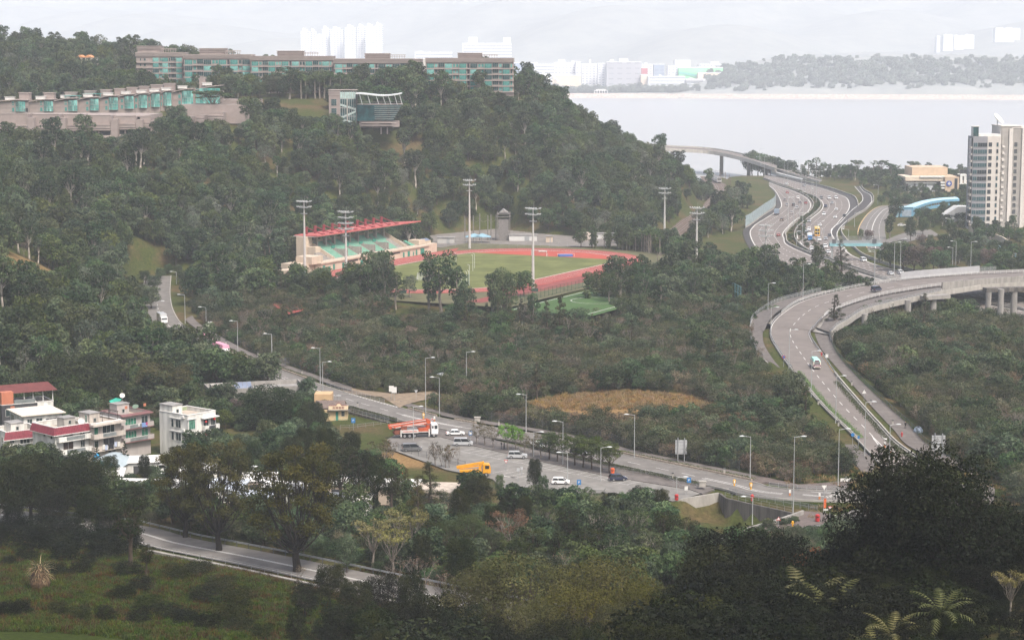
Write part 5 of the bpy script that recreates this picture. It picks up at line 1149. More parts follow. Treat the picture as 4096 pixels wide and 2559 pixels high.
win(t,x_(1400),z_(640),-.6,5,7,DARKIN,mull=2);win(t,x_(1340),z_(795),-1.1,4,10,DARKIN,mull=2);win(t,x_(1280),z_(800),-2.1,2,8,DARKIN,mull=1)
bxs('podium',((x_(1130),x_(1560),-6,-1,-8,z_(860)),),BEL,t)
EXCL+=[(o0[0]+i*14,YB+12,20)for i in range(11)]+[(o0[0]+i*14,YB-25,12)for i in range(3,11)]
BLU=M('walkway_blue',(.13,.3,.43),rough=.6,var=.12);BLL=M('walkway_roof_blue',(.36,.56,.66),rough=.5,var=.08)
BW=V3([('c',490,1215),('c',640,1150),('c',800,1095),('c',960,1065),('c',1120,1050),('c',1290,1040)],8.);BW=rsm(crom(BW,5),3.);o0=BW[0];t=thing('covered_walkway','long curved covered walkway with a light blue roof','walkway',o0);P=[p-o0 for p in BW]
m=MB();
for hw,z in((2.6,4.6),):
 A=shift(P,hw,z);B_=shift(P,-hw,z-.5);C_=shift(P,0,z+.5);ribbon(m,A,C_);ribbon(m,C_,B_)
m.build('roof',BLL,t);m=MB();m.wall(shift(P,-2.6),4.15,.25,z0=2.7);m.wall(shift(P,2.6),4.6,.25,z0=3.9);m.build('fascia',BLU,t);m=MB();m.wall(shift(P,-2.4),1.5,.2,z0=-.6);m.build('low_wall',BLU,t)
pmz=MB().tube((0,0,-.3),(0,0,4),.13,n=6).mesh('column',BLU)
for p in shift(P,-2.3)[::2]+shift(P,2.3)[::2]:ob('column',pmz,t,p)
g=Vector(G(T('c',505,1225),8.));t=thing('kiosk','light blue boxy shelter at the near end of the covered walkway','shelter',g);bxs('roof',((-4.5,4.5,0,6,5.3,5.7),),BLL,t);bxs('wall',((-3.6,3.6,.4,5.4,0,5.2),),BLU,t);bxs('screen',((-2.6,2.6,.32,.5,.4,4.),),M('screen_grey',(.3,.36,.42),rough=.3,var=.2),t);m=MB();m.tube((-5.4,0,0),(-5.4,0,4),.8,n=10);m.build('drum',BLL,t)
EXCL+=[(p.x,p.y,6)for p in BW[::2]]+[(g.x,g.y,8)]
FY=Vector(G(T(13,1128,878),7.5)).y;a=AT(T(13,690,745),FY);b=AT(T(13,1145,745),FY);zb=a[2];t=thing('footbridge','turquoise footbridge with tall vertical fins crossing the motorway edge','footbridge',(a[0],FY,zb));w=b[0]-a[0];AQ=M('turquoise_steel',(.22,.42,.46),rough=.5,var=.06)
bxs('girder',((0,w,-.2,2.8,0,1.15),),AQ,t);m=MB();ztf=AT(T(13,700,656),FY)[2]-zb
for i in range(44):
 x=w*i/43;m.bx(x-.07,x+.07,-.3,-.1,1.15,ztf-(0 if i>12 else 0))
m.build('fin',STL,t)
bxs('handrail',((0,w,2.4,2.6,1.15,2.4),),STL,t)
for x in(.965,.05):zg=TZ(a[0]+w*x,FY);bxs('leg',((w*x-.5,w*x+.05,.3,1.1,zg-zb-1,0),(w*x+.3,w*x+.6,1.4,1.8,zg-zb-1,0),),STL,t)
for x0_,x1_ in((.04,.11),(.8,.88)):bxs('dark_panel',((w*x0_,w*x1_,-.45,-.35,1.3,ztf-1.3),),DSTEEL,t)
mb=MB();P=V3([(13,1890,625),(13,1960,660),(13,2080,700),(13,2180,740),(13,2240,780)],9.);mb.wall(dense(P),4.2,.5,z0=-2);o=mb.build('boundary_wall',BEL);tag(o,'pale boundary wall stepping down below the residential tower','wall')
t=rail('railing','light blue railing along the foot of the tower boundary wall','railing',dense(V3([(13,2020,720),(13,2110,750),(13,2200,815),(13,2367,850)],8.5)),2.2,(2.1,1.2,.3),4.,BLL,BLL,.08,.1)
mb=MB();g=G(T('c',1400,1310),8.);mb.bx(-9,9,0,10,0,4);mb.extr([(-10,4),(10,4),(4,8.5),(-3,8.5)],-.5,10.5);o=mb.build('pavilion',WTP,None,loc=g);tag(o,'small white pavilion with a sloping roof left of the residential tower','pavilion')
def facade(name,wall,glass,sx,sz,mortar=.35):
 """far facade: rows of windows between pale floor bands (a few pixels each)"""
 m=bpy.data.materials.new(name);m.use_nodes=True;nt=m.node_tree;b=nt.nodes['Principled BSDF'];b.inputs['Roughness'].default_value=.7
 tc=nt.nodes.new('ShaderNodeTexCoord');mp=nt.nodes.new('ShaderNodeMapping');mp.inputs['Rotation'].default_value=(math.pi/2,0,0)
 br=nt.nodes.new('ShaderNodeTexBrick');br.offset=0;br.inputs['Color1'].default_value=(*glass,1);br.inputs['Color2'].default_value=(*[k*1.3 for k in glass],1);br.inputs['Mortar'].default_value=(*wall,1)
 br.inputs['Scale'].default_value=1;br.inputs['Brick Width'].default_value=sx;br.inputs['Row Height'].default_value=sz;br.inputs['Mortar Size'].default_value=sz*mortar;br.inputs['Mortar Smooth'].default_value=0
 nt.links.new(tc.outputs['Object'],mp.inputs['Vector']);nt.links.new(mp.outputs['Vector'],br.inputs['Vector']);nt.links.new(br.outputs['Color'],b.inputs['Base Color']);MATS[name]=m;return m
FW=facade('far_white_facade',(.74,.75,.77),(.3,.33,.39),9,6.2,.3);FWS=facade('far_banded_facade',(.76,.77,.78),(.22,.25,.3),400,7.5,.33);FG_=facade('far_grey_facade',(.4,.4,.43),(.24,.25,.28),22,13,.38);FB=facade('far_blue_facade',(.34,.4,.5),(.26,.32,.42),14,9,.2)
FWH=M('far_white',(.86,.86,.85),var=.04,scale=.05);FGR=M('far_green_wall',(.28,.8,.38),var=.12,scale=.03);FGT=M('far_teal_wave',(.12,.5,.4),var=.1);FBE=M('far_beige',(.78,.64,.5),var=.1,scale=.04);FRD=M('far_red',(.5,.12,.14),var=.1)
def far_b(label,t,x0,x1,yt,yb,Y,mat,D=40,steps=(),name='building',roofs=(),cat='building',group=None):
 a=xat(t,x0,yt,Y);b=xat(t,x1,yb,Y);o=thing(name,label,cat,(a[0],Y,b[2]),0,group);w=b[0]-a[0];H=a[2]-b[2]
 bxs('wall',((0,w,0,D,-25,H),),mat,o)
 m=MB();m.bx(-.5,w+.5,-.5,D,H,H+1.6)
 for(u0,u1,hh)in roofs:m.bx(w*u0,w*u1,3,D*.7,H+1.6,H+hh)
 m.build('roof',FWH,o);return o
HRG='white high-rise towers beyond the hill'
for x0,x1,yt,lb,Y in((438,516,276,'leftmost white high-rise of the far cluster',6150),(518,572,278,'second white high-rise from the left in the far cluster',6200),(562,660,326,'lower white high-rise in front of the far cluster',6080),(622,690,258,'flat-topped white high-rise left of the middle of the far cluster',6250),(694,806,262,'wide white high-rise in the middle of the far cluster',6210),(820,916,246,'white high-rise right of the middle in the far cluster',6150),(926,994,238,'tallest narrow white high-rise of the far cluster',6180),(998,1076,234,'white high-rise second from the right in the far cluster',6130),(1080,1146,224,'rightmost white high-rise of the far cluster',6170)):
 far_b(lb,1,x0,x1,yt,540,Y,FW,30,name='high_rise',roofs=((.2,.5,11),(.6,.75,7)),cat='high-rise',group=HRG)
far_b('large white office block with grey window bands behind the rightmost apartment block',1,1835,2260,378,560,5350,FWS,60,roofs=((.13,.3,17),(.83,.98,16)))
far_b('low white block between the high-rises and the large office block',1,1424,1745,456,560,5400,FWS,60,roofs=((.1,.2,4),))
FS=[(120,292,548,680,5130,FB,'hazy blue-grey block behind the satellite dishes',()),(296,470,560,640,5090,FWS,'long low white laboratory building left of the grey tower',((0.,.15,6),)),(470,655,545,640,5120,FW,'white stepped building behind the laboratory',((.2,.5,8),(.8,.95,5))),(655,700,540,640,5100,FW,'narrow white building in the far business park',()),(705,842,556,650,5150,FW,'white office building left of the square white one',((.5,.6,12),)),(846,922,552,660,5080,FW,'square white office building touching the grey tower',()),(922,1218,540,705,5030,FG_,'big grey tower block with window strips on the far shore',((.37,.62,9),(.1,.2,7))),(1226,1320,560,650,5120,FW,'white office building right of the grey tower',((.3,.5,5),)),(1222,1275,590,660,5060,FRD,'small dark red building beside the grey tower',()),(1220,1302,650,712,5000,FBE,'low beige building at the foot of the grey tower',()),(1450,1545,575,660,5060,FW,'white building at the left end of the green wall',()),(1512,1645,526,600,5110,FWH,'white block rising behind the green wall',()),(1720,1935,560,600,5120,FW,'white roof building behind the right end of the green wall',((.5,.8,8),)),(1545,1926,588,655,5040,FGR,'bright green factory wall with a teal wave on the far shore',()),(1715,1938,634,690,4990,FBE,'low beige hall right of the green wall',()),(1284,1600,666,742,4960,FWS,'long white factory with a dark stripe near the shore',((.3,.36,5),(.65,.7,5))),(1604,1950,690,745,4950,FWS,'low white factory with a grey sign panel near the shore',((.1,.2,4),)),(455,700,655,680,5010,FBE,'low beige sheds behind the shore trees',()),(2090,2230,648,662,5080,FWH,'long low white shed behind the shore trees at right',()),(1330,1420,560,625,5160,FB,'pale blue building right of the grey tower',())]
for x0,x1,yt,yb,Y,mt,lb,rf in FS:far_b(lb,2,x0,x1,yt,yb,Y,mt,45,roofs=rf)
a=xat(2,1545,620,5039);b=xat(2,1720,650,5039);m=MB();n=12;A=[Vector((a[0]+(b[0]-a[0])*i/n,5038.5,a[2]-(a[2]-b[2])*(i/n)**1.3))for i in range(n+1)];ribbon(m,A,[p+Vector((0,0,-6))for p in A]);m.add([p+Vector((0,.4,0))for p in A],[]);o=m.build('wave_stripe',FGT,None);tag(o,'teal wave stripe on the green factory wall','mural')
a=xat(2,1605,688,4948);b=xat(2,1755,706,4948);tag(bxs('sign_panel',((a[0],b[0],4947,4949.5,b[2],a[2]),),M('far_sign_grey',(.4,.4,.42),var=.1)),'grey sign panel along the low white factory roof','sign')
for i,(x,y,r,lb)in enumerate(((190,672,9,'small white satellite dish at the left end of the far dish farm'),(325,668,13,'large white satellite dish second from the right of the dish farm'),(382,660,15,'largest white satellite dish, tilted steeply, in the far dish farm'),(350,705,11,'white satellite dish low in front of the largest one'),(300,715,9,'small white satellite dish at the bottom of the dish farm'),(475,684,10,'white dome-like satellite dish standing alone right of the dish farm'),(400,706,9,'white satellite dish right of the low front one'))):
 p=xat(2,x,y+6,4985);dish(lb,(p[0],4985,p[2]-10),r,-1.2+.5*(i%3),.75,FWH,mast=10,group='satellite dishes on the far shore')
for x0,x1,yt,yb,lb,Y in((815,932,772,806,'small white colonnaded pavilion on the far sea wall',4842),(1545,1625,802,826,'little white arched shelter by the far pier',4830),(158,190,766,790,'tiny white kiosk with a pointed roof on the far promenade',4850)):
 a=xat(2,x0,yt,Y);b=xat(2,x1,yb,Y);w=b[0]-a[0];H=a[2]-b[2];t=thing('shore_pavilion',lb,'pavilion',(a[0],Y,b[2]));m=MB()
 for i in range(6):m.bx(w*i/5.3,w*i/5.3+1.4,0,8,-3,H*.6)
 m.build('column',FWH,t);m=MB();m.extr([(-1,H*.6),(w+1,H*.6),(w*.7,H),(w*.3,H)],-1,9);m.build('roof',FWH,t)
Y=shore_y(380)-20;a=xat(2,1540,838,Y);b=xat(2,1922,862,Y);tag(bxs('pier',((a[0],b[0],Y-12,Y+20,-2,a[2]),),M('far_pier',(.42,.42,.41),var=.1,scale=.1)),'low grey concrete pier on the far shore','pier')
for x0,x1,yt,yb,Y,lb in((1615,1640,322,384,6100,'white house at the left end of the hillside terrace across the harbour'),(1672,1756,312,372,6150,'white terrace houses on the far hillside, left half'),(1765,1850,318,360,6200,'white terrace houses on the far hillside, middle'),(1855,1938,312,352,6230,'white terrace houses on the far hillside, right half'),(2120,2285,252,300,6600,'white houses high on the far hillside at the right'),(2290,2335,256,282,6650,'small white house right of the high hillside houses')):
 far_b(lb,3,x0,x1,yt,yb,Y,FW,30,name='hillside_house',roofs=((.1,.4,5),(.6,.9,4)),cat='house')
rng=np.random.default_rng(55);n=2600;X=rng.uniform(-150,1350,n);SY=np.vectorize(shore_y)(X);Dd=rng.uniform(26,110,n)+np.where(X>420,rng.uniform(0,240,n),0);Yy=SY+Dd
k=~((X>120)&(X<480)&(Dd>85))
hi=np.clip(np.searchsorted(hx,X)-1,0,len(hx)-2);hj=np.clip(np.searchsorted(hy,Dd)-1,0,len(hy)-2);Zz=HZ[hj,hi]
FARLEAF=lfm('leaf_far_hazed',[(.11,.14,.12),(.18,.21,.17),(.28,.31,.25)],objvar=.35)  # leaf colours lightened so they carry part of the distance haze
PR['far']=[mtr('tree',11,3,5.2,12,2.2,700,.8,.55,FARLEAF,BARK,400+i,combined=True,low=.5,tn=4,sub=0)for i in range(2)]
sct('far_wood','hazy pale green woodland along the far shore','trees',np.c_[X[k],Yy[k],Zz[k]-1],['far'],[1],.8,1.7,56)
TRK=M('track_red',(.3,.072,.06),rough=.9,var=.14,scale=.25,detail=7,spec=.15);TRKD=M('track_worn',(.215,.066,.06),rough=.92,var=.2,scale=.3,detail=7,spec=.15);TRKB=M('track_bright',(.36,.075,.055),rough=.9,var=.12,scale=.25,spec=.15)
TURF=M('infield_turf',(.105,.125,.042),rough=.95,var=.2,scale=.09,detail=9,col2=(.135,.145,.055),spec=.1);TURFG=M('pitch_turf',(.06,.11,.04),rough=.95,var=.15,scale=.2,spec=.1)
HL_=42.2
def capsule(R,n=24,z=0.):
 P=[]
 for k in range(n+1):a=-math.pi/2+math.pi*k/n;P.append(TF(HL_+R*math.cos(a),R*math.sin(a),z))
 for k in range(n+1):a=math.pi/2+math.pi*k/n;P.append(TF(-HL_+R*math.cos(a),R*math.sin(a),z))
 return P
def plate(name,P,mat,label,cat):m=MB();m.add(P,[tuple(range(len(P)))]);return stc(name,m,mat,label=label,cat=cat)
plate('sports_ground_apron',[TF(u,v,0.)for u,v in((-108,-66),(62,-66),(92,-40),(100,20),(94,58),(52,58),(-60,58),(-108,40))],M('apron_grass',(.1,.095,.045),rough=.95,var=.25,scale=.3),'dull grass apron around the running track','ground')
def ring(R0,R1,z,mat,label,name='running_track'):
 A=capsule(R0,z=z);B=capsule(R1,z=z);A.append(A[0]);B.append(B[0]);m=MB();ribbon(m,A,B);return stc(name,m,mat,label=label,cat='running track')
ring(36.3,47.3,.06,TRK,'red running track around the green infield')
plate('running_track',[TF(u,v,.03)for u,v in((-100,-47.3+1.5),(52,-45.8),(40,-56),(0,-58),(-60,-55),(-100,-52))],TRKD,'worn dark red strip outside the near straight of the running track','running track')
plate('running_track',[TF(u,v,.035)for u,v in((-110,45),(60,45),(72,50),(-42,50.5),(-110,50.5))],TRK,'red apron between the grandstand and the home straight','running track')
m=MB();P=[]
for k in range(25):a=-math.pi/2+math.pi*k/24;P.append(TF(HL_+36.3*math.cos(a),36.3*math.sin(a),.045))
P=[p for p in P if TUV(p.x,p.y)[0]>56];P=[TF(56,P and-33.6 or 0,.045)]+P+[TF(56,33.6,.045)]
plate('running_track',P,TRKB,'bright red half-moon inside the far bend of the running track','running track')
plate('infield',[p for p in capsule(36.3,z=.03)],TURF,'flat mown green infield inside the running track','field')
lm=MB();A=capsule(36.5,z=.07);A.append(A[0]);line(lm,A,.42,dz=.03)
for k in range(1,8):
 A=capsule(36.5+1.22*k,z=.07);A.append(A[0]);line(lm,A,.07,dz=.02)
A=[TF(-100+i*10,46.7,.08)for i in range(17)];line(lm,A,.2,dz=.02);stc('track_markings',lm,WLINE,label='white kerb and lane lines of the running track',cat='line markings')
plate('pitch',[TF(u,v,-.25)for u,v in((-112,-68),(64,-68),(46,-100),(-112,-100))],TURFG,'bright green artificial pitch in front of the running track','field')
lm=MB();line(lm,[TF(-110+i*8,-69.5,-.2)for i in range(20)],.3,dz=.05);line(lm,[TF(-110+i*8,-97,-.2)for i in range(20)],.3,dz=.05);A=[TF(-75+9*math.cos(i*.3),-84+9*math.sin(i*.3),-.2)for i in range(22)];line(lm,A,.25,dz=.05);stc('track_markings',lm,WLINE,label='white lines of the green pitch',cat='line markings')
lm=MB();line(lm,[TF(-50-i*1.6,-70-i*3.6,-.2)for i in range(8)],.3,2,1.5,dz=.06);stc('track_markings',lm,YLINE,label='dashed yellow line across the green pitch',cat='line markings')
CRM=M('stand_cream',(.5,.41,.32),rough=.85,var=.08,scale=.5,streak=.3);SGR=M('seat_green',(.16,.44,.32),rough=.6,var=.1,scale=3);DGR=M('door_green',(.03,.22,.16),rough=.5,var=.1);RRED=M('roof_red',(.42,.105,.095),rough=.6,var=.08,scale=.3);RDK=M('mast_red',(.2,.03,.035),rough=.5,var=.1);CST=M('stand_concrete',(.3,.275,.25),rough=.9,var=.15,scale=.8)
gs=thing('grandstand','cream grandstand with mint green seats under a red cantilever roof','grandstand',TF(0,50,0),TH)
bxs('front_building',((-42,52,0.,7,-1,3.25),),CRM,gs);bxs('balcony_slab',((-42.3,45,-.5,4.5,3.27,3.75),),CRM,gs)
def dr(x,w,h,z=.1):mm=MB();mm.bx(x,x+w,-.08,.1,z,h);return mm.build('door',DGR,gs)
for x,w,h in((-40.5,1.5,2.5),(-36.5,1.6,1.9),(-33,1.3,2.4),(-26,1.4,2.4),(-12,2,2.3),(22.5,1.2,2.3),(26.5,1.8,2.4),(31,.8,1.8),(33.5,1.2,2.5),(37.5,3.2,2.7)):dr(x,w,h,.15)
bxs('vent_slot',((6,20,-.05,.1,2.2,2.8),(-24,-14,-.05,.1,2.2,2.8),),DARKIN,gs)
bxs('parapet',((45,52,-.02,7,3.26,3.9),(48.5,49.3,-.1,.2,1.4,2.4),),CRM,gs)
m=MB();R=[Vector((-42+i*3,-.3,3.75))for i in range(30)]
for z in(1.,.5):m.path([p+Vector((0,0,z))for p in R],[.035]*len(R),4)
for p in R:m.tube(p,p+Vector((0,0,1)),.03,n=4)
m.build('balcony_railing',STL,gs)
rows=14;y0,z0=4.6,3.7;dy,dz_=.82,.42
ter=MB()
for r in range(rows):ter.bx(-35+r*.75,40-r*.68,y0+r*dy,y0+(r+1)*dy+.02,1,z0+r*dz_)
ter.build('seating_terrace',CST,gs)
xs_=[-24.5,-13.6,-2.7,8.2,19.1,30]
for b in range(5):
 for r in range(rows):
  xa,xb=xs_[b]+.8,xs_[b+1]-.8
  if r<8 and b<5:xb-=2.2
  mm=MB();k=int((xb-xa)/.55)
  for i in range(k):mm.bx(xa+i*.55+.03,xa+i*.55+.5,y0+r*dy+.32,y0+r*dy+.72,z0+r*dz_+.02,z0+r*dz_+.36)
  mm.build('seat_row',SGR,gs)
for b in range(1,5):
 x=xs_[b]-2.4;mm=MB();mm.bx(x-.2,x,y0,y0+6.4,z0,z0+3.1);mm.bx(x+1.7,x+1.9,y0,y0+6.4,z0,z0+3.);mm.add([(x,y0,z0+.05),(x+1.7,y0,z0+.05),(x+1.7,y0+6.4,z0+2.6),(x,y0+6.4,z0+2.6)],[(0,1,2,3)]);mm.build('stairway',CST,gs)
 bxs('stair_railing',((x-.4,x+2.2,y0+6.4,y0+6.6,z0+3.,z0+4.3),),DGR,gs)
def slopewall(x,t=.35,ext=0):
 mm=MB();pr=[(3.6,1.),(17,1.),(17,10.6),(15.5,10.6),(4,4.6),(3.6,4.6)];mm.extr(pr,x,x+t,axis='x');return mm
slopewall(-26.2).build('side_wall',CRM,gs);slopewall(31.4).build('side_wall',CRM,gs);bxs('back_wall',((-26,31.5,16.6,17,1,10.4),),CRM,gs)
bxs('side_annex',((-30,-26.3,10,17,-1,8.5),(-31,-26.3,14,18.5,-1,12.6),(-52,-42.2,3,12,-1,3.9),(-46,-38,1.5,9,3.3,6.3),(-60,-52.1,4,9,-1,2.2),),CRM,gs)
bxs('right_annex',((40.5,46,2.5,8,3.3,5.8),(46.2,52,3,8,3.9,5.),),CRM,gs)
for k in range(3):mm=MB();mm.add([(46.2+k*1.9,3,5.05),(47.9+k*1.9,3,5.05),(47.9+k*1.9,5,5.9),(46.2+k*1.9,5,5.9)],[(0,1,2,3)]);mm.build('solar_panel',M('solar_panel',(.16,.19,.26),rough=.3,var=.1),gs)
for r in range(5):bxs('seat_row',((-39.5+r*.3,-36.5,4+r*.8,4.5+r*.8,3.8+r*.4,4.2+r*.4),(36.5,39.5-r*.3,4+r*.8,4.5+r*.8,3.8+r*.4,4.2+r*.4),),SGR,gs)
rf=MB();A=[(-29.5,9.3),(-8,8.6),(53,8.4),(38.5,21.6),(-28.5,21.)]
n=len(A);rf.add([(x,y,12.7-.02*(y-9))for x,y in A]+[(x,y,13.15-.02*(y-9))for x,y in A],[tuple(range(n))[::-1],tuple(range(n,2*n))]+[(i,(i+1)%n,n+(i+1)%n,n+i)for i in range(n)]);rf.build('roof',RRED,gs)
bxs('roof_underside',((-29.4,38,9.7,21,12.35,12.62),),M('soffit_grey',(.3,.3,.29),var=.06),gs)
for i in range(10):
 x=-25+i*6.6-(1.2 if i in(4,5)else 0);mm=MB();mm.tube((x,17.5,12.8),(x,17.5,16.),.62,n=8);mm.build('roof_post',RDK,gs);mm=MB();mm.tube((x,17.2,15.6),(x+1.,10.2,13.1),.2,n=5);mm.box((x+1.,10.3,13.3),(1.5,1.1,.5));mm.build('roof_stay',RDK,gs)
 if i<9:bxs('column',((x+.8,x+1.8,13.,14.4,8,12.5),),CST,gs)
EXCL+=[(TF(u,60).x,TF(u,60).y,13)for u in range(-60,60,12)]
LAMP=M('lamp_housing',(.42,.43,.43),rough=.4,metal=.2,var=.1);MASTM=M('mast_grey',(.5,.48,.46),rough=.5,metal=.1,var=.08,scale=.3)
def mast(label,X,Y,z,h,tiers,r0=.62):
 t=thing('floodlight_mast',label,'floodlight mast',(X,Y,z),random.uniform(-.3,.3),'floodlight masts of the sports ground');m=MB();m.tube((0,0,-1),(0,0,h),r0,.22,n=10);m.build('pole',MASTM,t)
 for k in range(tiers):
  zz=h-.5-k*2.1;bxs('crossarm',((-2.7,2.7,-.12,.12,zz-.1,zz+.1),(-.12,.12,-1.5,1.5,zz-.1,zz+.1),(-1.6,1.6,-.95,.95,zz-.2,zz-.1),),LAMP,t)
  for i in range(7):
   x=-2.6+i*.87
   for y in(-.75,.75):
    if abs(x)>.4 and(i+k)%7!=5:mm=MB();mm.lathe([(.12,0),(.33,.16),(.33,.26),(.05,.46)],(x,y,zz+.05),n=7);mm.build('floodlight',LAMP,t)
 m=MB();m.bx(-1.3,1.3,-.5,.5,h-.9-tiers*2.1,h-.75-tiers*2.1);m.tube((.3,0,h),(.3,0,h+1.8),.04,n=4);m.build('platform',LAMP,t);return t
for lb,rc,x,yb,yt,z,tiers in(('floodlight mast at the left end of the grandstand roof',11,475,1020,345,13,2),('floodlight mast standing in front of the grandstand roof',11,832,1070,435,13,4),('floodlight mast right of the grandstand, tallest against the woods',11,1897,762,165,13,2),('floodlight mast on the near edge of the running track, by the green pitch',12,285,1115,405,13,2),('floodlight mast among the palms right of the far bend',12,1420,700,238,11,2),('floodlight mast in the trees left of the flyover bend',12,1695,1030,400,11,2),('floodlight mast rising in front of the motorway',13,130,1040,552,10,3)):
 g=G(T(rc,x,yb),z);mast(lb,g[0],g[1],z,(yb-yt)/2.16*g[1]/FPX,tiers)
def goal(label,P,rz,w=7.3,h=2.44):
 t=thing('goal',label,'goal',P,rz);m=MB()
 for x in(-w/2,w/2):m.tube((x,0,0),(x,0,h),.07,n=6)
 m.tube((-w/2,0,h),(w/2,0,h),.07,n=6);m.build('frame',WRAIL,t);n=MB()
 for x in(-w/2,w/2):n.add([(x,0,h),(x,1.9,0),(x,0,0)],[(0,1,2)])
 n.quad((-w/2,0,h),(w/2,0,h),(w/2,1.9,0),(-w/2,1.9,0));n.build('net',msm('goal_net',(.6,.6,.6),.2),t);return t
goal('white goal at the near end of the infield, left of the throwing cage',TF(-46.5,0,.05),TH+math.pi/2);goal('white goal at the far end of the infield before the red half-moon',TF(55,2,.05),TH-math.pi/2)
g=Vector(G(T(12,565,832),13.05));t=thing('landing_mat','big blue high-jump landing mat on the red half-moon','mat',g,.1);bxs('mattress',((-3,3,-2,2,.05,.75),),M('mat_blue',(.06,.13,.36),rough=.7,var=.1),t);m=MB()
for x in(-3.5,3.6):m.tube((x,-1.5,0),(x,-1.5,1.3),.06);
m.path([(-3.5,-1.5,1.3),(3.6,-1.5,1.3)],[.05,.05]);m.build('frame',WRAIL,t)
g=Vector(G(T(12,370,795),13.05));tag(bxs('bench',((-1.8,1.8,-.7,.7,.2,.5),(-1.6,-1.4,-.5,.5,-.1,.2),(1.4,1.6,-.5,.5,-.1,.2),),WTP,None,loc=g),'small white bench stack behind the far goal','bench')
g=Vector(G(T(11,1800,1085),13.05));t=thing('throwing_cage','hammer throwing cage with bent white posts and green netting','cage',g,.3);pm_=MB().path([(0,0,0),(0,0,5.2),(-.6,-.3,5.6)],[.08,.07,.05],6).mesh('post',WRAIL);n=MB();PT=[]
for i in range(8):a=2.5+i*.56;PT.append(Vector((math.cos(a)*4.4,math.sin(a)*4.4+1,0)));ob('post',pm_,t,PT[-1],a)
for a_,b_ in zip(PT[:-1],PT[1:]):n.quad(a_,b_,b_+Vector((0,0,4.2)),a_+Vector((0,0,4.2)))
n.build('netting',CHAING,t)
for x,yb,yt,lb in((1780,885,805,'thin white post at the left of the infield'),(1925,960,822,'tall thin white post right of the throwing cage'),(1940,935,812,'second tall thin white post right of the throwing cage'),(1895,1040,905,'thin white post with bent top at the throwing cage')):
 g=Vector(G(T(11,x,yb),13.));h=(yb-yt)/2.16*g.y/FPX;m=MB();m.path([(0,0,0),(0,0,h),(-.7,0,h+.15)],[.08,.07,.05],6);tag(m.build('post',WRAIL,None,loc=g),lb,'post')
rail('fence','tall green wire fence between running track and green pitch','fence',[TF(-112+i*6,-63.5,-.1)for i in range(28)],3.2,(3.1,1.6,.2),3.2,M('fence_green',(.03,.085,.06),var=.1),M('fence_green',(.03,.085,.06)),.05,.035,sheetm=msm('fine_green_mesh',(.04,.09,.06),.14),sh=(0,3.1))
rail('fence','thin steel fence along the far side of the running track','fence',[Vector(G(T(rc,x,y),13))for rc,x,y in((11,1620,752),(11,2000,758),(11,2300,762),(12,250,752),(12,640,752),(12,1000,735))],2.2,(2.1,1.1),4.,STL,STL,.04,.03)
rail('fence','high blue-green net fence in the trees right of the pitch','fence',[Vector(G(T(12,x,y),12))for x,y in((1700,960),(1800,1040),(1890,1120),(2080,1230))],5.5,(5.4,2.8),5.,AQ,AQ,.07,.05,sheetm=msm('net_aqua',(.1,.3,.3),.45),sh=(0,5.4))
rail('fence','blue-green wire fence at the courts left of the running track','fence',[Vector(G(T(11,x,y),13))for x,y in((160,1110),(300,1075),(480,1030))],3.,(2.9,1.4),4.,AQ,AQ,.05,.04,sheetm=CHAING,sh=(0,2.9))
g=Vector(G(T(12,302,1140),12.8));tag(bxs('equipment_box',((-1.1,1.1,-.4,.4,0,1.2),(-1.2,1.2,-.5,.5,1.2,1.3),),M('box_dark_green',(.03,.06,.05),var=.1),None,loc=g),'dark green box at the foot of the near floodlight mast','box')
g=Vector(G(T(11,1320,1155),12.8));tag(bxs('equipment_box',((-1.3,1.3,-.4,.4,0,1.2),(-1.4,1.4,-.5,.5,1.2,1.3),),M('box_dark_green',(.03,.06,.05)),None,loc=g),'dark green box at the pitch fence left of the ragged tree','box')
plate('court',[Vector(G(T(11,x,y),12.6))for x,y in((180,1230),(420,1175),(540,1190),(460,1300),(300,1340))],TRK,'reddish courts seen between the trees left of the track','court')
plate('service_road',[Vector(G(T(rc,x,y),12.95))for rc,x,y in((11,1330,680),(11,1620,640),(11,2130,570),(12,60,590),(12,420,640),(12,1000,690),(12,1010,742),(12,720,748),(12,250,748),(11,2200,752),(11,1620,755),(11,1600,735))],M('service_concrete',(.17,.155,.14),rough=.92,var=.2,scale=.3),'pale service yard behind the far straight','road')
def hut(label,rc,x0,x1,yt,yb,mat,D=4,roofm=None,cat='hut'):
 g=G(T(rc,x0,yb),13);g2=AT(T(rc,x1,yb),g[1]);h=AT(T(rc,x0,yt),g[1])[2]-13;t=thing('hut',label,cat,g);w=g2[0]-g[0];bxs('wall',((0,w,0,D,0,h-.3),),mat,t)
 bxs('roof',((-.3,w+.3,-.3,D+.3,h-.28,h),),roofm or ROOFG,t);bxs('door',((w*.55,w*.72,-.05,.1,.05,min(2.1,h-.6)),),STL,t);EXCL.append((g[0]+w/2,g[1]+2,w*.6+2));return t
hut('grey flat-roofed hut right of the grandstand',11,1620,1765,668,722,M('hut_grey',(.42,.41,.39),var=.06));hut('long white cabin right of the timber climbing tower',11,2240,2480,645,700,M('hut_white',(.55,.54,.52),var=.05));hut('white cabin beside the patterned wall',12,808,990,632,682,M('hut_white',(.55,.54,.52)))
hut('small cream kiosk on the service yard',12,397,455,655,712,CRM,2.5)
g=G(T(12,672,698),13);g2=AT(T(12,786,690),g[1]);m=MB();h=AT(T(12,680,622),g[1])[2]-13;m.bx(0,g2[0]-g[0],0,.4,0,h);m.bx(-.1,.3,-.2,.6,0,h+.2);tag(m.build('patterned_wall',M('mural_wall',(.5,.44,.38),var=.5,scale=.8,detail=3),None,loc=g),'pale patterned wall panel beyond the far bend','wall')
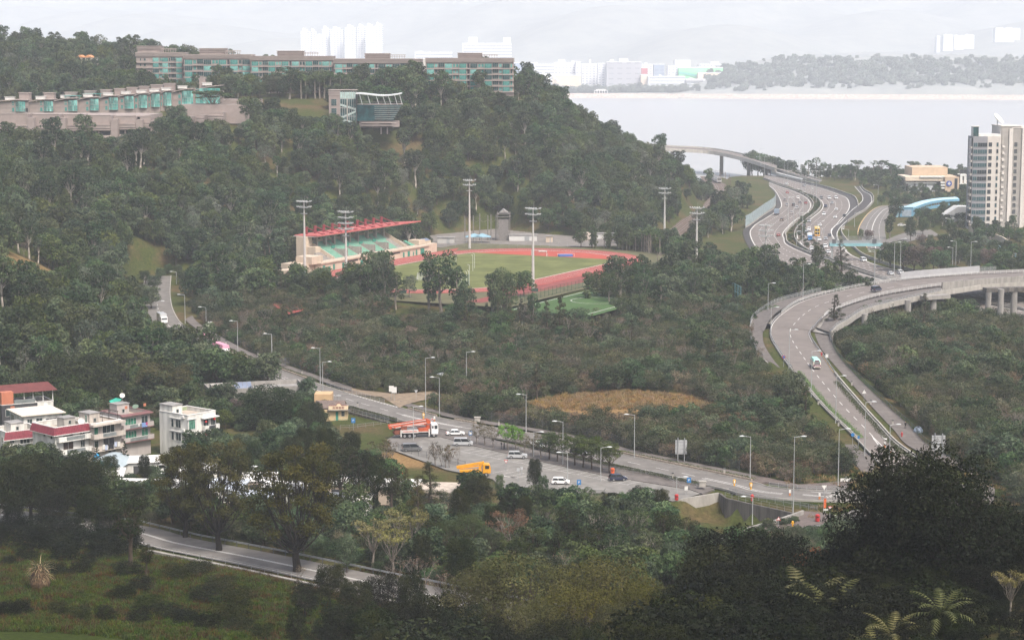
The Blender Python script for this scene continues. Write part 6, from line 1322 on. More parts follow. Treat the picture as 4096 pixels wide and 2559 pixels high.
for x,lb in((1937,'light blue hipped canopy left of its twin beyond the track'),(2007,'light blue hipped canopy right of its twin beyond the track')):
 g=G(T(11,x,712),13);t=thing('canopy',lb,'canopy',g);m=MB();m.add([(-4,-3,2.6),(4,-3,2.6),(4,3,2.6),(-4,3,2.6),(0,0,4.2)],[(0,1,4),(1,2,4),(2,3,4),(3,0,4),(3,2,1,0)]);m.build('roof',M('canopy_blue',(.2,.33,.4),var=.1),t)
 for a in(-3.4,3.4):
  for b in(-2.4,2.4):mm=MB();mm.tube((a,b,0),(a,b,2.6),.1);mm.build('post',STL,t)
g=G(T(11,2190,695),13);YW=g[1];t=thing('climbing_tower','grey timber climbing tower with a small pitched roof and rope poles','tower',g);TIM=M('grey_timber',(.19,.175,.165),rough=.95,var=.3,scale=1.2,streak=4);k=YW/FPX/2.16
m=MB();w=45*k;hh=185*k;m.bx(-w,w,0,6,0,hh);m.build('panelling',TIM,t);m=MB();
for x in(-w-.5,w+.5):
 for y in(-.3,6.3):m.tube((x,y,0),(x,y,hh+3),.22,n=6)
m.build('corner_post',TIM,t);bxs('deck',((-w-.9,w+.9,-.6,6.6,hh+.9,hh+1.2),(-w-.8,w+.8,-.5,6.5,hh+2.2,hh+2.4),),TIM,t);m=MB();m.extr([(-w*.8,hh+2.9),(w*.95,hh+2.9),(0,hh+4.6)],-.4,6.4);m.build('roof',ROOFG,t)
for x,yt,lb in((1857,482,'leftmost slender pole of the rope course'),(1930,480,'second pole of the rope course from the left'),(1985,462,'tallest pole of the rope course'),(2055,478,'thick pole left of the climbing tower'),(2082,470,'pole close to the left of the climbing tower'),(2124,472,'pole touching the left side of the climbing tower')):
 p=AT(T(11,x,690),YW+1);q=AT(T(11,x,yt),YW+1);m=MB();m.tube((0,0,-.5),(0,0,q[2]-p[2]),.22,n=6);m.tube((-.5,0,(q[2]-p[2])*.8),(.5,0,(q[2]-p[2])*.8),.08,n=4);tag(m.build('rope_pole',TIM,None,loc=p),lb,'pole','poles of the rope course')
p=AT(T(11,1857,520),YW+1);q=AT(T(11,2124,515),YW+1);m=MB();
for a_,b_ in((1857,1930),(1930,1985),(1985,2055),(2055,2124)):
 A=Vector(AT(T(11,a_,515),YW+1));B=Vector(AT(T(11,b_,515),YW+1));P=[A.lerp(B,i/6)-Vector((0,0,1.*math.sin(math.pi*i/6)))for i in range(7)];m.path(P,[.06]*7,4)
tag(m.build('rope_bridge',TIM),'sagging rope bridge between the rope course poles','rope')
pl=0
for x,yt,yb in((900,650,768),(920,640,770),(955,648,768),(1015,625,770),(1033,640,775),(1060,615,780),(1095,600,785),(1120,592,785),(1150,620,775),(1172,640,790),(1222,610,795),(1245,600,800),(1262,620,800),(1285,605,810),(1300,580,810),(1340,600,800),(1380,640,830)):
 g=G(T(12,x,yb),12.7);h=(yb-yt)/2.16*g[1]/FPX+1;ppr(random.choice(['royal','royal2']),g[0],g[1],12.6,h,1,None,'palm_tree','royal palm in the palm grove beyond the far bend of the running track','palm','palm grove beyond the track');pl+=1
for x,yt,yb in((1440,850,1000),(1512,840,1015),(1555,835,985),(1610,850,1050),(1390,790,930),(1360,800,900),(1480,840,960),(1530,850,960),(1690,880,1010),(1570,840,1000),(1640,860,1010)):
 g=G(T(12,x,yb),12);h=(yb-yt)/2.16*g[1]/FPX+1;ppr(random.choice(['royal','royal2']),g[0],g[1],TZ(g[0],g[1]),h,1,None,'palm_tree','royal palm with a pale stem right of the red near straight','palm','palms right of the near straight')
for x,yt,Y,lb in((945,900,690,'leaning palm before the grandstand, left of the throwing cage'),(880,930,694,'palm half hidden in front of the grandstand track')):ppx(x,yt,Y,'royal',lb,1.1,'palm_tree','palm',tile=11)
for x,yt,Y,lb in((155,650,792,'dark conical tree left of the grandstand, taller of two'),(118,690,788,'dark conical tree left of the grandstand, shorter of two')):ppx(x,yt,Y,'norf',lb,1.25,tile=11)
def paint(name,c,rough=.28):return M('paint_'+name,c,rough=rough,var=.03,spec=.6)
PAINT=dict(white=paint('white',(.78,.78,.77)),silver=paint('silver',(.42,.43,.44)),black=paint('black',(.018,.018,.02)),navy=paint('navy',(.022,.028,.06)),grey=paint('grey',(.14,.145,.15)),red=paint('red',(.34,.035,.04)),cream=paint('cream',(.62,.58,.46)),blue=paint('blue',(.05,.2,.45)),orange=paint('orange',(.72,.33,.04)),yellow=paint('yellow',(.72,.46,.07)),brown=paint('brown',(.2,.16,.13)))
CGL=M('car_glass',(.02,.024,.028),rough=.08,var=0,spec=.8);TYRE=M('tyre',(.018,.018,.018),rough=.85,var=.2,scale=4);RIM=M('rim',(.4,.4,.41),rough=.35,metal=.6,var=.05);HLM=M('head_lamp',(.75,.77,.78),rough=.15,var=0);TLM=M('tail_lamp',(.4,.015,.015),rough=.2,var=0);PLATE=M('number_plate',(.7,.68,.6),var=0);BLK=M('black_trim',(.02,.02,.02),rough=.6,var=0)
CARS={'sedan':dict(L=4.6,W=1.78,H=1.45,belt=.9,hood=.86,trunk=.93,cab=(-1.75,-.95,.55,1.25),roofw=.8),'hatch':dict(L=4.,W=1.72,H=1.5,belt=.92,hood=.86,trunk=.92,cab=(-1.95,-1.55,.45,1.2),roofw=.8),'suv':dict(L=4.6,W=1.82,H=1.7,belt=1.05,hood=1.,trunk=1.05,cab=(-2.22,-1.85,.35,1.15),roofw=.8),'van':dict(L=4.7,W=1.8,H=1.88,belt=1.05,hood=.98,trunk=1.05,cab=(-2.3,-2.1,.85,1.75),roofw=.86)}
def soft(mb,mat,name,par,bev=.06,seg=2):
 me=mb.mesh(name,mat);bm=bmesh.new();bm.from_mesh(me);bmesh.ops.remove_doubles(bm,verts=bm.verts,dist=1e-5);bmesh.ops.bevel(bm,geom=[e for e in bm.edges if e.calc_face_angle(0)>.5],offset=bev,segments=seg,affect='EDGES',clamp_overlap=True);bm.to_mesh(me);bm.free();return ob(name,me,par)
WHL={}
def wheel(par,x,y,r,w=.2):
 k=(r,w)
 if k not in WHL:
  a=MB().tube((0,-w/2,0),(0,w/2,0),r,n=16).mesh('tyre',TYRE);b=MB().tube((0,-w/2-.015,0),(0,w/2+.015,0),r*.62,n=12).mesh('rim',RIM);WHL[k]=(a,b)
 t=ob('wheel',WHL[k][0],par,(x,y,r));ob('rim',WHL[k][1],t);return t
VC={}
def car(kind,col,label,P,rz,group=None,taxi=False):
 if(kind,col)in VC:
  return cpt(VC[(kind,col)],P,rz,label,group)
 c=CARS[kind];L,W,H=c['L'],c['W'],c['H'];t=thing('car' if kind!='van' else 'minivan',label,'car' if kind!='van' else 'van',P,rz,group);pm_=PAINT[col]
 x0,x1=-L/2,L/2;a,b,d,e=c['cab'];be,ho,tk=c['belt'],c['hood'],c['trunk']
 pr=[(x0+.05,.32),(x1-.08,.28),(x1,.45),(x1-.05,ho-.2),(x1-.25,ho-.08),(e,be-.02),(a,be),(x0+.12,tk-.04),(x0,tk-.2),(x0-0.,.5)]
 m=MB();m.extr(pr,-W/2,W/2,'y');soft(m,pm_,'body',t,.09,2)
 g=MB();wb,wt=W/2-.05,W/2*c['roofw']
 g.add([(a,-wb,be-.04),(e,-wb,be-.04),(e,wb,be-.04),(a,wb,be-.04),(b,-wt,H-.06),(d,-wt,H-.06),(d,wt,H-.06),(b,wt,H-.06)],[(0,1,5,4),(1,2,6,5),(2,3,7,6),(3,0,4,7),(4,5,6,7)]);g.build('windows',CGL,t)
 r=MB();r.add([(b-.08,-wt-.02,H-.08),(d+.08,-wt-.02,H-.08),(d+.08,wt+.02,H-.08),(b-.08,wt+.02,H-.08),(b+.15,-wt+.1,H),(d-.2,-wt+.1,H),(d-.2,wt-.1,H),(b+.15,wt-.1,H)],[(0,1,5,4),(1,2,6,5),(2,3,7,6),(3,0,4,7),(4,5,6,7),(3,2,1,0)]);r.build('roof',pm_,t,smooth=False)
 p=MB()
 for s in(-1,1):
  for(xa,za,xb,zb)in((a,be-.03,b,H-.07),(e,be-.03,d,H-.07),((a+e)/2-.1,be-.03,(b+d)/2-.1,H-.07)):p.tube((xa,s*(wb+.005),za),(xb,s*(wt+.005),zb),.045,n=4)
 p.build('pillar',pm_,t)
 for x in(x0+.85,x1-.85):
  for y in(-W/2+.08,W/2-.08):wheel(t,x,y,.33 if kind!='suv' else .37)
 for s in(-1,1):
  m=MB();m.box((x1-.1,s*(W/2-.28),ho-.22),(.16,.36,.15),0.);m.build('headlight',HLM,t);m=MB();m.box((x0+.06,s*(W/2-.22),tk-.18),(.12,.3,.17));m.build('taillight',TLM,t)
  m=MB();m.box((e-.25,s*(W/2+.08),be+.06),(.12,.18,.12));m.build('mirror',pm_,t)
 m=MB();m.box((x1-.02,0,.52),(.08,W*.6,.22));m.build('grille',BLK,t);m=MB();m.box((x0+.01,0,.62),(.05,.5,.13));m.build('number_plate',PLATE,t)
 VC[(kind,col)]=t;return t
def gpos(t,x,y,z):return Vector(G(T(t,x,y),z))
LMID=HL.mid();RMID=HR.mid()
def ord_(kind,col,label,t,x,y,rd,z,rev=False,group='vehicles on the motorway'):
 P=gpos(t,x,y,z);h=hnr(rd,P);return car(kind,col,label,P,h+(math.pi if rev else 0),group)
for kind,col,lb,t,x,y in[('hatch','red','dark red car leading the traffic on the near carriageway, beside the treetops','a',642,922),('suv','white','white car behind the leading dark red car on the near carriageway','a',828,1012),('sedan','grey','dark grey car at the left edge of the near carriageway, level with the white one','a',605,1050),('sedan','silver','silver car in the second lane left of the black van, near carriageway','a',636,1138),('sedan','grey','grey car in the third lane level with a dark red one, near carriageway','a',862,1095),('sedan','red','dark red car in the rightmost lane of the near carriageway','a',965,1102),('suv','silver','silver car directly behind the black van on the near carriageway','a',812,1190),('sedan','silver','silver-grey car alone in mid lane behind the box lorry, near carriageway','a',718,1272),('suv','brown','brown car behind the box lorry on the near carriageway','a',550,1395),('hatch','red','red taxi lowest on the near carriageway, beside the floodlight lamps','b',492,405)]:
 ord_(kind,col,lb,t,x,y,LMID,8.,True)
ord_('van','black','black van in mid lane of the near carriageway','a',750,1145,LMID,8.,True)
for kind,col,lb,t,x,y in[('sedan','white','white car farthest away on the far carriageway, by the median shrubs','a',632,775),('sedan','silver','silver car high on the far carriageway beside the lamp posts','a',938,805),('van','grey','dark grey van in the left lane of the far carriageway, three abreast','a',1232,1018),('van','white','white van in the middle of three abreast on the far carriageway','a',1368,1022),('van','white','white van on the right of three abreast on the far carriageway','a',1487,1018),('sedan','silver','silver car behind the three abreast vans on the far carriageway','a',1415,1105),('suv','navy','dark blue car in the left lane of the far carriageway','a',1302,1165),('sedan','white','white and red car in the third lane of the far carriageway','a',1490,1215),('suv','white','white car in the second lane beside the dark shoulder wall, far carriageway','a',1276,1300),('sedan','white','white car near the solid lane line on the far carriageway','a',1472,1352),('sedan','black','black and white car joining from the slip road','a',1630,1325),('sedan','silver','silver car in the left lane above the grey saloon, far carriageway','b',1022,165),('sedan','white','white car just behind the yellow double-decker bus','b',1208,238),('sedan','grey','grey saloon in the left lane, far carriageway','b',930,250),('suv','white','white car behind the white van and blue lorry','b',1016,315),('sedan','silver','silver-grey car lowest in the left lane of the far carriageway','b',855,368),('van','silver','silver van close behind the blue lorry','b',975,375),('sedan','black','dark car with white bonnet on the merging lane beside the bus','b',1376,415),('suv','white','white car beside the blue lorry, below the bus','b',1192,488),('sedan','silver','silver car right of the white one below the bus','b',1308,470),('suv','white','white car lower on the far carriageway before the treetops','b',1302,608),('suv','white','white car half hidden by the treetops, far carriageway','b',1066,648),('sedan','white','white car peeping between treetops, far carriageway','b',1352,700),('van','white','white people carrier on the last curve before the viaduct','b',1958,845)]:
 ord_(kind,col,lb,t,x,y,RMID,8.)
ord_('suv','white','white car nearest to the viaduct hoarding on the far carriageway',13,1300,985,RMID,8.);ord_('sedan','white','white car half hidden behind the one by the hoarding',13,1215,992,RMID,8.);ord_('sedan','white','white car passing under the viaduct between the piers',13,2235,1165,RMID,8.)
def boxlorry(label,P,rz,cabc,boxm,L=7.2,W=2.3,H=3.3,group='vehicles on the motorway',name='lorry'):
 t=thing(name,label,'lorry',P,rz,group);m=MB();m.bx(-L/2,L/2-1.9,-W/2,W/2,.95,H);soft(m,boxm,'cargo_box',t,.04,1);m=MB();m.extr([(L/2-1.75,.5),(L/2,.5),(L/2,1.5),(L/2-.25,2.5),(L/2-1.75,2.55)],-W/2+.1,W/2-.1);soft(m,cabc,'cab',t,.07,2)
 m=MB();m.add([(L/2+.01,-.95,1.55),(L/2+.01,.95,1.55),(L/2-.22,.9,2.35),(L/2-.22,-.9,2.35)],[(0,1,2,3)]);m.build('windscreen',CGL,t);bxs('chassis',((-L/2,L/2-.2,-.45,.45,.55,.94),),BLK,t)
 for s in(-1,1):
  bxs('side_window',((L/2-1.3,L/2-.35,s*(W/2-.1)-.012,s*(W/2-.1)+.012,1.5,2.25),),CGL,t);m=MB();m.box((L/2,s*.8,.85),(.06,.3,.18));m.build('headlight',HLM,t);m=MB();m.box((-L/2-.01,s*.9,.8),(.06,.25,.16));m.build('taillight',TLM,t)
 for x in(-L/2+1.4,L/2-1.):
  for y in(-W/2+.2,W/2-.2):wheel(t,x,y,.44,.3)
 return t
P=gpos('b',1030,478,8);boxlorry('blue lorry with a white box body on the far carriageway',P,hnr(RMID,P),PAINT['blue'],PAINT['white'])
P=gpos('a',462,1292,8);boxlorry('dark lorry with a blue-grey box on the near carriageway',P,hnr(LMID,P)+math.pi,PAINT['black'],M('box_blue_grey',(.22,.27,.33),var=.1))
def doubledecker(label,P,rz):
 L,W,H=11.,2.5,4.4;t=thing('double_decker_bus',label,'bus',P,rz,'vehicles on the motorway');m=MB();m.bx(-L/2,L/2,-W/2,W/2,.3,H);soft(m,PAINT['yellow'],'body',t,.16,2)
 for z0,z1,nm in((1.3,2.05,'lower_windows'),(2.75,3.65,'upper_windows')):m=MB();m.bx(-L/2+.4,L/2-.3,-W/2-.012,W/2+.012,z0,z1);m.build(nm,CGL,t)
 bxs('windscreen',((L/2-.02,L/2+.014,-W/2+.2,W/2-.2,1.15,2.2),),CGL,t);bxs('upper_windscreen',((L/2-.02,L/2+.014,-W/2+.2,W/2-.2,2.75,3.75),),CGL,t);bxs('front_band',((L/2-.02,L/2+.02,-W/2+.05,W/2-.05,.4,1.),),PAINT['orange'],t)
 for s in(-1,1):m=MB();m.box((L/2,s*.95,.75),(.08,.3,.2));m.build('headlight',HLM,t)
 for x in(-L/2+2.4,L/2-2.5):
  for y in(-W/2+.2,W/2-.2):wheel(t,x,y,.5,.3)
P=gpos('b',1155,400,8);doubledecker('yellow double-decker bus on the far carriageway',P,hnr(RMID,P))
def minibus(label,P,rz,roofm,bodym,bandm,L=6.9,W=2.05,H=2.7,group=None,name='minibus'):
 t=thing(name,label,'minibus',P,rz,group);m=MB();m.extr([(-L/2,.4),(L/2-.1,.35),(L/2,.6),(L/2-.05,1.35),(L/2-.45,2.15),(-L/2,2.15)],-W/2,W/2);soft(m,bodym,'body',t,.1,2)
 m=MB();m.add([(-L/2,-W/2+.02,2.12),(L/2-.42,-W/2+.02,2.12),(L/2-.42,W/2-.02,2.12),(-L/2,W/2-.02,2.12),(-L/2+.15,-W/2+.25,H),(L/2-1.,-W/2+.25,H),(L/2-1.,W/2-.25,H),(-L/2+.15,W/2-.25,H)],[(0,1,5,4),(1,2,6,5),(2,3,7,6),(3,0,4,7),(4,5,6,7)]);m.build('roof',roofm,t)
 m=MB();m.add([(L/2+0.,-W/2+.15,1.3),(L/2+0.,W/2-.15,1.3),(L/2-.4,W/2-.2,2.12),(L/2-.4,-W/2+.2,2.12)],[(0,1,2,3)]);m.build('windscreen',CGL,t)
 bxs('side_windows',((-L/2+.3,L/2-.7,-W/2-.012,W/2+.012,1.35,2.),),CGL,t);bxs('front_band',((L/2-.3,L/2+.03,-W/2+.02,W/2-.02,.75,1.22),),bandm,t);bxs('route_box',((L/2-.6,L/2-.35,-.6,.6,2.2,2.5),),bandm,t)
 mk_=MB()
 for i in range(6):mk_.bx(L/2+.031,L/2+.036,-.72+i*.25,-.55+i*.25,.9,1.06)
 mk_.build('lettering',PAINT['white'],t)
 for s in(-1,1):m=MB();m.box((L/2-.02,s*.8,.62),(.08,.3,.2));m.build('headlight',HLM,t)
 for x in(-L/2+1.3,L/2-1.3):
  for y in(-W/2+.15,W/2-.15):wheel(t,x,y,.36,.22)
 return t
MINT=M('paint_mint',(.33,.62,.52),rough=.35,var=.03);MAR=M('paint_maroon',(.16,.035,.07),rough=.35,var=.03)
P=gpos(23,565,495,9.3);minibus('mint green and cream minibus with a maroon front band coming down the flyover road',P,hnr(vm,P),MINT,PAINT['cream'],MAR)
P=gpos(13,1090,1132,15.8);car('van','navy','dark blue estate car climbing the viaduct',P,hnr(vm,P)+math.pi)
PK=M('paint_pink',(.66,.3,.4),rough=.35,var=.03)
for(x,y,z,lb)in((1775,292,7.6,'pink and white coach partly behind treetops on the upper main road'),(1905,372,7.1,'pink-roofed coach nearest to the trees on the upper main road')):
 P=gpos(20,x,y,z);h=hnr(mid,P);P=P-Vector((math.sin(h),-math.cos(h),0))*0;minibus(lb,P+Vector((0,0,.02)),h+math.pi,PK,PAINT['white'],PK,9.5,2.4,3.1,name='coach')
P=gpos(10,1345,1410,9.3);boxlorry('white lorry parked under trees on the upper main road',P+Vector((2.2,0,.1)),hnr(mid,P),PAINT['white'],PAINT['silver'],8,group=None)
P=gpos(10,1372,1445,8.9);car('suv','white','white car in front of the parked white lorry on the upper main road',P+Vector((1.2,-6,0)),hnr(mid,P))
hd=math.atan2(k1.y-k0.y,k1.x-k0.x)
def park(kind,col,label,t,x,y,rz,z=4.57):return car(kind,col,label,gpos(t,x,y,z),rz)
park('sedan','white','white saloon leaving the car park behind the concrete pump lorry',21,1775,1080,.1,4.63)
park('van','silver','silver van parked by the kerb below the first small trees',21,1843,1168,0.)
park('suv','silver','silver estate car parked beside the pavement tree row',22,150,1278,0.)
park('hatch','white','white hatchback at the near edge of the car park',22,525,1500,-.05);park('hatch','navy','dark blue hatchback parked by the orange litter bin',22,1018,1470,.2)
park('van','grey','grey van with an open door behind the thin trees',21,1400,1215,.15);park('sedan','white','white car on the main road behind the small trees',22,335,1185,mid and hnr(mid,gpos(22,335,1185,5)),5.);park('suv','black','dark car on the main road behind the dark pavement trees',22,680,1250,hnr(mid,gpos(22,680,1250,5)),5.)
ORG=M('pump_orange',(.46,.085,.03),rough=.45,var=.18,scale=.8);WTH=M('pump_white',(.62,.6,.57),rough=.5,var=.1)
A=gpos(21,1250,1112,4.63);B=gpos(21,1620,1078,4.63);hd2=math.atan2((B-A).y,(B-A).x)*.4;P=(A+B)/2
t=thing('concrete_pump_lorry','orange and white concrete pump lorry with its folded boom','lorry',P,hd2);L=10.6
bxs('chassis',((-5.2,5.,-.5,.5,.75,1.15),),BLK,t)
m=MB();m.extr([(3.6,.75),(5.3,.75),(5.35,1.9),(5.2,3.2),(4.9,3.35),(3.6,3.35)],-1.2,1.2);cb=soft(m,PAINT['white'],'cab',t,.08,2)
m=MB();m.add([(5.37,-1.,2.),(5.37,1.,2.),(5.22,.95,3.),(5.22,-.95,3.)],[(0,1,2,3)]);m.build('windscreen',CGL,cb);bxs('side_window',((4.35,5.1,-1.215,1.215,2.05,2.95),),CGL,cb);bxs('side_window',((3.75,4.15,-1.215,1.215,2.2,2.85),),CGL,cb);bxs('bumper',((5.2,5.42,-1.15,1.15,.75,1.35),),M('bumper_grey',(.2,.2,.21),var=.1),cb)
bxs('deck',((-2.6,2.9,-1.22,1.22,1.35,1.75),),WTH,t);bxs('tank',((.4,3.1,-1.24,1.24,1.55,2.35),),ORG,t);bxs('side_panel',((-3.6,.35,-1.26,1.26,1.25,2.),),WTH,t)
m=MB()
for i in range(11):m.bx(-3.3+i*.32,-3.08+i*.32,-1.272,-1.262,1.5,1.78)
m.build('lettering',M('red_lettering',(.45,.06,.04),var=0),t)
m=MB();m.bx(-5.4,-3.9,-1.,1.,1.,1.9);m.lathe([(.5,.5),(1.,1.2),(1.05,1.3)],(-4.9,0,.2),n=8);m.build('hopper',M('hopper_rust',(.2,.06,.035),var=.3,scale=2),t);bxs('rear_frame',((-3.9,-2.4,-1.1,1.1,1.75,3.),),M('hopper_rust',(.2,.06,.035)),t)
m=MB();m.tube((2.9,0,1.7),(2.9,0,3.),.55,n=10);m.build('turret',ORG,t)
for k,(x0_,z0_,x1_,z1_,y,s)in enumerate(((2.9,4.15,-6.9,2.95,.35,.3),(3.,3.6,-6.4,2.65,-.3,.26),(2.6,3.1,-6.2,2.25,.3,.22),(2.3,3.3,-5.6,2.6,-.75,.17))):
 d=Vector((x1_-x0_,0,z1_-z0_));m=MB();m.box(((x0_+x1_)/2,y,(z0_+z1_)/2),(d.length,.34,s*2),0,0,math.atan2(-d.z,-d.x)*-1);b_=m.build('boom_section',ORG,t)
 m=MB();m.tube((x0_-.5,y-.26,z0_-.05),(x1_+.4,y-.26,z1_),.075,n=5);m.build('delivery_pipe',WTH,b_)
m=MB();m.tube((3.,-.5,3.75),(3.,.6,3.75),.55,n=14);m.build('boom_joint',ORG,t);m=MB();m.tube((-6.4,-.5,2.6),(-6.4,.6,2.6),.42,n=12);m.build('boom_joint',ORG,t)
for x in(-3.,-1.75,-.5,4.25):
 for y in(-1.,1.):wheel(t,x,y,.52,.34)
for x,y in((-3.9,-1.25),(3.05,-1.25),(3.05,1.25),(-3.9,1.25)):bxs('outrigger',((x-.14,x+.14,y-.12,y+.12,.35,2.1),),WTH,t)
YEL=M('crane_yellow',(.66,.31,.02),rough=.4,var=.08);P=gpos(21,1950,1430,4.56);t=thing('crane_lorry','yellow crane lorry half hidden by treetops in the car park','lorry',P,.06)
bxs('chassis',((-3.4,3.,-.5,.5,.6,1.),),BLK,t);m=MB();m.extr([(1.5,.7),(3.3,.7),(3.35,1.7),(3.05,2.75),(1.5,2.8)],-1.1,1.1);soft(m,YEL,'cab',t,.1,2);bxs('side_window',((2.05,2.95,-1.115,1.115,1.75,2.5),),CGL,t);m=MB();m.add([(3.36,-.9,1.8),(3.36,.9,1.8),(3.12,.85,2.6),(3.12,-.85,2.6)],[(0,1,2,3)]);m.build('windscreen',CGL,t)
bxs('flatbed',((-3.6,1.3,-1.1,1.1,1.05,1.5),),YEL,t);m=MB();m.box((-1.2,0,2.55),(6.2,.4,.5),0,0,-.16);m.build('crane_arm',YEL,t);m=MB();m.box((-1.4,0,2.05),(5.6,.3,.34),0,0,-.1);m.build('crane_arm',YEL,t);m=MB();m.tube((.9,0,1.4),(1.2,0,3.),.35,n=8);m.build('crane_post',YEL,t)
for x in(-2.2,2.3):
 for y in(-.95,.95):wheel(t,x,y,.46,.3)
car('sedan','white','white car parked outside the small car park by the blue walkway',gpos(13,1310,572,8.),.05)
TRN=M('train_roof',(.2,.19,.185),rough=.6,var=.15,scale=.4);TRB=M('train_body',(.36,.35,.34),rough=.4,metal=.3,var=.1,scale=.5)
t=thing('train','grey electric train rounding the wooded curve','train',RAILC[0]);o0=RAILC[0];tk=rsm(shift(RAILC,0)[:26],12.4);
for i in range(min(7,len(tk)-1)):
 a,b=tk[i]-o0,tk[i+1]-o0;d=b-a;L_=d.length-.6;rz=math.atan2(d.y,d.x);c=(a+b)/2
 car_=MB();car_.extr([(-1.5,.9),(1.5,.9),(1.55,2.4),(1.35,3.7),(.7,4.05),(-.7,4.05),(-1.35,3.7),(-1.55,2.4)],-L_/2,L_/2,axis='x');e=car_.build('carriage',TRB,t,loc=c,rz=rz);r=MB();r.extr([(-1.2,3.9),(1.2,3.9),(.8,4.12),(-.8,4.12)],-L_/2,L_/2,axis='x');r.build('carriage_roof',TRN,e);bxs('windows',((-L_/2+.5,L_/2-.5,-1.57,1.57,2.2,3.),),CGL,e)
 bxs('bogies',((-L_/2+.6,L_/2-.6,-1.1,1.1,.15,.95),),BLK,e)
 if i==min(7,len(tk)-1)-1:
  bxs('windscreen',((L_/2,L_/2+.05,-1.1,1.1,2.3,3.3),),CGL,e)
  for s in(-1,1):bxs('headlight',((L_/2,L_/2+.08,s*1.-.2,s*1.+.2,1.2,1.5),),HLM,e)
BAL=M('ballast',(.13,.095,.075),rough=.95,var=.3,scale=1.,detail=8);mb=MB();ribbon(mb,shift(RAILC,3.2,-.12),shift(RAILC,-7.5,-.12));stc('railway',mb,BAL,label='brown ballast bed of the curved railway',cat='railway')
mb=MB()
for d in(.72,-.72,-3.8,-5.2):P=shift(RAILC,d,.02);ribbon(mb,shift(P,.06,.05),shift(P,-.06,.05))
stc('rails',mb,M('rail_steel',(.3,.28,.27),rough=.35,metal=.5,var=.1),label='shining rails of the two railway tracks',cat='rails')
for i,p in enumerate(rsm(shift(RAILC,4.)[6:],32)[:7]):
 d=hnr(RAILC,p);m=MB();m.tube((0,0,-1),(0,0,8),.16,n=6);m.tube((0,0,7),(9,0,7.2),.08,n=4);m.tube((0,0,5.6),(4,0,7),.05,n=4);tag(m.build('catenary_mast',M('mast_brown',(.16,.11,.09),var=.1),None,loc=p,rz=d-math.pi/2),'brown overhead-wire mast beside the railway curve','mast','overhead-wire masts of the railway')
g=gpos(12,2002,380,9.5);tag(bxs('relay_hut',((-3,3,0,4,-1,6.5),(-3.2,3.2,-.2,4.2,6.5,6.9),),M('hut_white',(.55,.54,.52)),None,loc=g),'white trackside hut below the train front','hut')
LPM=M('lamp_steel',(.4,.41,.41),rough=.5,metal=.2,var=.08);LHM=M('lamp_head',(.55,.57,.57),rough=.4,var=.05)
def lamp(label,t_,xb,yb,yt,z,arm=-1,double=False,al=1.9,group='street lamps'):
 g=Vector(G(T(t_,xb,yb),z));sc={'a':4.32,'b':4.32,'k':1/1.6926}.get(t_,2.16);h=(yb-yt)/sc*g.y/FPX
 t=thing('street_lamp',label,'street lamp',g,0,group);r=.1 if g.y<700 else .13;m=MB();m.tube((0,0,-.5),(0,0,h*.3),r*1.25,r,n=7);m.tube((0,0,h*.3),(0,0,h),r,r*.6,n=7);m.build('pole',LPM,t)
 for s in((arm,-arm)if double else(arm,)):
  m=MB();m.tube((0,0,h-.1),(s*al*.75,0,h+.12),r*.55,n=5);m.build('arm',LPM,t);m=MB();m.lathe([(.02,-.1),(.24,-.08),(.27,.02),(.12,.13),(.02,.15)],(s*al,0,h+.12),n=8,sx=2.4);m.build('lamp_head',LHM,t)
 return t
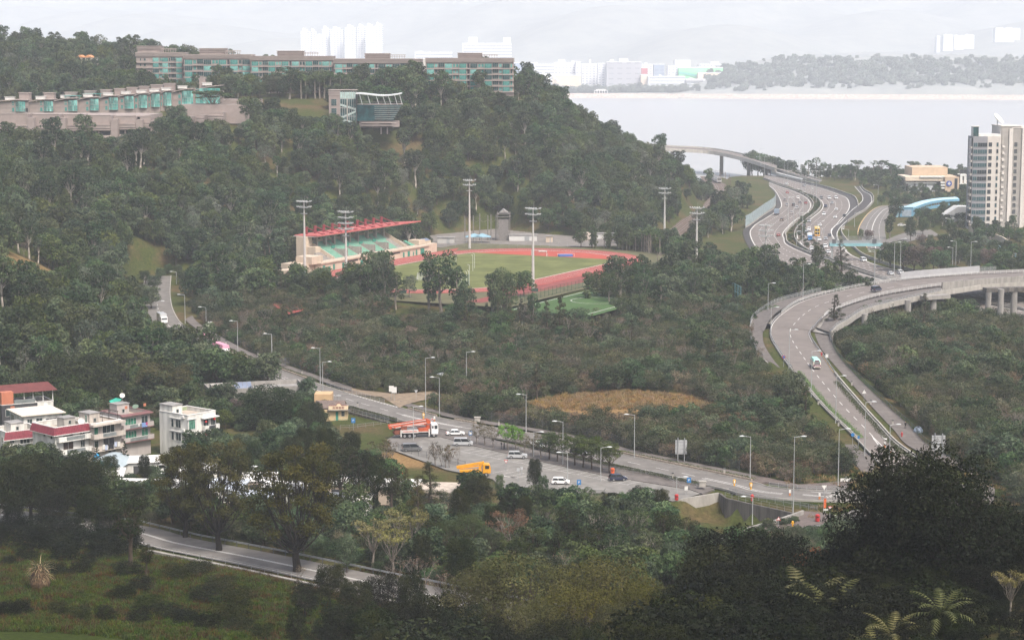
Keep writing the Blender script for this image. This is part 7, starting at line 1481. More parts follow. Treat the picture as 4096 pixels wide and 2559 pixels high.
for a in[('street lamp at the top of the left road, half in the trees',10,1525,1060,965,12.5,-1),('street lamp beside the wooded bend of the left road',10,1360,1400,1218,9.2,1),('street lamp right of the upper road by the tree clump',10,1600,1400,1160,9.3,-1),('street lamp by the cream cabinet on the upper main road',10,1783,1510,1268,8,-1),('street lamp left of the solitary hydrant on the upper main road',20,2055,370,90,7,-1),('street lamp on the stone planter above the concrete pillbox',20,2350,495,200,6.6,-1),('street lamp on the stone planter nearest the yellow bollard',21,192,498,200,6.2,-1),('street lamp behind the wire fence bend above the village hall',21,607,635,322,5.8,-1),('street lamp beside the tiled roof of the village hall',21,630,770,440,5.6,1),('tall street lamp by the gravel side road, left of its neighbour',21,1518,905,400,5,1),('street lamp with a left-hand arm beside the gravel side road',21,1637,915,572,5,-1),('street lamp standing in the scrub right of the white parasol',21,1870,660,355,6,1),('short street lamp beside the boom of the pump lorry',21,1412,1120,825,4.6,1),('street lamp at the fence corner left of the dry grass',22,225,1045,720,5,-1),('street lamp behind the first dark pavement tree',22,543,1330,950,4.7,-1),('street lamp with a rising arm in the pavement tree row',22,290,1260,1048,4.7,1),('low-armed street lamp among the car park bays',22,583,1490,1222,4.5,-1),('street lamp between the bays and the last pavement tree',22,870,1480,1175,4.5,1),('street lamp at the stone planter before the dry grass clearing',22,1160,1272,892,5,-1),('street lamp at the right end of the long stone planter',22,2160,1470,1078,5,-1),('street lamp on the brown pavement corner, left of the street name sign',33,760,225,-330,5.1,1),('tall street lamp in front of the junction island',33,373,395,-270,5.05,1),('short street lamp beside the red-capped post above the underpass',32,2180,490,265,3,-1),('curved-head street lamp low over the car park trees',32,1525,270,98,4.5,1),('street lamp by the first yellow kerb line, mid flyover road',23,528,735,345,8.3,1),('street lamp above the minibus on the flyover road',23,336,500,165,9.6,1),('street lamp at the flyover bend, tall and on the left edge',13,180,1500,1270,12.2,1,False),('street lamp on the left edge of the flyover road near the bottom',23,740,960,560,6.9,1),('street lamp at the arrow markings of the flyover road',23,990,1240,780,5.8,1),('street lamp at the lower splitter island of the flyover road',23,1205,1270,980,5.6,1),('street lamp on the outer edge of the viaduct curve, left',13,155,1290,1062,13,1),('street lamp on the outer edge of the viaduct curve, middle',13,457,1200,897,14.5,1),('street lamp above the dark blue estate car on the viaduct',13,1075,1070,790,15.8,-1),('street lamp with a round head behind the viaduct',13,1244,1000,710,8,1),('street lamp behind the viaduct, right of the round-headed one',13,1297,985,678,8,1),('street lamp left of a pair above the hoarding',13,1748,955,755,8,-1),('street lamp right of a pair above the hoarding',13,1775,955,700,8,-1),('lone street lamp above the right end of the hoarding',13,1905,970,705,8,1),('small street lamp in the car park below the tower',13,1725,650,505,8,1,True)]:lamp(*a)
for i,(x,yb,yt)in enumerate([(167,365,152),(186,430,295),(246,590,292),(512,455,250),(441,400,308),(587,790,365),(648,780,380),(833,540,345),(884,880,455),(962,890,445),(1065,970,540),(1092,1060,640),(1142,1100,540),(790,530,345)]):
 lamp('hazy street lamp of the link road and upper motorway median','a',x,yb,yt,18-x*.012 if yb<600 else 8,-1 if i%2 else 1,i in(10,12),3.2,'lamps of the upper motorway')
for lb,x,yb,yt,t_ in(('motorway lamp left of the black van',655,1470,985,'a'),('motorway lamp right of the box lorry',752,1500,995,'a'),('motorway lamp on the median below the black van',855,1320,900,'a'),('tall motorway lamp at the median turning',910,1500,850,'a'),('motorway lamp at the shrubby end of the median',993,1210,840,'a'),('motorway lamp at the foot of the median grass, left',805,560,10,'b'),('motorway lamp crossing the lanes below the silver van',903,590,0,'b'),('motorway lamp beside the double-decker bus',1163,550,150,'b'),('motorway lamp beside the silver car below the bus',1272,545,270,'b'),('motorway lamp left of the flowering bush',1700,480,290,'b'),('motorway lamp on the slip road verge',1803,1490,1255,'a'),('motorway lamp between footbridge and hoarding',2150,1000,640,'b'),('street lamp at the tree by the harbour turn',2208,1110,780,'a')):lamp(lb,t_,x,yb,yt,8,1 if x%2 else-1,False,2.6,'motorway lamps')
SB=M('sign_back',(.42,.43,.44),rough=.5,var=.06);SBL=M('sign_blue',(.03,.17,.42),rough=.4,var=.04);SRD=M('sign_red',(.45,.03,.035),rough=.4,var=.04);POY=M('bollard_yellow',(.72,.36,.02),rough=.4,var=.05);POO=M('bin_orange',(.62,.11,.03),rough=.45,var=.06);PRD=M('hydrant_red',(.42,.03,.03),rough=.45,var=.06)
def hgt(t_,yb,yt,g):return(yb-yt)/2.16*g.y/FPX
def board(label,t_,x0,x1,yt,yb,ybase,z):
 g=Vector(G(T(t_,(x0+x1)/2,ybase),z));w=(x1-x0)/2.16*g.y/FPX;h0,h1=hgt(t_,ybase,yb,g),hgt(t_,ybase,yt,g);t=thing('traffic_sign',label,'traffic sign',g);bxs('panel',((-w/2,w/2,-.05,.03,h0,h1),),SB,t)
 m=MB()
 for i in range(4):m.bx(-w/2,w/2,-.12,-.05,h0+(h1-h0)*(.1+.26*i),h0+(h1-h0)*(.1+.26*i)+.07)
 m.build('stiffener',STL,t)
 for s in(-.28,.28):m=MB();m.tube((w*s,-.2,-.4),(w*s,-.2,h1+(.6 if s<0 else .5)),.12,n=6);m.build('post',STL,t)
board('back of a large direction sign on two posts below the scrub',22,1512,1615,1115,1240,1310,5.05);board('back of a large direction sign behind the black silhouetted tree',23,1562,1680,1070,1200,1400,5.3)
def fsg(label,t_,x,yt,ybase,z,shape,mat,mat2=None,w=.75,txt=None):
 g=Vector(G(T(t_,x,ybase),z));h=max(1.6,hgt(t_,ybase,yt,g));t=thing('traffic_sign',label,'traffic sign',g);m=MB();m.tube((0,0,-.3),(0,0,h),.05,n=6);m.build('post',STL,t);m=MB();r=w/2
 pts={'rect':[(-r,-r*1.25),(r,-r*1.25),(r,r*1.25),(-r,r*1.25)],'wide':[(-r*1.6,-r*.45),(r*1.6,-r*.45),(r*1.6,r*.45),(-r*1.6,r*.45)],'tri':[(-r,-r*.8),(r,-r*.8),(0,r)],'inv':[(0,-r),(r,r*.8),(-r,r*.8)],'round':[(r*math.cos(i*.5236),r*math.sin(i*.5236))for i in range(12)]}[shape]
 m.extr([(a,h-r+b)for a,b in pts],-.1,-.06);p=m.build('panel',mat,t)
 if mat2:m=MB();m.extr([(a*.68,h-r+b*.68)for a,b in pts],-.112,-.1);m.build('sign_face',mat2,p)
 if txt:m=MB();q=r*.5;m.bx(-q*.7,-q*.3,-.13,-.11,h-r-q,h-r+q);m.bx(-q*.3,q*.6,-.13,-.11,h-r+q*.65,h-r+q);m.bx(-q*.3,q*.6,-.13,-.11,h-r-q*.1,h-r+q*.22);m.bx(q*.4,q*.75,-.13,-.11,h-r+q*.1,h-r+q*.8);m.build('letter',WTP,p)
 return t
for a in[('blue P parking sign beside the ramp railing',21,893,932,1025,4.6,'rect',SBL,None,1.,1),('blue P parking sign above the underpass approach',22,1632,1445,1540,4.7,'rect',SBL,None,.9,1),('white notice sign on the pavement right of the blue parking sign',22,1608,1520,1600,4.6,'rect',WTP,None,.7),('white and blue sign by the first pavement tree',21,1905,1045,1120,4.7,'rect',SBL,WTP,.8),('blue P parking sign behind the white hatchback',22,682,1470,1530,4.5,'rect',SBL,None,.9,1),('white inverted triangle sign in the car park',21,2212,1285,1390,4.5,'inv',SRD,WTP,.9),('white triangular sign on the left edge of the bays',22,52,1285,1380,4.5,'inv',SRD,WTP,.9),('small grey sign on the island in the car park',22,157,1360,1480,4.5,'rect',SB,None,.6),('small grey sign right of the island sign',22,188,1350,1430,4.5,'rect',SB,None,.5),('triangular sign back beside the footpath of the flyover road',23,985,685,775,8,'tri',WTP,None,1.1),('round blue cyclist sign on the left of the flyover road',23,885,1055,1165,6.1,'round',SBL,None,.9),('small blue sign by the left railing of the flyover road',23,935,1085,1180,6,'rect',SBL,None,.5),('round blue and red no-stopping sign at the flyover barrier',23,290,388,480,9.9,'round',SRD,SBL,1.),('white sign on the footpath behind the minibus',23,662,382,450,10.3,'rect',WTP,None,.8),('give way sign seen from behind on the junction island',33,640,165,255,5.1,'inv',WTP,None,1.1),('white street name sign on the brown pavement corner',33,828,93,165,5.2,'wide',WTP,None,1.5),('red-edged triangle sign on the striped paving by the low wall',33,245,435,555,5.2,'tri',SRD,WTP,.9),('give way sign at the mouth of the narrow road',33,690,345,450,5.2,'inv',SRD,WTP,.9),('small oval direction sign on the striped paving',33,652,365,488,5.2,'wide',WTP,None,.6),('white notice sign by the curved footpath behind the dark tree',33,1955,165,260,5.3,'rect',WTP,None,.9),('traffic sign with a triangle by the cab of the pump lorry',21,1575,930,985,5,'inv',WTP,SRD,.8),('grey sign back over the main road beyond the tiled roof',21,768,722,790,5.6,'wide',SB,None,.8),('inverted triangle sign back at the gravel side road',21,1435,685,760,5.7,'inv',SB,None,1.),('blue parking sign among the shrubs left of the village hall',21,622,975,1040,4.4,'rect',SBL,WTP,.9),('left tall white sign panel at the gravel mouth',21,1222,655,760,5.7,'rect',WTP,None,1.3),('right tall white sign panel at the gravel mouth',21,1247,665,775,5.7,'rect',WTP,None,1.3),('tall white sign panel by the entrance on the upper road',10,1818,1398,1470,8,'rect',WTP,None,1.6)]:fsg(*a)
def pillar(label,t_,x,ybase,z,kind,sc=1.):
 g=Vector(G(T(t_,x,ybase),z));nm,cat={'keep':('traffic_bollard','bollard'),'white':('traffic_bollard','bollard'),'bin':('litter_bin','litter bin'),'hyd':('fire_hydrant','fire hydrant'),'yhyd':('fire_hydrant','fire hydrant'),'light':('bollard_light','bollard light')}[kind];t=thing(nm,label,cat,g)
 if kind=='keep':m=MB();m.lathe([(.16,0),(.14,.5),(.22,.55),(.3,.8),(.3,1.25),(.2,1.4)],n=10,sy=.5);m.build('body',POY,t);m=MB();m.lathe([(.16,.62),(.2,.8),(.2,1.2),(.1,1.3)],(0,-.06,0),n=8,sy=.5);m.build('arrow_plate',PLATE,t)
 elif kind=='white':bxs('head',((-.2,.2,-.15,.15,.6,1.25),),WTP,t);bxs('base',((-.18,.18,-.13,.13,0,.6),),M('bollard_amber',(.45,.16,.05),var=.1),t)
 elif kind=='bin':m=MB();m.lathe([(.36,0),(.4,.1),(.4,.95),(.42,1.)],n=12);m.build('body',PRD if 'red' in label else POO,t);m=MB();m.lathe([(.43,1.),(.4,1.15),(.15,1.28)],n=12);m.build('lid',PRD if 'red' in label else POO,t);bxs('slot',((-.2,.2,-.42,-.36,.72,.86),),BLK,t)
 elif kind in('hyd','yhyd'):c=PRD if kind=='hyd' else POY;m=MB();m.lathe([(.2,0),(.16,.1),(.15,.75),(.24,.8),(.24,.9),(.1,1.05)],n=10);m.build('barrel',c,t);m=MB();m.tube((-.3,0,.6),(.3,0,.6),.1,n=8);m.build('outlet',c,t)
 else:bxs('body',((-.16,.16,-.16,.16,0,.85),),CCL,t);bxs('cap',((-.2,.2,-.2,.2,.85,1.05),),M('cap_dark',(.08,.08,.08),var=0),t)
 if sc!=1:t.scale=(sc,)*3
for a in[('yellow keep-left bollard on the main road above the village hall',21,420,645,5.9,'keep'),('white and amber bollard right of the upper yellow one',21,482,668,5.8,'white'),('yellow keep-left bollard behind the boom of the pump lorry',21,1499,935,5.1,'keep'),('white and amber bollard behind the lorry cab',21,1594,960,5.1,'white'),('left yellow keep-left bollard near the planter end',32,2024,178,5.05,'keep'),('right yellow keep-left bollard near the planter end',32,2168,207,5.05,'keep'),('yellow keep-left bollard at the crossing above the underpass',33,5,205,5.05,'keep'),('white and amber bollard on the left tip of the junction island',33,344,262,5.1,'white'),('white and amber bollard on the right tip of the junction island',33,600,292,5.1,'white'),('upper amber bollard on the flyover road splitter island',23,1164,1185,5.7,'white'),('lower amber bollard on the flyover road splitter island',23,1217,1235,5.5,'white'),('red litter bin on the striped brown paving',33,583,483,5.2,'bin',1.15),('orange litter bin beside the dark blue hatchback',22,972,1415,4.7,'bin',1.1),('red litter bin on the earth bank left of the yellow crane lorry',21,1305,1418,4.3,'bin',1.1),('small red litter bin at the car park end',32,1525,300,4.5,'bin'),('red fire hydrant beside the underpass railing',33,15,305,5.05,'hyd',1.2),('red-topped hydrant on the underpass wall, left',32,2180,300,5.,'hyd',1.2),('yellow fire hydrant on the striped brown paving',33,368,525,5.2,'yhyd'),('red fire hydrant by the footpath planter of the flyover road',23,1312,1090,6,'hyd'),('red hydrant on the flyover footpath behind the minibus',23,618,395,10.3,'hyd'),('red fire hydrant at the fence above the concrete pillbox',20,2152,575,6.6,'hyd')]:pillar(*a)
for i,(t_,x,y,z)in enumerate([(20,1952,295,7.4),(20,2228,400,6.9),(21,68,418,6.4),(21,450,555,6),(21,930,835,5.4),(22,1492,1450,5.2),(22,1938,1410,5.2),(23,447,640,8.6),(23,590,815,7.5),(23,764,1000,6.5),(23,878,650,8.4),(23,1043,815,7.3),(23,1232,990,6.3),(21,2150,995,5.2)]):pillar('stone bollard light set in the roadside planting',t_,x,y,z,'light',1.2)
for o in bpy.data.objects:
 if o.name.startswith('bollard_light'):o['group']='stone bollard lights in the planters'
g=gpos(20,1950,225,7.6);tag(bxs('cabinet',((-.9,.9,-.6,.6,0,1.9),(-1,1,-.7,.7,1.9,2.05),(-.04,.04,-.62,-.6,.1,1.8),),CRM,None,loc=g),'cream equipment cabinet behind the upper road fence','cabinet')
for t_,x,y,z,lb in((21,1965,965,5.2,'cream stone gate pier right of the red flowers'),(32,1748,185,5.2,'cream stone pier at the right end of the pavement hedge')):g=gpos(t_,x,y,z);tag(bxs('pier',((-.7,.7,-.5,.5,0,1.1),(-.85,.85,-.6,.6,1.1,1.3),),CCL,None,loc=g),lb,'pier')
g=gpos(33,634,480,5.2);t=thing('banner','red and yellow roadside banner on a post at the junction','banner',g);m=MB();m.tube((0,0,0),(0,0,4.9),.05,n=6);m.build('post',STL,t);bxs('cloth',((-.05,.5,-.03,.03,2.6,4.6),),M('banner_red',(.6,.12,.03),var=.3,scale=3),t)
g=gpos(23,1452,1055,5.8);m=MB();m.lathe([(1.2,0),(1.2,.6),(.8,1.2),(.3,1.5)],n=10);tag(m.build('covered_heap',M('tarpaulin_blue',(.1,.26,.5),var=.8,scale=.9,col2=(.38,.45,.55),detail=2),None,loc=g),'heap under a blue and white tarpaulin behind the green fence','heap')
g=gpos(21,1660,640,5.8);t=thing('parasol','pale grey-white parasol in the scrub by the side road','parasol',g);m=MB();m.tube((0,0,0),(0,0,3),.05);m.build('pole',STL,t);m=MB();m.lathe([(1.9,2.6),(1.,3.1),(.1,3.4)],n=10,sy=.6);m.build('cover',M('parasol_white',(.55,.57,.58),var=.1),t)
m=MB();g=gpos(21,1750,655,5.8);m.bx(-2.6,2.6,0,3,1.9,2.05)
for x in(-2.5,2.4):m.bx(x,x+.1,.1,.2,0,1.9)
tag(m.build('shed',WTP,None,loc=g),'small open white shed beside the parasol in the scrub','shed')
SKIN=M('skin',(.42,.26,.19),var=0);HAIR=M('hair',(.015,.012,.01),var=0)
def person(label,P,rz,top,trousers,stride=.25,sit=False):
 def skinmesh(nm,V,E,R,mat):
  me=bpy.data.meshes.new(nm);me.from_pydata(V,E,[]);o=bpy.data.objects.new(nm,me);COL.objects.link(o);o.modifiers.new('s','SKIN');o.modifiers.new('u','SUBSURF').levels=1
  for i,r in enumerate(R):me.skin_vertices[0].data[i].radius=(r,r)
  me.skin_vertices[0].data[0].use_root=True
  ev=o.evaluated_get(bpy.context.evaluated_depsgraph_get());me2=bpy.data.meshes.new_from_object(ev);bpy.data.objects.remove(o);me2.materials.clear();me2.materials.append(mat);me2.name=nm;return me2
 s=stride
 V=[(0,0,.95),(0,0,1.15),(0,0,1.38),(0,0,1.5),(.02,0,1.6),(.02,0,1.7),(0,.19,1.4),(-.08,.26,1.12),(.06,.26,.88),(0,-.19,1.4),(.06,-.26,1.12),(.14,-.24,.9),(0,.1,.88),(s*.5,.1,.48),(s*.35,.1,.06),(s*.35+.14,.1,.03),(0,-.1,.88),(-s*.2,-.1,.48),(-s,-.1,.08),(-s+.13,-.1,.04)]
 E=[(0,1),(1,2),(2,3),(3,4),(4,5),(2,6),(6,7),(7,8),(2,9),(9,10),(10,11),(0,12),(12,13),(13,14),(14,15),(0,16),(16,17),(17,18),(18,19)]
 R=[.15,.15,.17,.065,.1,.085,.075,.05,.04,.075,.05,.04,.095,.07,.05,.045,.095,.07,.05,.045]
 me=skinmesh('person',V,E,R,SKIN);me.materials.append(top);me.materials.append(trousers);me.materials.append(HAIR)
 for p in me.polygons:
  z=p.center.z;p.material_index=2 if z<.98 and abs(p.center.y)<.2 else 3 if z>1.66 else 1 if z<1.5 and z>.95 else 0;p.use_smooth=True
 o=ob('person',me,None,P,rz);return tag(o,label,'person')
DKC=M('cloth_black',(.02,.02,.024),var=.2);GRC=M('cloth_grey',(.12,.12,.13),var=.2);BLC=M('cloth_navy',(.03,.04,.09),var=.2)
person('person in black walking down the footpath of the flyover road',gpos(23,1342,1022,6.2),-1.4,DKC,DKC);person('person in dark clothes standing under the first small pavement trees',gpos(21,2172,1195,4.7),.3,DKC,GRC,.08);person('person in grey beside the one in dark clothes under the pavement trees',gpos(21,2196,1200,4.7),2.6,GRC,DKC,.08);person('person in black behind the grey van at the thin trees',gpos(21,1318,1210,4.5),1.2,DKC,BLC,.1)
for i,(x,yb,yt,key,t_)in enumerate([(1958,1155,968,'thin',21),(2028,1168,955,'thin',21),(2100,1185,985,'thin',21),(2230,1212,968,'lime',21),(2300,1212,1000,'lime',21),(212,1230,1060,'thin',22),(280,1255,1070,'thin',22),(350,1275,1040,'thin',22),(425,1290,1040,'street',22),(497,1308,1040,'street',22),(645,1340,1065,'street',22),(720,1358,1075,'street',22),(790,1375,1075,'street',22),(875,1392,1110,'street',22),(945,1408,1130,'street',22)]):
 g=G(T(t_,x,yb),4.65);h=(yb-yt)/2.16*g[1]/FPX
 ppr(key,g[0],g[1],4.62,h,1.12 if key=='street' else 1.,None,'tree',{'thin':'thin rusty-leaved young tree in the pavement row by the car park','lime':'fresh lime-green young tree in the pavement row by the car park','street':'dark rounded young tree in the pavement row by the car park'}[key],'tree','pavement tree row')
for x,yb,yt,key in((1540,1340,1130,'bare'),(1600,1350,1120,'thin'),(1690,1370,1140,'thin'),(1720,1370,1150,'thin'),(1800,1340,1150,'bare'),(1650,1360,1150,'bare'),(1180,1290,1110,'thin'),(1230,1300,1120,'thin')):
 g=G(T(21,x,yb),4.3);h=(yb-yt)/2.16*g[1]/FPX
 if key=='bare':o=ob('bare_tree',PR['bare'][0],None,(g[0],g[1],4.2),x);o.scale=(h/6.5*.8,h/6.5*.8,h/6.5);tag(o,'leafless young tree on the earth bank beside the yellow crane lorry','tree','saplings on the earth bank')
 else:ppr(key,g[0],g[1],4.2,h,.75,None,'tree','thin-leaved sapling on the earth bank beside the yellow crane lorry','tree','saplings on the earth bank')
rail('fence','low wire fence along the earth bank above the crane lorry','fence',V3([(21,1280,1215),(21,1450,1265),(21,1680,1320),(21,1860,1370)],4.4),1.8,(1.7,.9),3,DSTEEL,DSTEEL,.04,.025,sheetm=CHAIN,sh=(0,1.7))
rail('fence','wire fence with angled tops at the lower right of the car park','fence',V3([(32,-150,210),(32,60,255),(32,160,265),(32,420,290),(32,900,300)],4.2),2.2,(2.1,1.1),3,DSTEEL,DSTEEL,.045,.025,sheetm=CHAIN,sh=(0,2.1),ptop=.3)
for a in[(13,745,1155,632,'casu','tall ragged casuarina in front of the viaduct bend',1.3),(13,1510,1140,640,'casu','feathery casuarina between the viaduct piers',1.),(23,350,510,500,'round','dark tree reaching over the left side of the flyover road',.9),(13,790,680,800,'casu','ragged dark tree before the footbridge fins',1.2),(13,590,730,830,'round','dark rounded tree at the motorway below the blue lorry',.6),(13,1210,480,985,'lace2','narrow dark tree on the verge of the local road',1.1),(13,1260,320,1090,'round','dark tree beside the upper local road',.8),(13,1500,490,1010,'round','small bushy tree before the covered walkway',.8),(13,1390,510,975,'round','tree in the small car park left of the walkway',.7)]:
 ppx(a[1],a[2],a[3],a[4],a[5],a[6],tile=a[0])
for x,y,Y,key,wd in[(1220,700,850,'round',1.1),(1320,690,835,'round',1.3),(1420,730,830,'pinkt',1.2),(1590,740,840,'pinkt',1),(1650,770,830,'round',1.2),(1800,730,870,'round',1.2),(1880,720,880,'round',1),(1960,770,850,'round',1.2),(2060,760,840,'pinkt',1.1),(2180,780,830,'round',1.1),(2290,840,820,'round',1.),(1030,600,960,'pinkt',.9),(960,590,965,'round',.5),(1480,640,940,'pinkt',.9),(1560,640,950,'round',.7),(1640,640,960,'lace',1),(1740,540,1000,'round',1),(1880,620,960,'round',1),(1830,500,1010,'lace',1),(2000,640,950,'round',1),(1120,770,870,'round',.6),(1500,780,830,'round',.8),(1700,640,930,'round',1.1),(2100,700,900,'round',.9)]:
 ppx(x,y,Y,key,('pinkish flowering' if key=='pinkt' else 'dark leafy')+' tree in the plantings between viaduct and residential tower',wd,tile=13,group='trees between viaduct and tower')
for x,y,Y,key,lb in[(505,1380,1500,'fan','fan palm left of the tallest one on the harbour edge'),(573,1355,1500,'fan','tallest fan palm silhouetted against the harbour water'),(640,1395,1490,'fan','fan palm right of the tallest one on the harbour edge'),(700,1440,1480,'bare','bare tree before the harbour'),(780,1415,1480,'fan','fan palm in the middle of the harbour edge trees'),(835,1420,1485,'royal','leaning palm beside the tiered tree'),(930,1382,1490,'terminalia','left of three flat-tiered trees against the water'),(1065,1390,1480,'royal','windswept palm between two flat-tiered trees'),(1140,1382,1480,'terminalia','middle of three flat-tiered trees against the water'),(1220,1410,1470,'terminalia','low flat-tiered tree right of the middle one'),(1285,1420,1470,'royal','windswept palm left of the right-hand tiered tree'),(1420,1392,1460,'terminalia','right-hand flat-tiered tree behind the beige building'),(1340,1450,1450,'royal','small palm before the right-hand tiered tree')]:
 p=AT(T(3,x,y),Y);z=TZ(p[0],Y)
 if key=='bare':single('bare',p[0],Y,z,(p[2]-z)/6.5,lb)
 else:ppx(x,y,Y,key,lb,1.15,'palm_tree' if key in('fan','royal')else 'tree','palm' if key in('fan','royal')else 'tree',tile=3)
for x,y,Y in[(470,1440,1490),(540,1440,1480),(600,1450,1480),(680,1440,1470),(740,1450,1470),(800,1450,1460),(870,1440,1460),(920,1450,1450),(980,1460,1440),(1040,1460,1430),(1100,1470,1430),(1160,1460,1420),(1250,1470,1420),(1310,1480,1410),(1370,1470,1400),(1180,1500,1350),(1280,1500,1340),(1080,1500,1370)]:
 p=AT(T(3,x,y),Y);z=TZ(p[0],Y);single(random.choice(['dome','tall','dome']),p[0],Y,z,max(.5,(p[2]-z)/10.5),'hazy dark tree in the row along the harbour edge behind the motorway',group='harbour edge trees')
for x,y,Y in[(20,1305,1640),(70,1315,1620),(120,1330,1600)]+[(180,1350,1590),(250,1360,1570),(310,1385,1560),(360,1390,1550)]:
 p=AT(T(3,x,y),Y);single('dome',p[0],Y,max(0,TZ(p[0],Y)),max(.6,(p[2]-max(0,TZ(p[0],Y)))/9),'dark tree clump beyond the elevated link road',group='trees beyond the link road')
for x,y,Y,key,lb in[(345,240,1260,'norf','tall conical pine on the skyline of the left ridge'),(500,320,1255,'casu','spiky pine right of the tall one on the ridge'),(545,330,1255,'casu','second spiky pine on the ridge'),(265,262,1265,'round','rounded tree left of the tall pine on the ridge')]:ppx(x,y,Y,key,lb,.8 if key!='norf' else .9,tile=0)
ppx(1850,780,962,'terminalia','sprawling pale-limbed tree in front of the brown terraces',2.,tile=0);ppx(335,570,1050,'lace','tall thin tree before the middle apartment block',1.4,tile=1)
for x,y in((440,640),(480,640),(560,640),(600,650),(640,630),(690,620),(780,620),(900,640),(885,660),(820,630)):ppx(x,y,1052,random.choice(['royal','royal2','fan']),'hazy palm in the gardens before the apartment blocks',1.3,'palm_tree','palm','palms before the apartment blocks',tile=1)
for x,y in((1230,570),(1290,560),(1180,600),(1350,600),(1400,640),(1120,620),(1060,640)):ppx(x,y,1046,'round','hazy rounded tree before the fourth apartment block',1,'tree','tree','trees before the fourth apartment block',tile=1)
def TH_(t,x,y):return(x/4.725,1540+y/4.725)if t=='h' else(420+x/5.04,1600+y/5.04)
VWH=M('village_white',(.62,.61,.57),rough=.85,var=.22,scale=.6,streak=.15);VGR=M('village_grey',(.36,.345,.32),rough=.88,var=.14,scale=.6,streak=.15);VCR=M('village_cream',(.47,.42,.37),rough=.85,var=.2,scale=.6,streak=.15);VPK=M('village_pinkgrey',(.4,.36,.345),rough=.88,var=.1,scale=.6,streak=.15);TILE=M('tile_maroon',(.2,.03,.045),rough=.45,var=.2,scale=1.5);MTRIM=M('trim_maroon',(.22,.11,.11),var=.1);VDK=M('village_dark',(.05,.05,.055),var=.15);VOR=M('village_orange',(.45,.16,.09),var=.1);RFL=M('roof_floor',(.42,.36,.3),rough=.9,var=.2,scale=.8);VGLS=gls('village_glass',(.03,.05,.05),var=.6,scale=.8);GCUR=gls('green_curtain',(.04,.2,.13),var=.5,scale=1.);BRC=gls('brown_curtain',(.07,.05,.04),var=.5,scale=1.5);GLP=M('glass_panel',(.2,.22,.22),rough=.15,var=.2)
def house(label,corner,ztop,w,d,wall,rz=.86,floors=3,par=1.,mans=None,trim=None,balc=(),fwin=(),lwin=(),tower=None,zg=4.,name='village_house',group='village houses'):
 """near corner at the origin, front along +x, left side along +y"""
 c=G(corner,ztop);t=thing(name,label,'house',(c[0],c[1],zg),rz,group);H=ztop-zg
 bxs('wall',((0,w,0,d,-1,H-par),),wall,t)
 bxs('roof_floor',((.25,w-.25,.25,d-.25,H-par,H-par+.05),),RFL,t)
 m=MB();
 for b in((0,w,0,.22),(0,w,d-.22,d),(0,.22,.23,d-.23),(w-.22,w,.23,d-.23)):m.bx(*b,H-par+.002,H)
 m.build('parapet',wall,t);m=MB();tr=trim or WTP
 m.bx(-.08,w+.08,-.08,.3,H+.002,H+.14);m.bx(-.08,.3,.302,d+.08,H+.002,H+.14);m.bx(w-.3,w+.08,.302,d+.08,H+.002,H+.14);m.bx(.302,w-.302,d-.3,d+.08,H+.002,H+.14);m.build('coping',tr,t)
 if mans:
  m=MB();e,hh=mans;z0=H-hh;o=.75
  A=[(-o,-o,z0),(w+.3,-o,z0),(w+.3,0,H+.15),(-.02,-.02,H+.15)];m.add(A,[(0,1,2,3)]);m.add([(w+.3,-o,z0),(w+.3,0,H+.15),(w+.3,0,z0)],[(0,2,1)])
  if e==2:m.add([(-o,-o,z0),(-o,d,z0),(-.02,d,H+.15),(-.02,-.02,H+.15)],[(3,2,1,0)]);m.add([(-o,d,z0),(-.02,d,z0),(-.02,d,H+.15)],[(0,1,2)])
  else:m.add([(-o,-o,z0),(-.02,-.02,H+.15),(-.02,0,z0)],[(0,1,2)])
  n=9
  for i in range(1,n):q=i/n;m.tube((-o+o*q,-o+o*q,z0+(hh+.15)*q),(w+.3,-o+o*q,z0+(hh+.15)*q),.035,n=4)
  k=int(w/.45)
  for i in range(k):x=i*.45;m.tube((x,-o,z0+.02),(x,-.02,H+.15),.05,n=4)
  m.build('tiled_roof_edge',TILE,t);m=MB();m.bx(-o,w+.35,-o-.06,0,z0-.16,z0);m.bx(-o,0,.01,d,z0-.16,z0)if e==2 else None;m.build('eaves',WTP,t)
 for(x,z,ww,hh,g,mu)in fwin:win(t,x+ww/2,z,-.03,ww,hh,g,mull=mu,dp=.09,frm=WFRV)
 for(y,z,ww,hh,g,mu)in lwin:win(t,-.03,z,y+ww/2,ww,hh,g,rz=-math.pi/2,mull=mu,dp=.09,frm=WFRV)if False else ob('window',winmesh(ww,hh,g,mull=mu,dp=.09,frm=WFRV),t,(-.03,y+ww/2,z),-math.pi/2)
 for(x0,x1,z,dp,pm_,sol)in balc:
  b=bxs('balcony',((x0,x1,-dp,-.001,z-.2,z),),tr if trim else wall,t);m=MB()
  for a_,b__ in((x0,x0+sol),(x1-sol,x1)):m.bx(a_,b__,-dp,-dp+.12,z,z+1.);
  m.bx(x0,x0+.12,-dp+.121,-.001,z,z+1.);m.bx(x1-.12,x1,-dp+.121,-.001,z,z+1.);m.build('balcony_wall',wall,b)
  bxs('balcony_panel',((x0+sol,x1-sol,-dp+.02,-dp+.06,z+.05,z+.85),),pm_,b);bxs('balcony_rail',((x0+sol,x1-sol,-dp,-dp+.08,z+.88,z+.96),),WTP,b)
 if tower:
  x0,x1,y0,y1,hh,mt=tower;tw=bxs('stair_house',((x0,x1,y0,y1,H-par,H+hh),),mt,t);bxs('stair_roof',((x0-.15,x1+.15,y0-.15,y1+.15,H+hh,H+hh+.18),),ROOFG,tw);win(t,(x0+x1)/2,H-par+.8,y0-.03,.7,.9,VGLS,mull=1)
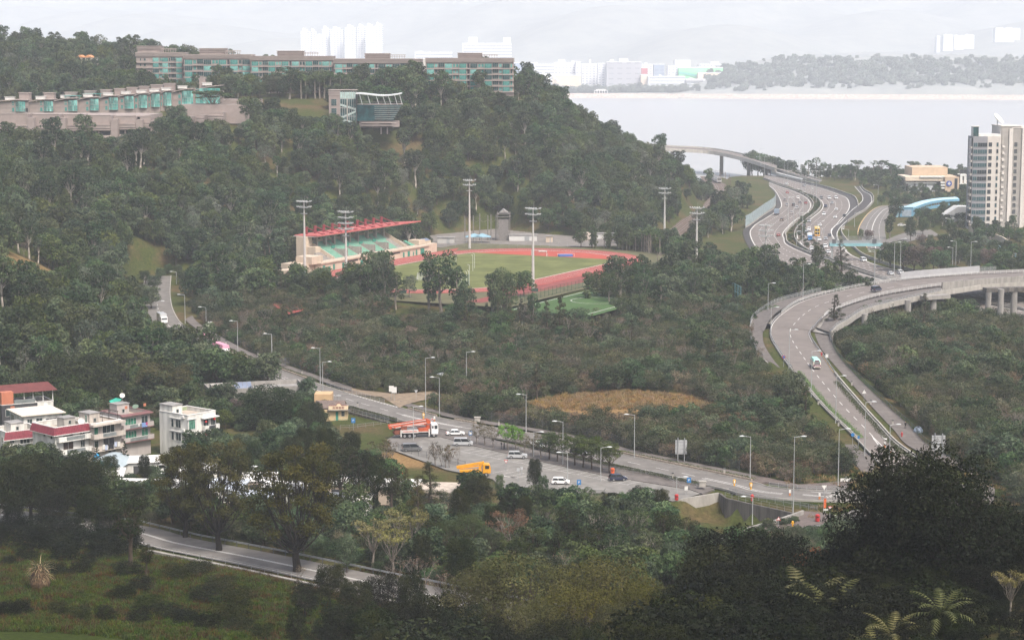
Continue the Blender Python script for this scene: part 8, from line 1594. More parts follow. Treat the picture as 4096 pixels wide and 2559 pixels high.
 EXCL.append((c[0]+math.cos(rz+.75)*6,c[1]+math.sin(rz+.75)*6,8.5));return t
WFRV=M('window_frame_white',(.55,.55,.53),var=.05)
def aircon(t,x,y,z,side):
 o=bxs('air_conditioner',((-.42,.42,-.35,0,0,.6),),WTP,t,loc=(x,y,z));
 if side:o.rotation_euler=(0,0,-math.pi/2);o.location=(x,y,z)
WH=house('bright white three-storey village house with red lanterns',TH_('i',1667,312),14.,8.6,10.2,VWH,.87,balc=[(4.2,8.7,6.1,1.3,VDK,1.2),(4.2,8.7,3.1,1.3,VDK,1.2)],fwin=[(.25,6.6,1.9,2.3,GCUR,3),(.25,3.5,1.9,2.3,GCUR,3),(4.7,6.15,1.6,2.3,VGLS,2),(4.7,3.15,1.6,2.3,VGLS,2),(7.,6.5,1.4,2.2,VGLS,3),(7.,3.5,1.4,2.2,GCUR,3),(1,.4,1.6,2,VDK,1),(4.5,.2,2.4,2.3,VDK,2)],lwin=[(2.4,6.7,1.9,2.,VGLS,2),(4.9,6.7,1.,2.,VGLS,1),(2.4,3.6,1.9,2.,VGLS,2),(4.9,3.6,1.,2.,VGLS,1),(2.4,.7,1.9,1.8,VGLS,2)],tower=(.1,3.2,5.6,10.1,1.6,VWH))
bxs('canopy_ledge',((-.25,0.,1.9,6.4,8.85,9.),(-.25,0.,1.9,6.4,5.75,5.9),(-.3,2.4,-.3,-.02,9.,9.12),(3.9,8.8,-1.2,-.02,8.75,8.95),),WTP,WH)
aircon(WH,-.05,1.5,9.2,1);aircon(WH,-.05,1.4,6.1,1)
bxs('green_tiling',((.25,8.3,9.96,9.99,9.1,9.95),(.23,.26,3.2,5.5,9.1,9.95),),M('green_tile',(.3,.36,.22),var=.35,scale=6),WH)
LAN=M('lantern_red',(.5,.02,.02),rough=.4,var=.1)
for i,(x,z)in enumerate(((4.6,8.05),(7.2,8.35),(4.6,5.1),(7.2,5.35))):
 c=WH.matrix_basis@Vector((x,-1.15,z));m=MB();m.lathe([(.08,-.24),(.27,-.1),(.27,.1),(.08,.24)],n=10);tag(m.build('lantern',LAN,None,loc=c),'red paper lantern hanging on a balcony of the bright white house','lantern','red lanterns on the white house')
for x,y,lb in((2.3,8.6,'pink parasol on the white house roof, left of its twin'),(4.3,9.1,'larger pink parasol on the white house roof, right of its twin')):
 c=WH.matrix_basis@Vector((x,y,9.));t=thing('parasol',lb,'parasol',c);m=MB();m.tube((0,0,0),(0,0,2.5),.03);m.build('pole',STL,t);m=MB();m.lathe([(1.15,2.),(.7,2.35),(.05,2.55)],n=10);m.build('cover',M('parasol_pink',(.72,.22,.22),var=.06),t)
H5=house('pinkish grey village house with maroon trim and washing on its balcony',TH_('i',325,312),13.6,8.2,8.5,VPK,.8,trim=MTRIM,par=1.1,balc=[(-.2,8.4,6.4,1.2,GLP,1.8),(-.2,8.4,3.3,1.2,GLP,1.8)],fwin=[(1,6.5,3.2,2.2,GCUR,4),(5.6,6.9,1.9,1.9,VGLS,2),(1,3.4,3.2,2.2,GCUR,4),(5.6,3.8,1.9,1.9,GCUR,2)],lwin=[(2,6.8,.9,1.3,VDK,1),(2,3.8,.9,1.3,VDK,1)],tower=(2.,5.4,4.5,7.5,1.7,VPK))
bxs('eaves',((-.25,8.45,-.9,-.002,9.3,9.6),),MTRIM,H5);bxs('square_ornament',((1.1,1.8,-.04,.01,11.,11.7),(6.4,7.1,-.04,.01,11.,11.7),),VOR,H5);m=MB();m.tube((4.1,-.05,11.3),(4.1,.01,11.3),.5,n=14);o=m.build('oval_ornament',M('ornament_green',(.2,.28,.22),var=.2),H5);o.scale=(1.8,1,1);o.location.x=-3.3
for x,w_,c_,lb in((4.9,1.5,M('cloth_blue_pattern',(.2,.32,.6),var=.5,scale=6),'blue patterned sheet hung over the balcony of the maroon-trimmed house'),(3.9,.35,WTP,'small white towel on the balcony rail of the maroon-trimmed house'),(6.,.5,M('cloth_magenta',(.5,.05,.18),var=.1),'magenta shirt drying on the balcony of the maroon-trimmed house')):
 c=H5.matrix_basis@Vector((x,-1.28,7.3));tag(bxs('laundry',((0,w_,-.03,.03,-.95 if w_>1 else-.6,.1 if w_>.4 else 0),),c_,None,loc=c,rz=.8),lb,'laundry')
c=H5.matrix_basis@Vector((3.2,8,10.6));m=MB();m.add([(0,0,.3),(2.8,.2,1.2),(2.4,2,1.4),(.2,1.8,.9),(.6,-.2,-.4)],[(0,1,2,3),(0,4,1)]);tag(m.build('tarpaulin',M('tarp_teal',(.03,.3,.22),var=.15),None,loc=c,rz=.8),'teal green tarpaulin strung on the roof of the maroon-trimmed house','tarpaulin')
c=H5.matrix_basis@Vector((4.6,6,12.2-0));dish('small white satellite dish on the stair house of the maroon-trimmed house',c,.62,-1.3,.5,mast=.9)
H4=house('tall cream village house with a roof terrace pergola and a stair tower',TH_('h',1722,742),13.2,8.4,9.4,VCR,.84,par=.45,balc=[(-.4,8.6,6.,1.5,GLP,2.6),(-.2,8.4,3.,1.4,VWH,2.6)],fwin=[(.7,6.5,1.2,1.9,GCUR,1),(3.1,6.1,3.4,2.5,VGLS,3),(.7,3.5,1.2,1.7,VGLS,1),(3.2,3.1,3.2,2.3,VDK,2),(.9,.5,1.2,1.7,VGLS,1),(4.5,.3,2.2,2.2,VDK,2)],lwin=[(1.4,8.8,.7,2.4,GCUR,1),(1.4,5.6,.7,2.8,GCUR,1),(1.4,2.4,.7,2.6,GCUR,1),(6,6.6,.9,1.4,VDK,1),(6.5,3.6,.9,1.4,VDK,1)],tower=(.01,2.9,.6,4.6,2.3,VCR))
bxs('roof_slab',((-.5,8.7,-1.6,-.09,8.75,9.18),),VCR,H4);m=MB()
for x,y in((3.6,.6),(8,.6),(3.6,4),(8,4),(3.6,7.5),(8,7.5)):m.tube((x,y,8.8),(x,y,11.2),.07,n=5)
for x in(3.6,8):m.tube((x,.4,11.2),(x,7.8,11.2),.06,n=4)
for y in(.6,2.4,4,5.8,7.5):m.tube((3.4,y,11.25),(8.2,y,11.25),.05,n=4)
m.build('pergola',M('pergola_brown',(.05,.035,.025),var=.2),H4)
for i,(x,z,c_)in enumerate(((1.9,4.1,VWH),(2.6,3.9,M('cloth_pale_blue',(.42,.47,.6),var=.3)),(4.4,4.,DKC),(5.3,4.3,M('cloth_pale_blue',(.42,.47,.6))),(6.2,4.2,VWH),(3.6,4.05,DKC))):c=H4.matrix_basis@Vector((x,-1.5,z));tag(bxs('laundry',((0,.7,-.05,.05,-.9,.25),),c_,None,loc=c,rz=.84),'washing hung along the middle balcony of the tall cream house','laundry','washing on the cream house')
H3=house('white village house with a maroon tiled roof edge on two sides',TH_('h',1035,812),13.4,9.,9.6,VGR if False else VWH,.78,mans=(2,1.6),par=1.3,balc=[(.3,9.2,6.3,1.2,GLP,2.),(.3,9.2,3.3,1.2,GLP,2.)],fwin=[(2.,6.4,2.7,2.4,BRC,2),(6.6,7.,1.2,1.7,VGLS,2),(2.,3.4,2.7,2.4,BRC,2),(6.6,4.,1.2,1.7,VGLS,2),(2,.5,2.6,2,VDK,2)],lwin=[(.9,6.7,.9,1.7,VGLS,1),(3.9,6.9,1.,1.7,VGLS,1),(.9,3.7,.9,1.6,VGLS,1),(3.9,3.8,1.,1.7,VGLS,1)],tower=(5.2,8.2,4.4,7.4,.9,VGR))
aircon(H3,-.05,2.9,7.3,1);aircon(H3,-.05,2.9,4.2,1);c=H3.matrix_basis@Vector((7.4,.6,9.4));dish('round white satellite dish on the maroon tiled roof edge',c,.8,-1.3,.25,mast=.7)
H1=house('low white village house with a maroon tiled roof edge at the left picture edge',TH_('h',105,895),10.8,8.8,8.4,VWH,.62,mans=(1,1.7),par=1.4,floors=2,balc=[(.2,9.,3.,1.2,GLP,2.2)],fwin=[(.9,4.1,1.1,1.8,VGLS,2),(3.4,3.2,2.4,2.3,VGLS,3),(.8,.6,1.2,1.6,VDK,1),(4,.3,2.4,2.2,VDK,2)],lwin=[(1.6,4,.9,1.5,VGLS,1)],tower=(3.,6.2,4.4,8.2,1.,VWH));aircon(H1,6.9,-.02,5.4,0)
H2=house('white house with a flat cream roof behind the two maroon-edged houses',TH_('h',445,600),11.6,9.5,10.5,VWH,.55,par=.3,floors=2,fwin=[(.8,5.2,1.3,1.8,VGLS,2),(3,5.,1.6,2.,VGLS,2),(5.4,5.2,3.6,1.6,VDK,4)],lwin=[(1,5,1,1.2,VGLS,1),(7,4.8,3,2.2,GLP,3)],trim=M('roof_cream',(.6,.53,.45),var=.06));bxs('roof_slab',((-.7,10.3,-.7,11.2,7.75,7.95),),M('roof_cream',(.6,.53,.45)),H2)
H0=house('dark grey and orange house with a red-brown roof over its white veranda',TH_('h',30,385),11.4,9.,9.,VDK,.52,par=.2,floors=2,fwin=[(.9,4.5,1.2,1.8,VGLS,1),(3.6,4.1,3.,2.4,GLP,3)]);bxs('orange_wall',((0.,3.,-.05,4,7.4,10.6),(2.2,3.2,-.06,-.02,3.5,7),),VOR,H0);bxs('roof_balustrade',((3.2,8.5,-.03,.1,7.4,8.5),),GLP,H0)
VR=house('white open veranda storey under a shallow red-brown sheet roof',TH_('h',452,345),11.2,7.5,8,VWH,.52,par=.3,floors=2);m=MB()
for x in(.1,2.4,4.9,7.4):m.bx(x-.09,x+.09,-.02,.16,7.2,10.)
m.build('veranda_post',WTP,VR);m=MB();m.add([(-6,-1,10.1),(8.4,-1,10.1),(8.4,8.6,10.3),(-6,8.6,10.3),(-5,4,11.6),(7.4,4,11.6)],[(0,1,5,4),(1,2,5),(2,3,4,5),(3,0,4),(3,2,1,0)]);m.build('sheet_roof',M('sheet_red_brown',(.13,.035,.03),rough=.6,var=.15),VR)
def slab(label,name,cat,corner,ztop,w,d,rz,mat,zg,hollow=True):
 c=G(corner,ztop);t=thing(name,label,cat,(c[0],c[1],zg),rz);H=ztop-zg;m=MB()
 m.bx(0,w,0,.4,-3,H);m.bx(0,.4,.401,d,-3,H);m.bx(w-.4,w,.401,d,-3,H);m.bx(.401,w-.401,d-.4,d,-3,H);m.build('wall',mat,t);bxs('roof',((.4,w-.4,.4,d-.4,-1,H-1.1),),ROOFG,t);EXCL.append((c[0]+math.cos(rz+.5)*w*.45,c[1]+math.sin(rz+.5)*w*.45,w*.55));return t
PB=slab('grey concrete service building with solar panels on its sunken roof','service_building','building',T(20,1815,690),9.,26,11,.3,CONC,4.5)
for i in range(4):m=MB();m.add([(7.2+i*1.2,3.2,3.7),(8.3+i*1.2,3.2,3.7),(8.3+i*1.2,5.8,5.3),(7.2+i*1.2,5.8,5.3)],[(0,1,2,3)]);m.build('solar_panel',M('solar_panel',(.16,.19,.26)),PB)
bxs('hatch',((.5,4,.5,4,3.4,5.6),),CCL,PB)
slab('roofless concrete ruin among bushes on the left slope','ruin','building',T(20,570,150),14.,13,8,.25,CONC,8);g=gpos(20,640,140,12);tag(bxs('water_tank',((-3,3,0,4,-2,4.2),(-3.3,3.3,-.2,4.2,4.2,4.5),),CCL,None,loc=g),'pale concrete box on the roofless ruin','tank')
rail('fence','pale slatted fence among the bushes left of the main road','fence',V3([(20,1030,225),(20,1140,222),(20,1255,222)],8.5),2.4,(2.3,.4),.8,CCL,CCL,.12,.06)
def TV(x,y):return(1150+x/7.917,1540+y/7.917)
c=G(TV(1380,1140),4.);t=thing('village_hall','small yellow village hall with a curved gable sign and tiled roof','hall',(c[0],c[1],4.),.06);YLW=M('hall_yellow',(.6,.46,.27),rough=.85,var=.1,streak=.3);k=c[1]/FPX/7.917;w=535*k;hh=470*k
bxs('wall',((-3,w,0,7,-.6,hh*.76),),YLW,t);m=MB();P=[(-.6,hh*.79),(w,hh*.79),(w,hh*1.06),(w*.62,hh*1.06)]+[(w*.47+w*.15*math.cos(a),hh*1.06+w*.14*math.sin(a))for a in[i*math.pi/8 for i in range(9)]]+[(-.6,hh*1.06)];m.extr(P,-.15,.2);sg_=m.build('sign_gable',M('gable_cream',(.66,.55,.38),var=.05),t)
bxs('canopy',((-.9,w+.8,-.9,.4,hh*.745,hh*.79),),CONCD,t)
m=MB();m.path([(p[0],-.03,p[1]+.05)for p in P[2:]],[.09]*(len(P)-2),5);m.build('gable_trim',M('trim_red',(.2,.03,.025),var=.1),sg_)
m=MB();m.add([(-4,.5,hh*.85),(w-.3,.5,hh*.85),(w-.8,3.6,hh*1.28),(-4,3.6,hh*1.28),(w-.3,7.4,hh*.85),(-4,7.4,hh*.85)],[(0,1,2,3),(3,2,4,5)]);
for i in range(16):x=-3.9+i*(w+3)/16;m.tube((x,.5,hh*.86),(x,3.6,hh*1.29),.07,n=4)
m.build('tiled_roof',M('roof_tile_grey',(.15,.115,.1),var=.3,scale=2),t)
bxs('door',((w*.28,w*.44,-.05,.1,0,hh*.67),),M('door_green',(.03,.22,.16)),t);win(t,w*.72,hh*.34,-.04,w*.2,hh*.34,VGLS,mull=2,rows=2);bxs('porch',((-1,w+.6,-1.6,-.02,-.25,0),),CONC,t)
m=MB();
for i in range(9):m.tube((w*.2+i*.42,-1.5,0),(w*.2+i*.42,-1.5,.9),.03,n=4)
m.tube((w*.2,-1.5,.9),(w+.4,-1.5,.9),.04,n=4);m.build('porch_railing',M('rail_green',(.1,.22,.18),var=.1),t)
fc=bpy.data.curves.new('sign_text','FONT');fc.body='\u6c11\u9109\u6703\u9928';fc.size=w*.16;fc.extrude=.02;fc.space_character=1.25;tmp=bpy.data.objects.new('sign_text',fc);COL.objects.link(tmp);dg=bpy.context.evaluated_depsgraph_get();sm_=bpy.data.meshes.new_from_object(tmp.evaluated_get(dg));bpy.data.objects.remove(tmp);sm_.materials.clear();sm_.materials.append(M('letter_maroon',(.2,.02,.03),var=0));o=ob('sign_text',sm_,sg_,(w*.1,-.18,hh*.865));o.rotation_euler=(math.pi/2,0,0)
EXCL.append((c[0]+2,c[1]+4,7));g=G(TV(850,560),6.2);m=MB();m.bx(0,4.6,0,5,-3,2.3)
for i in range(3):m.bx(.6+i*1.3,1.+i*1.3,-.04,.1,.2,1.7)
tag(m.build('annex',M('annex_sand',(.5,.34,.19),var=.1),None,loc=g),'sandy flat-roofed annex behind the village hall roof','building')
SHW=M('shed_white',(.66,.65,.62),rough=.7,var=.12,scale=.8);SHB=M('shed_bluegrey',(.45,.49,.54),rough=.6,var=.12,scale=.8);SHC=M('shed_cream',(.58,.48,.39),rough=.8,var=.1)
def shed(label,t_,x,y,w,d,h,rz,mat,roofm,z=4.3):
 g=gpos(t_,x,y,z);t=thing('shed',label,'shed',g,rz);bxs('wall',((0,w,0,d,-.3,h),),mat,t);m=MB();m.add([(-.4,-.4,h),(w+.4,-.4,h),(w+.4,d+.4,h+.5),(-.4,d+.4,h+.5)]+[(-.4,-.4,h+.15),(w+.4,-.4,h+.15),(w+.4,d+.4,h+.65),(-.4,d+.4,h+.65)],[(3,2,1,0),(4,5,6,7),(0,1,5,4),(1,2,6,5),(2,3,7,6),(3,0,4,7)]);m.build('roof',roofm,t);bxs('door',((w*.3,w*.55,-.05,.1,0,h*.75),),VDK,t);win(t,w*.78,h*.4,-.03,w*.2,h*.35,VGLS,mull=2);EXCL.append((g.x+w*.4,g.y+d*.4,max(w,d)*.6))
for a in[('white-roofed storage shed below the teal barrel canopy',30,690,220,9,6,3,.1,SHW,SHW),('long white-roofed storage shed behind the left camphor tree',30,930,310,14,6,3,-.1,SHW,SHW),('white container shed right of the teal barrel canopy',30,1060,90,8,5,2.8,.15,SHW,SHW),('blue-grey roofed shed between the two left camphor trees',30,1640,330,11,7,3.2,-.08,SHW,SHB),('white shed beyond the middle camphor tree',30,1560,180,8,6,3,.2,SHW,SHW),('low blue-grey shed behind the largest camphor tree',30,1960,390,9,5,2.6,-.1,SHC,SHB),('cream shed with a white roof right of the largest camphor tree',30,2060,260,8,6,3,.1,SHC,SHW),('white shed behind the wide right-hand camphor tree',31,90,330,9,6,3,-.15,SHW,SHW),('long white shed right of the wide camphor tree',31,560,310,12,7,3.6,-.12,SHC,SHW),('white shed peeping under the tall dark trees',31,640,440,9,6,3,-.1,SHW,SHW),('cream house with a white pergola roof below the red bin',31,1110,330,8,6,3.4,-.1,SHC,SHW),('cream and pink flat-roofed house right of the white pergola roof',31,1330,350,11,7,3.,-.12,SHC,RFL)]:shed(*a)
for i,(x,y,col,kind,lb)in enumerate([(1380,60,'white','van','white van in the storage yard left of the middle camphor crown'),(1600,60,'white','van','white van parked near the white house'),(1760,90,'white','sedan','white car in the storage yard beside a red one'),(1700,30,'red','hatch','red car in the storage yard among white ones'),(2080,110,'white','van','white van at the right end of the storage yard'),(1900,120,'silver','suv','silver car in the storage yard behind the tree crowns'),(1450,130,'white','suv','white car low in the storage yard'),(2200,60,'white','sedan','white car nearest the dark trees of the yard')]):car(kind,col,lb,gpos(30,x,y,4.3),.3+i)
g=gpos(30,740,118,4.3);t=thing('barrel_canopy','teal and grey barrel-vaulted canopy on thin posts','canopy',g,-.25);m=MB();n=10;A=[Vector((8.6*i/n,0,2.8+1.5*math.sin(math.pi*i/n)))for i in range(n+1)];B_=[p+Vector((-1.5,10,0))for p in A];ribbon(m,A,B_);m.build('vault',M('vault_grey',(.36,.42,.44),rough=.4,var=.08),t);m=MB();m.add([(p.x,-.02,p.z)for p in A],[tuple(range(n+1))]);m.build('gable',M('vault_teal',(.03,.16,.16),var=.1),t);m=MB()
for p in(A[0],A[-1],B_[0],B_[-1]):m.tube((p.x,p.y,0),p,.08,n=5)
m.build('post',STL,t)
g=gpos(20,840,1335,4.3);m=MB();m.lathe([(1.5,0),(1.3,.9),(.8,2.),(.3,2.6)],n=9,sx=.8);tag(m.build('tarpaulin',M('tarp_bright_blue',(.02,.28,.55),var=.2,scale=1),None,loc=g),'bright blue tarpaulin bundle below the cream house','tarpaulin')
for kx,ky,Y,key,lb,wd in[(175,835,520,'banyan','very large dark banyan behind the red-roofed village houses',1.5),(390,855,525,'mango','very large olive-brown spreading tree behind the white village house',1.3),(640,908,500,'banyan','large dark spreading tree right of the white village house',1.35),(735,945,490,'banyan','dark spreading tree overhanging the yellow village hall',.8),(560,940,508,'pinkt','brownish thin tree behind the white village house',.9),(330,770,560,'round','dark tree left of the pale slatted fence',1),(410,780,580,'banyan','dark green tree mass beside the upper main road',1.2),(480,806,562,'round','rounded dark tree beside the coaches',1.1),(520,824,556,'round','dark tree between the coaches and the service building',.9),(30,860,530,'banyan','dark tree at the left edge above the orange house',.8),(60,790,560,'round','tree above the orange house on the left slope',1.2),(110,780,570,'round','bushy tree on the left slope above the banyan',1.2)]:ppx(kx,ky,Y,key,lb,wd)
for kx,ky,Y,key,wd in[(525,1052,440,'big',.6),(260,1072,428,'big',.7),(160,1102,415,'big',.8),(90,1084,420,'big',.9),(20,1092,418,'big',.9),(215,1107,410,'big',.6),(340,1072,430,'big',.6),(420,1052,432,'slim',1.4),(460,1072,425,'slim',1.4),(580,1062,430,'big',.6),(640,1067,432,'big',.6),(690,1026,440,'big',.7),(770,1006,452,'big',.7),(830,1016,445,'big',.7),(720,1006,455,'big',.7),(600,1037,450,'round',.8),(560,1022,462,'round',.6),(870,1056,420,'round',.7),(900,1036,440,'thin',1.2)]:
 ppx(kx,ky,Y,key,'leafy tree in the belt between village houses, storage yard and car park',wd,group='trees around the storage yard')
for kx,ky,Y,lb in((228,1047,446,'small tiered conifer in front of the white house with maroon roof edge, left'),(294,1040,443,'tiered dark conifer in front of the tall cream house, right')):ppx(kx,ky,Y,'norf',lb,1.1)
def npl(P,x,y):
 A=np.array([(p.x,p.y)for p in rsm(P,5.)]);dx=np.gradient(A[:,0]);dy=np.gradient(A[:,1])
 r=(x[:,None]-A[None,:,0])**2+(y[:,None]-A[None,:,1])**2;k=r.argmin(1)
 d=np.sqrt(r[np.arange(len(x)),k]);s=dx[k]*(y-A[k,1])-dy[k]*(x-A[k,0])
 return d,s
def ogr(x,y,margin=0.):
 ok=np.ones(len(x),bool)
 for a in range(0,len(x),8000):
  q=slice(a,a+8000);ok[q]&=(np.hypot(x[q,None]-_RS[None,:,0],y[q,None]-_RS[None,:,1])-_RS[None,:,3]).min(1)>margin-.5
 d,_=npl(VRD.mid(),x,y);ok&=d>9+margin
 for P,_,_ in PLATES:ok&=pds(P,x,y)>1
 d,_=npl(RAILC,x,y);ok&=d>9
 for(a,b,r)in EXCL:ok&=(x-a)**2+(y-b)**2>(r+margin)**2
 for(a,b,c,d)in RECTS:ok&=~((x>a)&(x<b)&(y>c)&(y<d))
 ok&=pds(CPK,x,y)>1.+margin
 qx=x-TC.x;qy=y-TC.y;u=qx*TD.x+qy*TD.y;v=qx*TN.x+qy*TN.y
 ok&=~((np.abs(v-2)<62)&(np.abs(u)<100))|(np.hypot(np.maximum(np.abs(u)-44,0),np.maximum(np.abs(v-4)-14,0))>54)
 ok&=~((v<-46)&(v>-75)&(u>-75)&(u<42))
 return ok
def jitter(x0,x1,y0,y1,st,seed):
 rng=np.random.default_rng(seed);X,Y=np.meshgrid(np.arange(x0,x1,st),np.arange(y0,y1,st));n=X.size
 return X.ravel()+rng.uniform(-.5,.5,n)*st,Y.ravel()+rng.uniform(-.5,.5,n)*st
def seen(x,y,z,top=14):
 d=y*CP-(z-CAMZ)*SP;px=2048+FPX*x/d;zt=z+top;py=1279.5-FPX*(y*SP+(zt-CAMZ)*CP)/(y*CP-(zt-CAMZ)*SP)
 return(px>-160)&(px<4260)&(py<2620)
def TZV(x,y):return np.array([TZ(a,b)for a,b in zip(x,y)])
def spw(x,y,keys,wts,smin,smax,nind,mklabel,group,stuff_name,stuff_label,seed,cat='tree'):
 z=TZV(x,y);k=seen(x,y,z);x,y,z=x[k],y[k],z[k];o=np.argsort(y);x,y,z=x[o],y[o],z[o]
 rng=np.random.default_rng(seed);random.seed(seed)
 w=np.cumsum(wts)/sum(wts);pk=(_noise(x,y,17.,seed*.7)*.5+.5)*.62+rng.random(len(x))*.38;pk=np.argsort(np.argsort(pk))/len(pk)
 sel=np.minimum(np.searchsorted(w,pk,side='right'),len(w)-1)
 for i in range(min(nind,len(x))):
  key=keys[sel[i]]
  single(key,x[i],y[i],z[i],rng.uniform(smin,smax),mklabel(key),None,cat,group)
 r=slice(nind,None)
 if len(x[r]):sct(stuff_name,stuff_label,cat+'s',np.c_[x[r],y[r],z[r]],keys,wts,smin,smax,seed+1,sel[r])
x,y=jitter(-390,172,505,1300,5.9,1)
ok=ogr(x,y,.5);dm,sm=npl(MAIN.mid(),x,y);dh,sh=npl(HL.mid(),x,y);dv,sv=npl(VRD.mid(),x,y)
zz=TZV(x,y)
slip=((x-SLP.x)/13)**2+((y-SLP.y)/40)**2<1
xhl=lambda y:np.interp(y,*zip(*sorted((p.y,p.x)for p in HL.mid())))
hillside=ok&(zz>4)&(dm>13)&~slip&(((sm<0)&(y>528))|(y>690))&~((y<870)&(sm>0)&(y<700))&(dh>13)
hillside&=~((x>xhl(y)+4)&(x>60))
east=(x>20)&(y<900)
h1=hillside&~east
lab1={'dome':'dark green round-headed tree in the wood on the hill around the stadium','billow':'olive tree with billowing cushion-like crown in the hillside wood left of the stadium','tall':'tall pale-trunked tree rising out of the hillside wood','column':'narrow upright tree standing in the hillside wood','pale':'grey-green silvery tree in the wood beside the left road','bare':'leafless grey tree in the hillside wood'}
spw(x[h1],y[h1],['dome','billow','tall','column','pale','bare'],[5,4,1.3,.7,.8,.35],.72,1.5,90,lambda k:lab1[k],'trees of the hillside wood','hillside_wood','dense mixed green wood covering the hill below the brown apartment blocks',21)
h2=hillside&east
spw(x[h2],y[h2],['dome','tall','billow','column'],[5,2,2,1],.7,1.3,40,lambda k:'leafy %s tree in the belt between the running track and the motorway'%{'dome':'round-headed','tall':'tall pale-trunked','billow':'cushion-crowned','column':'narrow'}[k],'trees between track and motorway','tree_belt','green tree belt along the railway and motorway',31)
def pitchview(x,y):
 z=TZV(x,y)+7.5;d=y*CP-(z-CAMZ)*SP;px=2048+FPX*x/d;py=1279.5-FPX*(y*SP+(z-CAMZ)*CP)/d
 return(px>1540)&(px<2460)&(py<1203)
x,y=jitter(-110,140,430,735,2.9,3)
ok=ogr(x,y,1.);dm,sm=npl(MAIN.mid(),x,y);dv,sv=npl(VRD.mid(),x,y);dh,sh=npl(HL.mid(),x,y)
clear=((x-CLEAR[0])/27)**2+((y-CLEAR[1])/25)**2<1
u=(x-TC.x)*TD.x+(y-TC.y)*TD.y;v=(x-TC.x)*TN.x+(y-TC.y)*TN.y
scr=ok&(sm>0)&(dm>11.5)&(sv<0)&(dv>13.5)&~clear&~((x>66)&(y<436))
scr&=~((np.abs(x+14)<13)&(np.abs(y-531)<9))
low=scr&~pitchview(x,y)&~((v>-88)&(u>-90)&(u<66)&(np.arange(len(x))%2==0))
lab2={'shrub':'wispy grey-green shrub in the overgrown scrub between the two roads','brush':'reddish-brown dying shrub in the overgrown scrub between the two roads','mid':'small full-crowned green tree in the overgrown scrub between the two roads','bush':'solid dark green bush among the scrub between the two roads','bare':'leafless pale grey sapling in the scrub','spire':'small feathery pointed tree in the scrub below the pitch'}
spw(x[low],y[low],['shrub','brush','shrub','mid','bush','bare','spire'],[3.4,2.4,2.2,1.2,1.2,.5,.4],.72,1.45,130,lambda k:lab2[k],'shrubs of the middle scrub','scrub_thicket','grey-green and brown overgrown thicket between the main road and the flyover road',41,'shrub')
x,y=jitter(60,260,395,790,2.7,5)
ok=ogr(x,y,.5);dv,sv=npl(VRD.mid(),x,y);dh,sh=npl(HL.mid(),x,y)
s3=ok&(sv>0)&(dv>15)&(dh>15)&(sh<0)&((x>98)|(y>440))
lab3={'mid':'small full-crowned tree in the rough ground right of the flyover road','shrub':'wispy grey-green shrub in the rough ground right of the flyover road','brush':'brown withered shrub in the rough ground right of the flyover road','bush':'dark green bush in the rough ground right of the flyover road','bare':'bare sapling in the rough ground right of the flyover road'}
spw(x[s3],y[s3],['shrub','brush','shrub','mid','bush','bare'],[3.4,2.,2.2,1.2,1.4,.4],.75,1.6,90,lambda k:lab3[k],'shrubs right of the flyover road','rough_thicket','brown and green overgrown rough ground right of the flyover road',51,'shrub')
x,y=jitter(120,480,790,1560,6.5,7)
ok=ogr(x,y,1.);dh,sh=npl(HR.mid(),x,y);zz=TZV(x,y);df,sf=npl(FLY.mid(),x,y)
rn=np.random.default_rng(8).random(len(x))
p4=ok&(sh>0)&(zz>1.2)&(((y<1180)&(rn<.72))|((y>1180)&(y<1540)&(x>205)&(rn<.8)))&~((y<800))
spw(x[p4],y[p4],['dome','bush','tall','pale'],[5,2,1.5,.6],.45,.85,40,lambda k:'hazy %s on the land between motorway and harbour'%{'dome':'round-headed tree','bush':'low dark bush','tall':'slender pale-trunked tree','pale':'silvery tree'}[k],'trees between motorway and harbour','shore_wood','hazy trees along the harbour shore',61)
x,y=jitter(-150,62,312,585,3.2,9);ok=ogr(x,y,.8);dm,sm=npl(MAIN.mid(),x,y);d1,s1=npl(LL.mid(),x,y);rn=np.random.default_rng(19).random(len(x))
df,sf=npl(FGA,x,y)
zt=TZV(x,y)+6.;dd=y*CP-(zt-CAMZ)*SP;px=2048+FPX*x/dd;py=1279.5-FPX*(y*SP+(zt-CAMZ)*CP)/dd
v6=ok&((y>494)|(py>np.interp(px,[0,400,560,1000,1250,1500,1760,2000,2420,2640,2720,3100,3400],[1790,1800,1815,1690,1690,1820,1890,1940,1965,1960,2100,2125,2100])))&(sf>0)&(df>7)&(sm<0)&(dm>8)&(pds(CPK,x,y)>3)&~((x>-100)&(x<-20)&(y>395)&(y<440)&(rn<.5))
spw(x[v6],y[v6],['bush','dome','shrub','billow'],[6,1.6,1.6,.8],.55,.95,60,lambda k:{'bush':'dark green bush','dome':'round-headed green tree','shrub':'grey-green shrub','billow':'olive cushion-crowned tree'}[k]+' in the greenery around the village, storage yard and car park','greenery around the village','village_thicket','mixed greenery around the village houses and storage yard',65,'shrub')
x,y=jitter(48,190,330,440,3.,29);ok=ogr(x,y,.5);d1,s1=npl(MAIN.mid(),x,y);d2,s2=npl(VRD.mid(),x,y)
v7=ok&((y<392)|(x>118))&(d1>10)
spw(x[v7],y[v7],['bush','shrub','brush'],[4,2,1],.45,.85,20,lambda k:'low bush on the rough verge below the road junction','bushes below the junction','verge_thicket','low rough growth on the verge below the junction',67,'shrub')
random.seed(5)
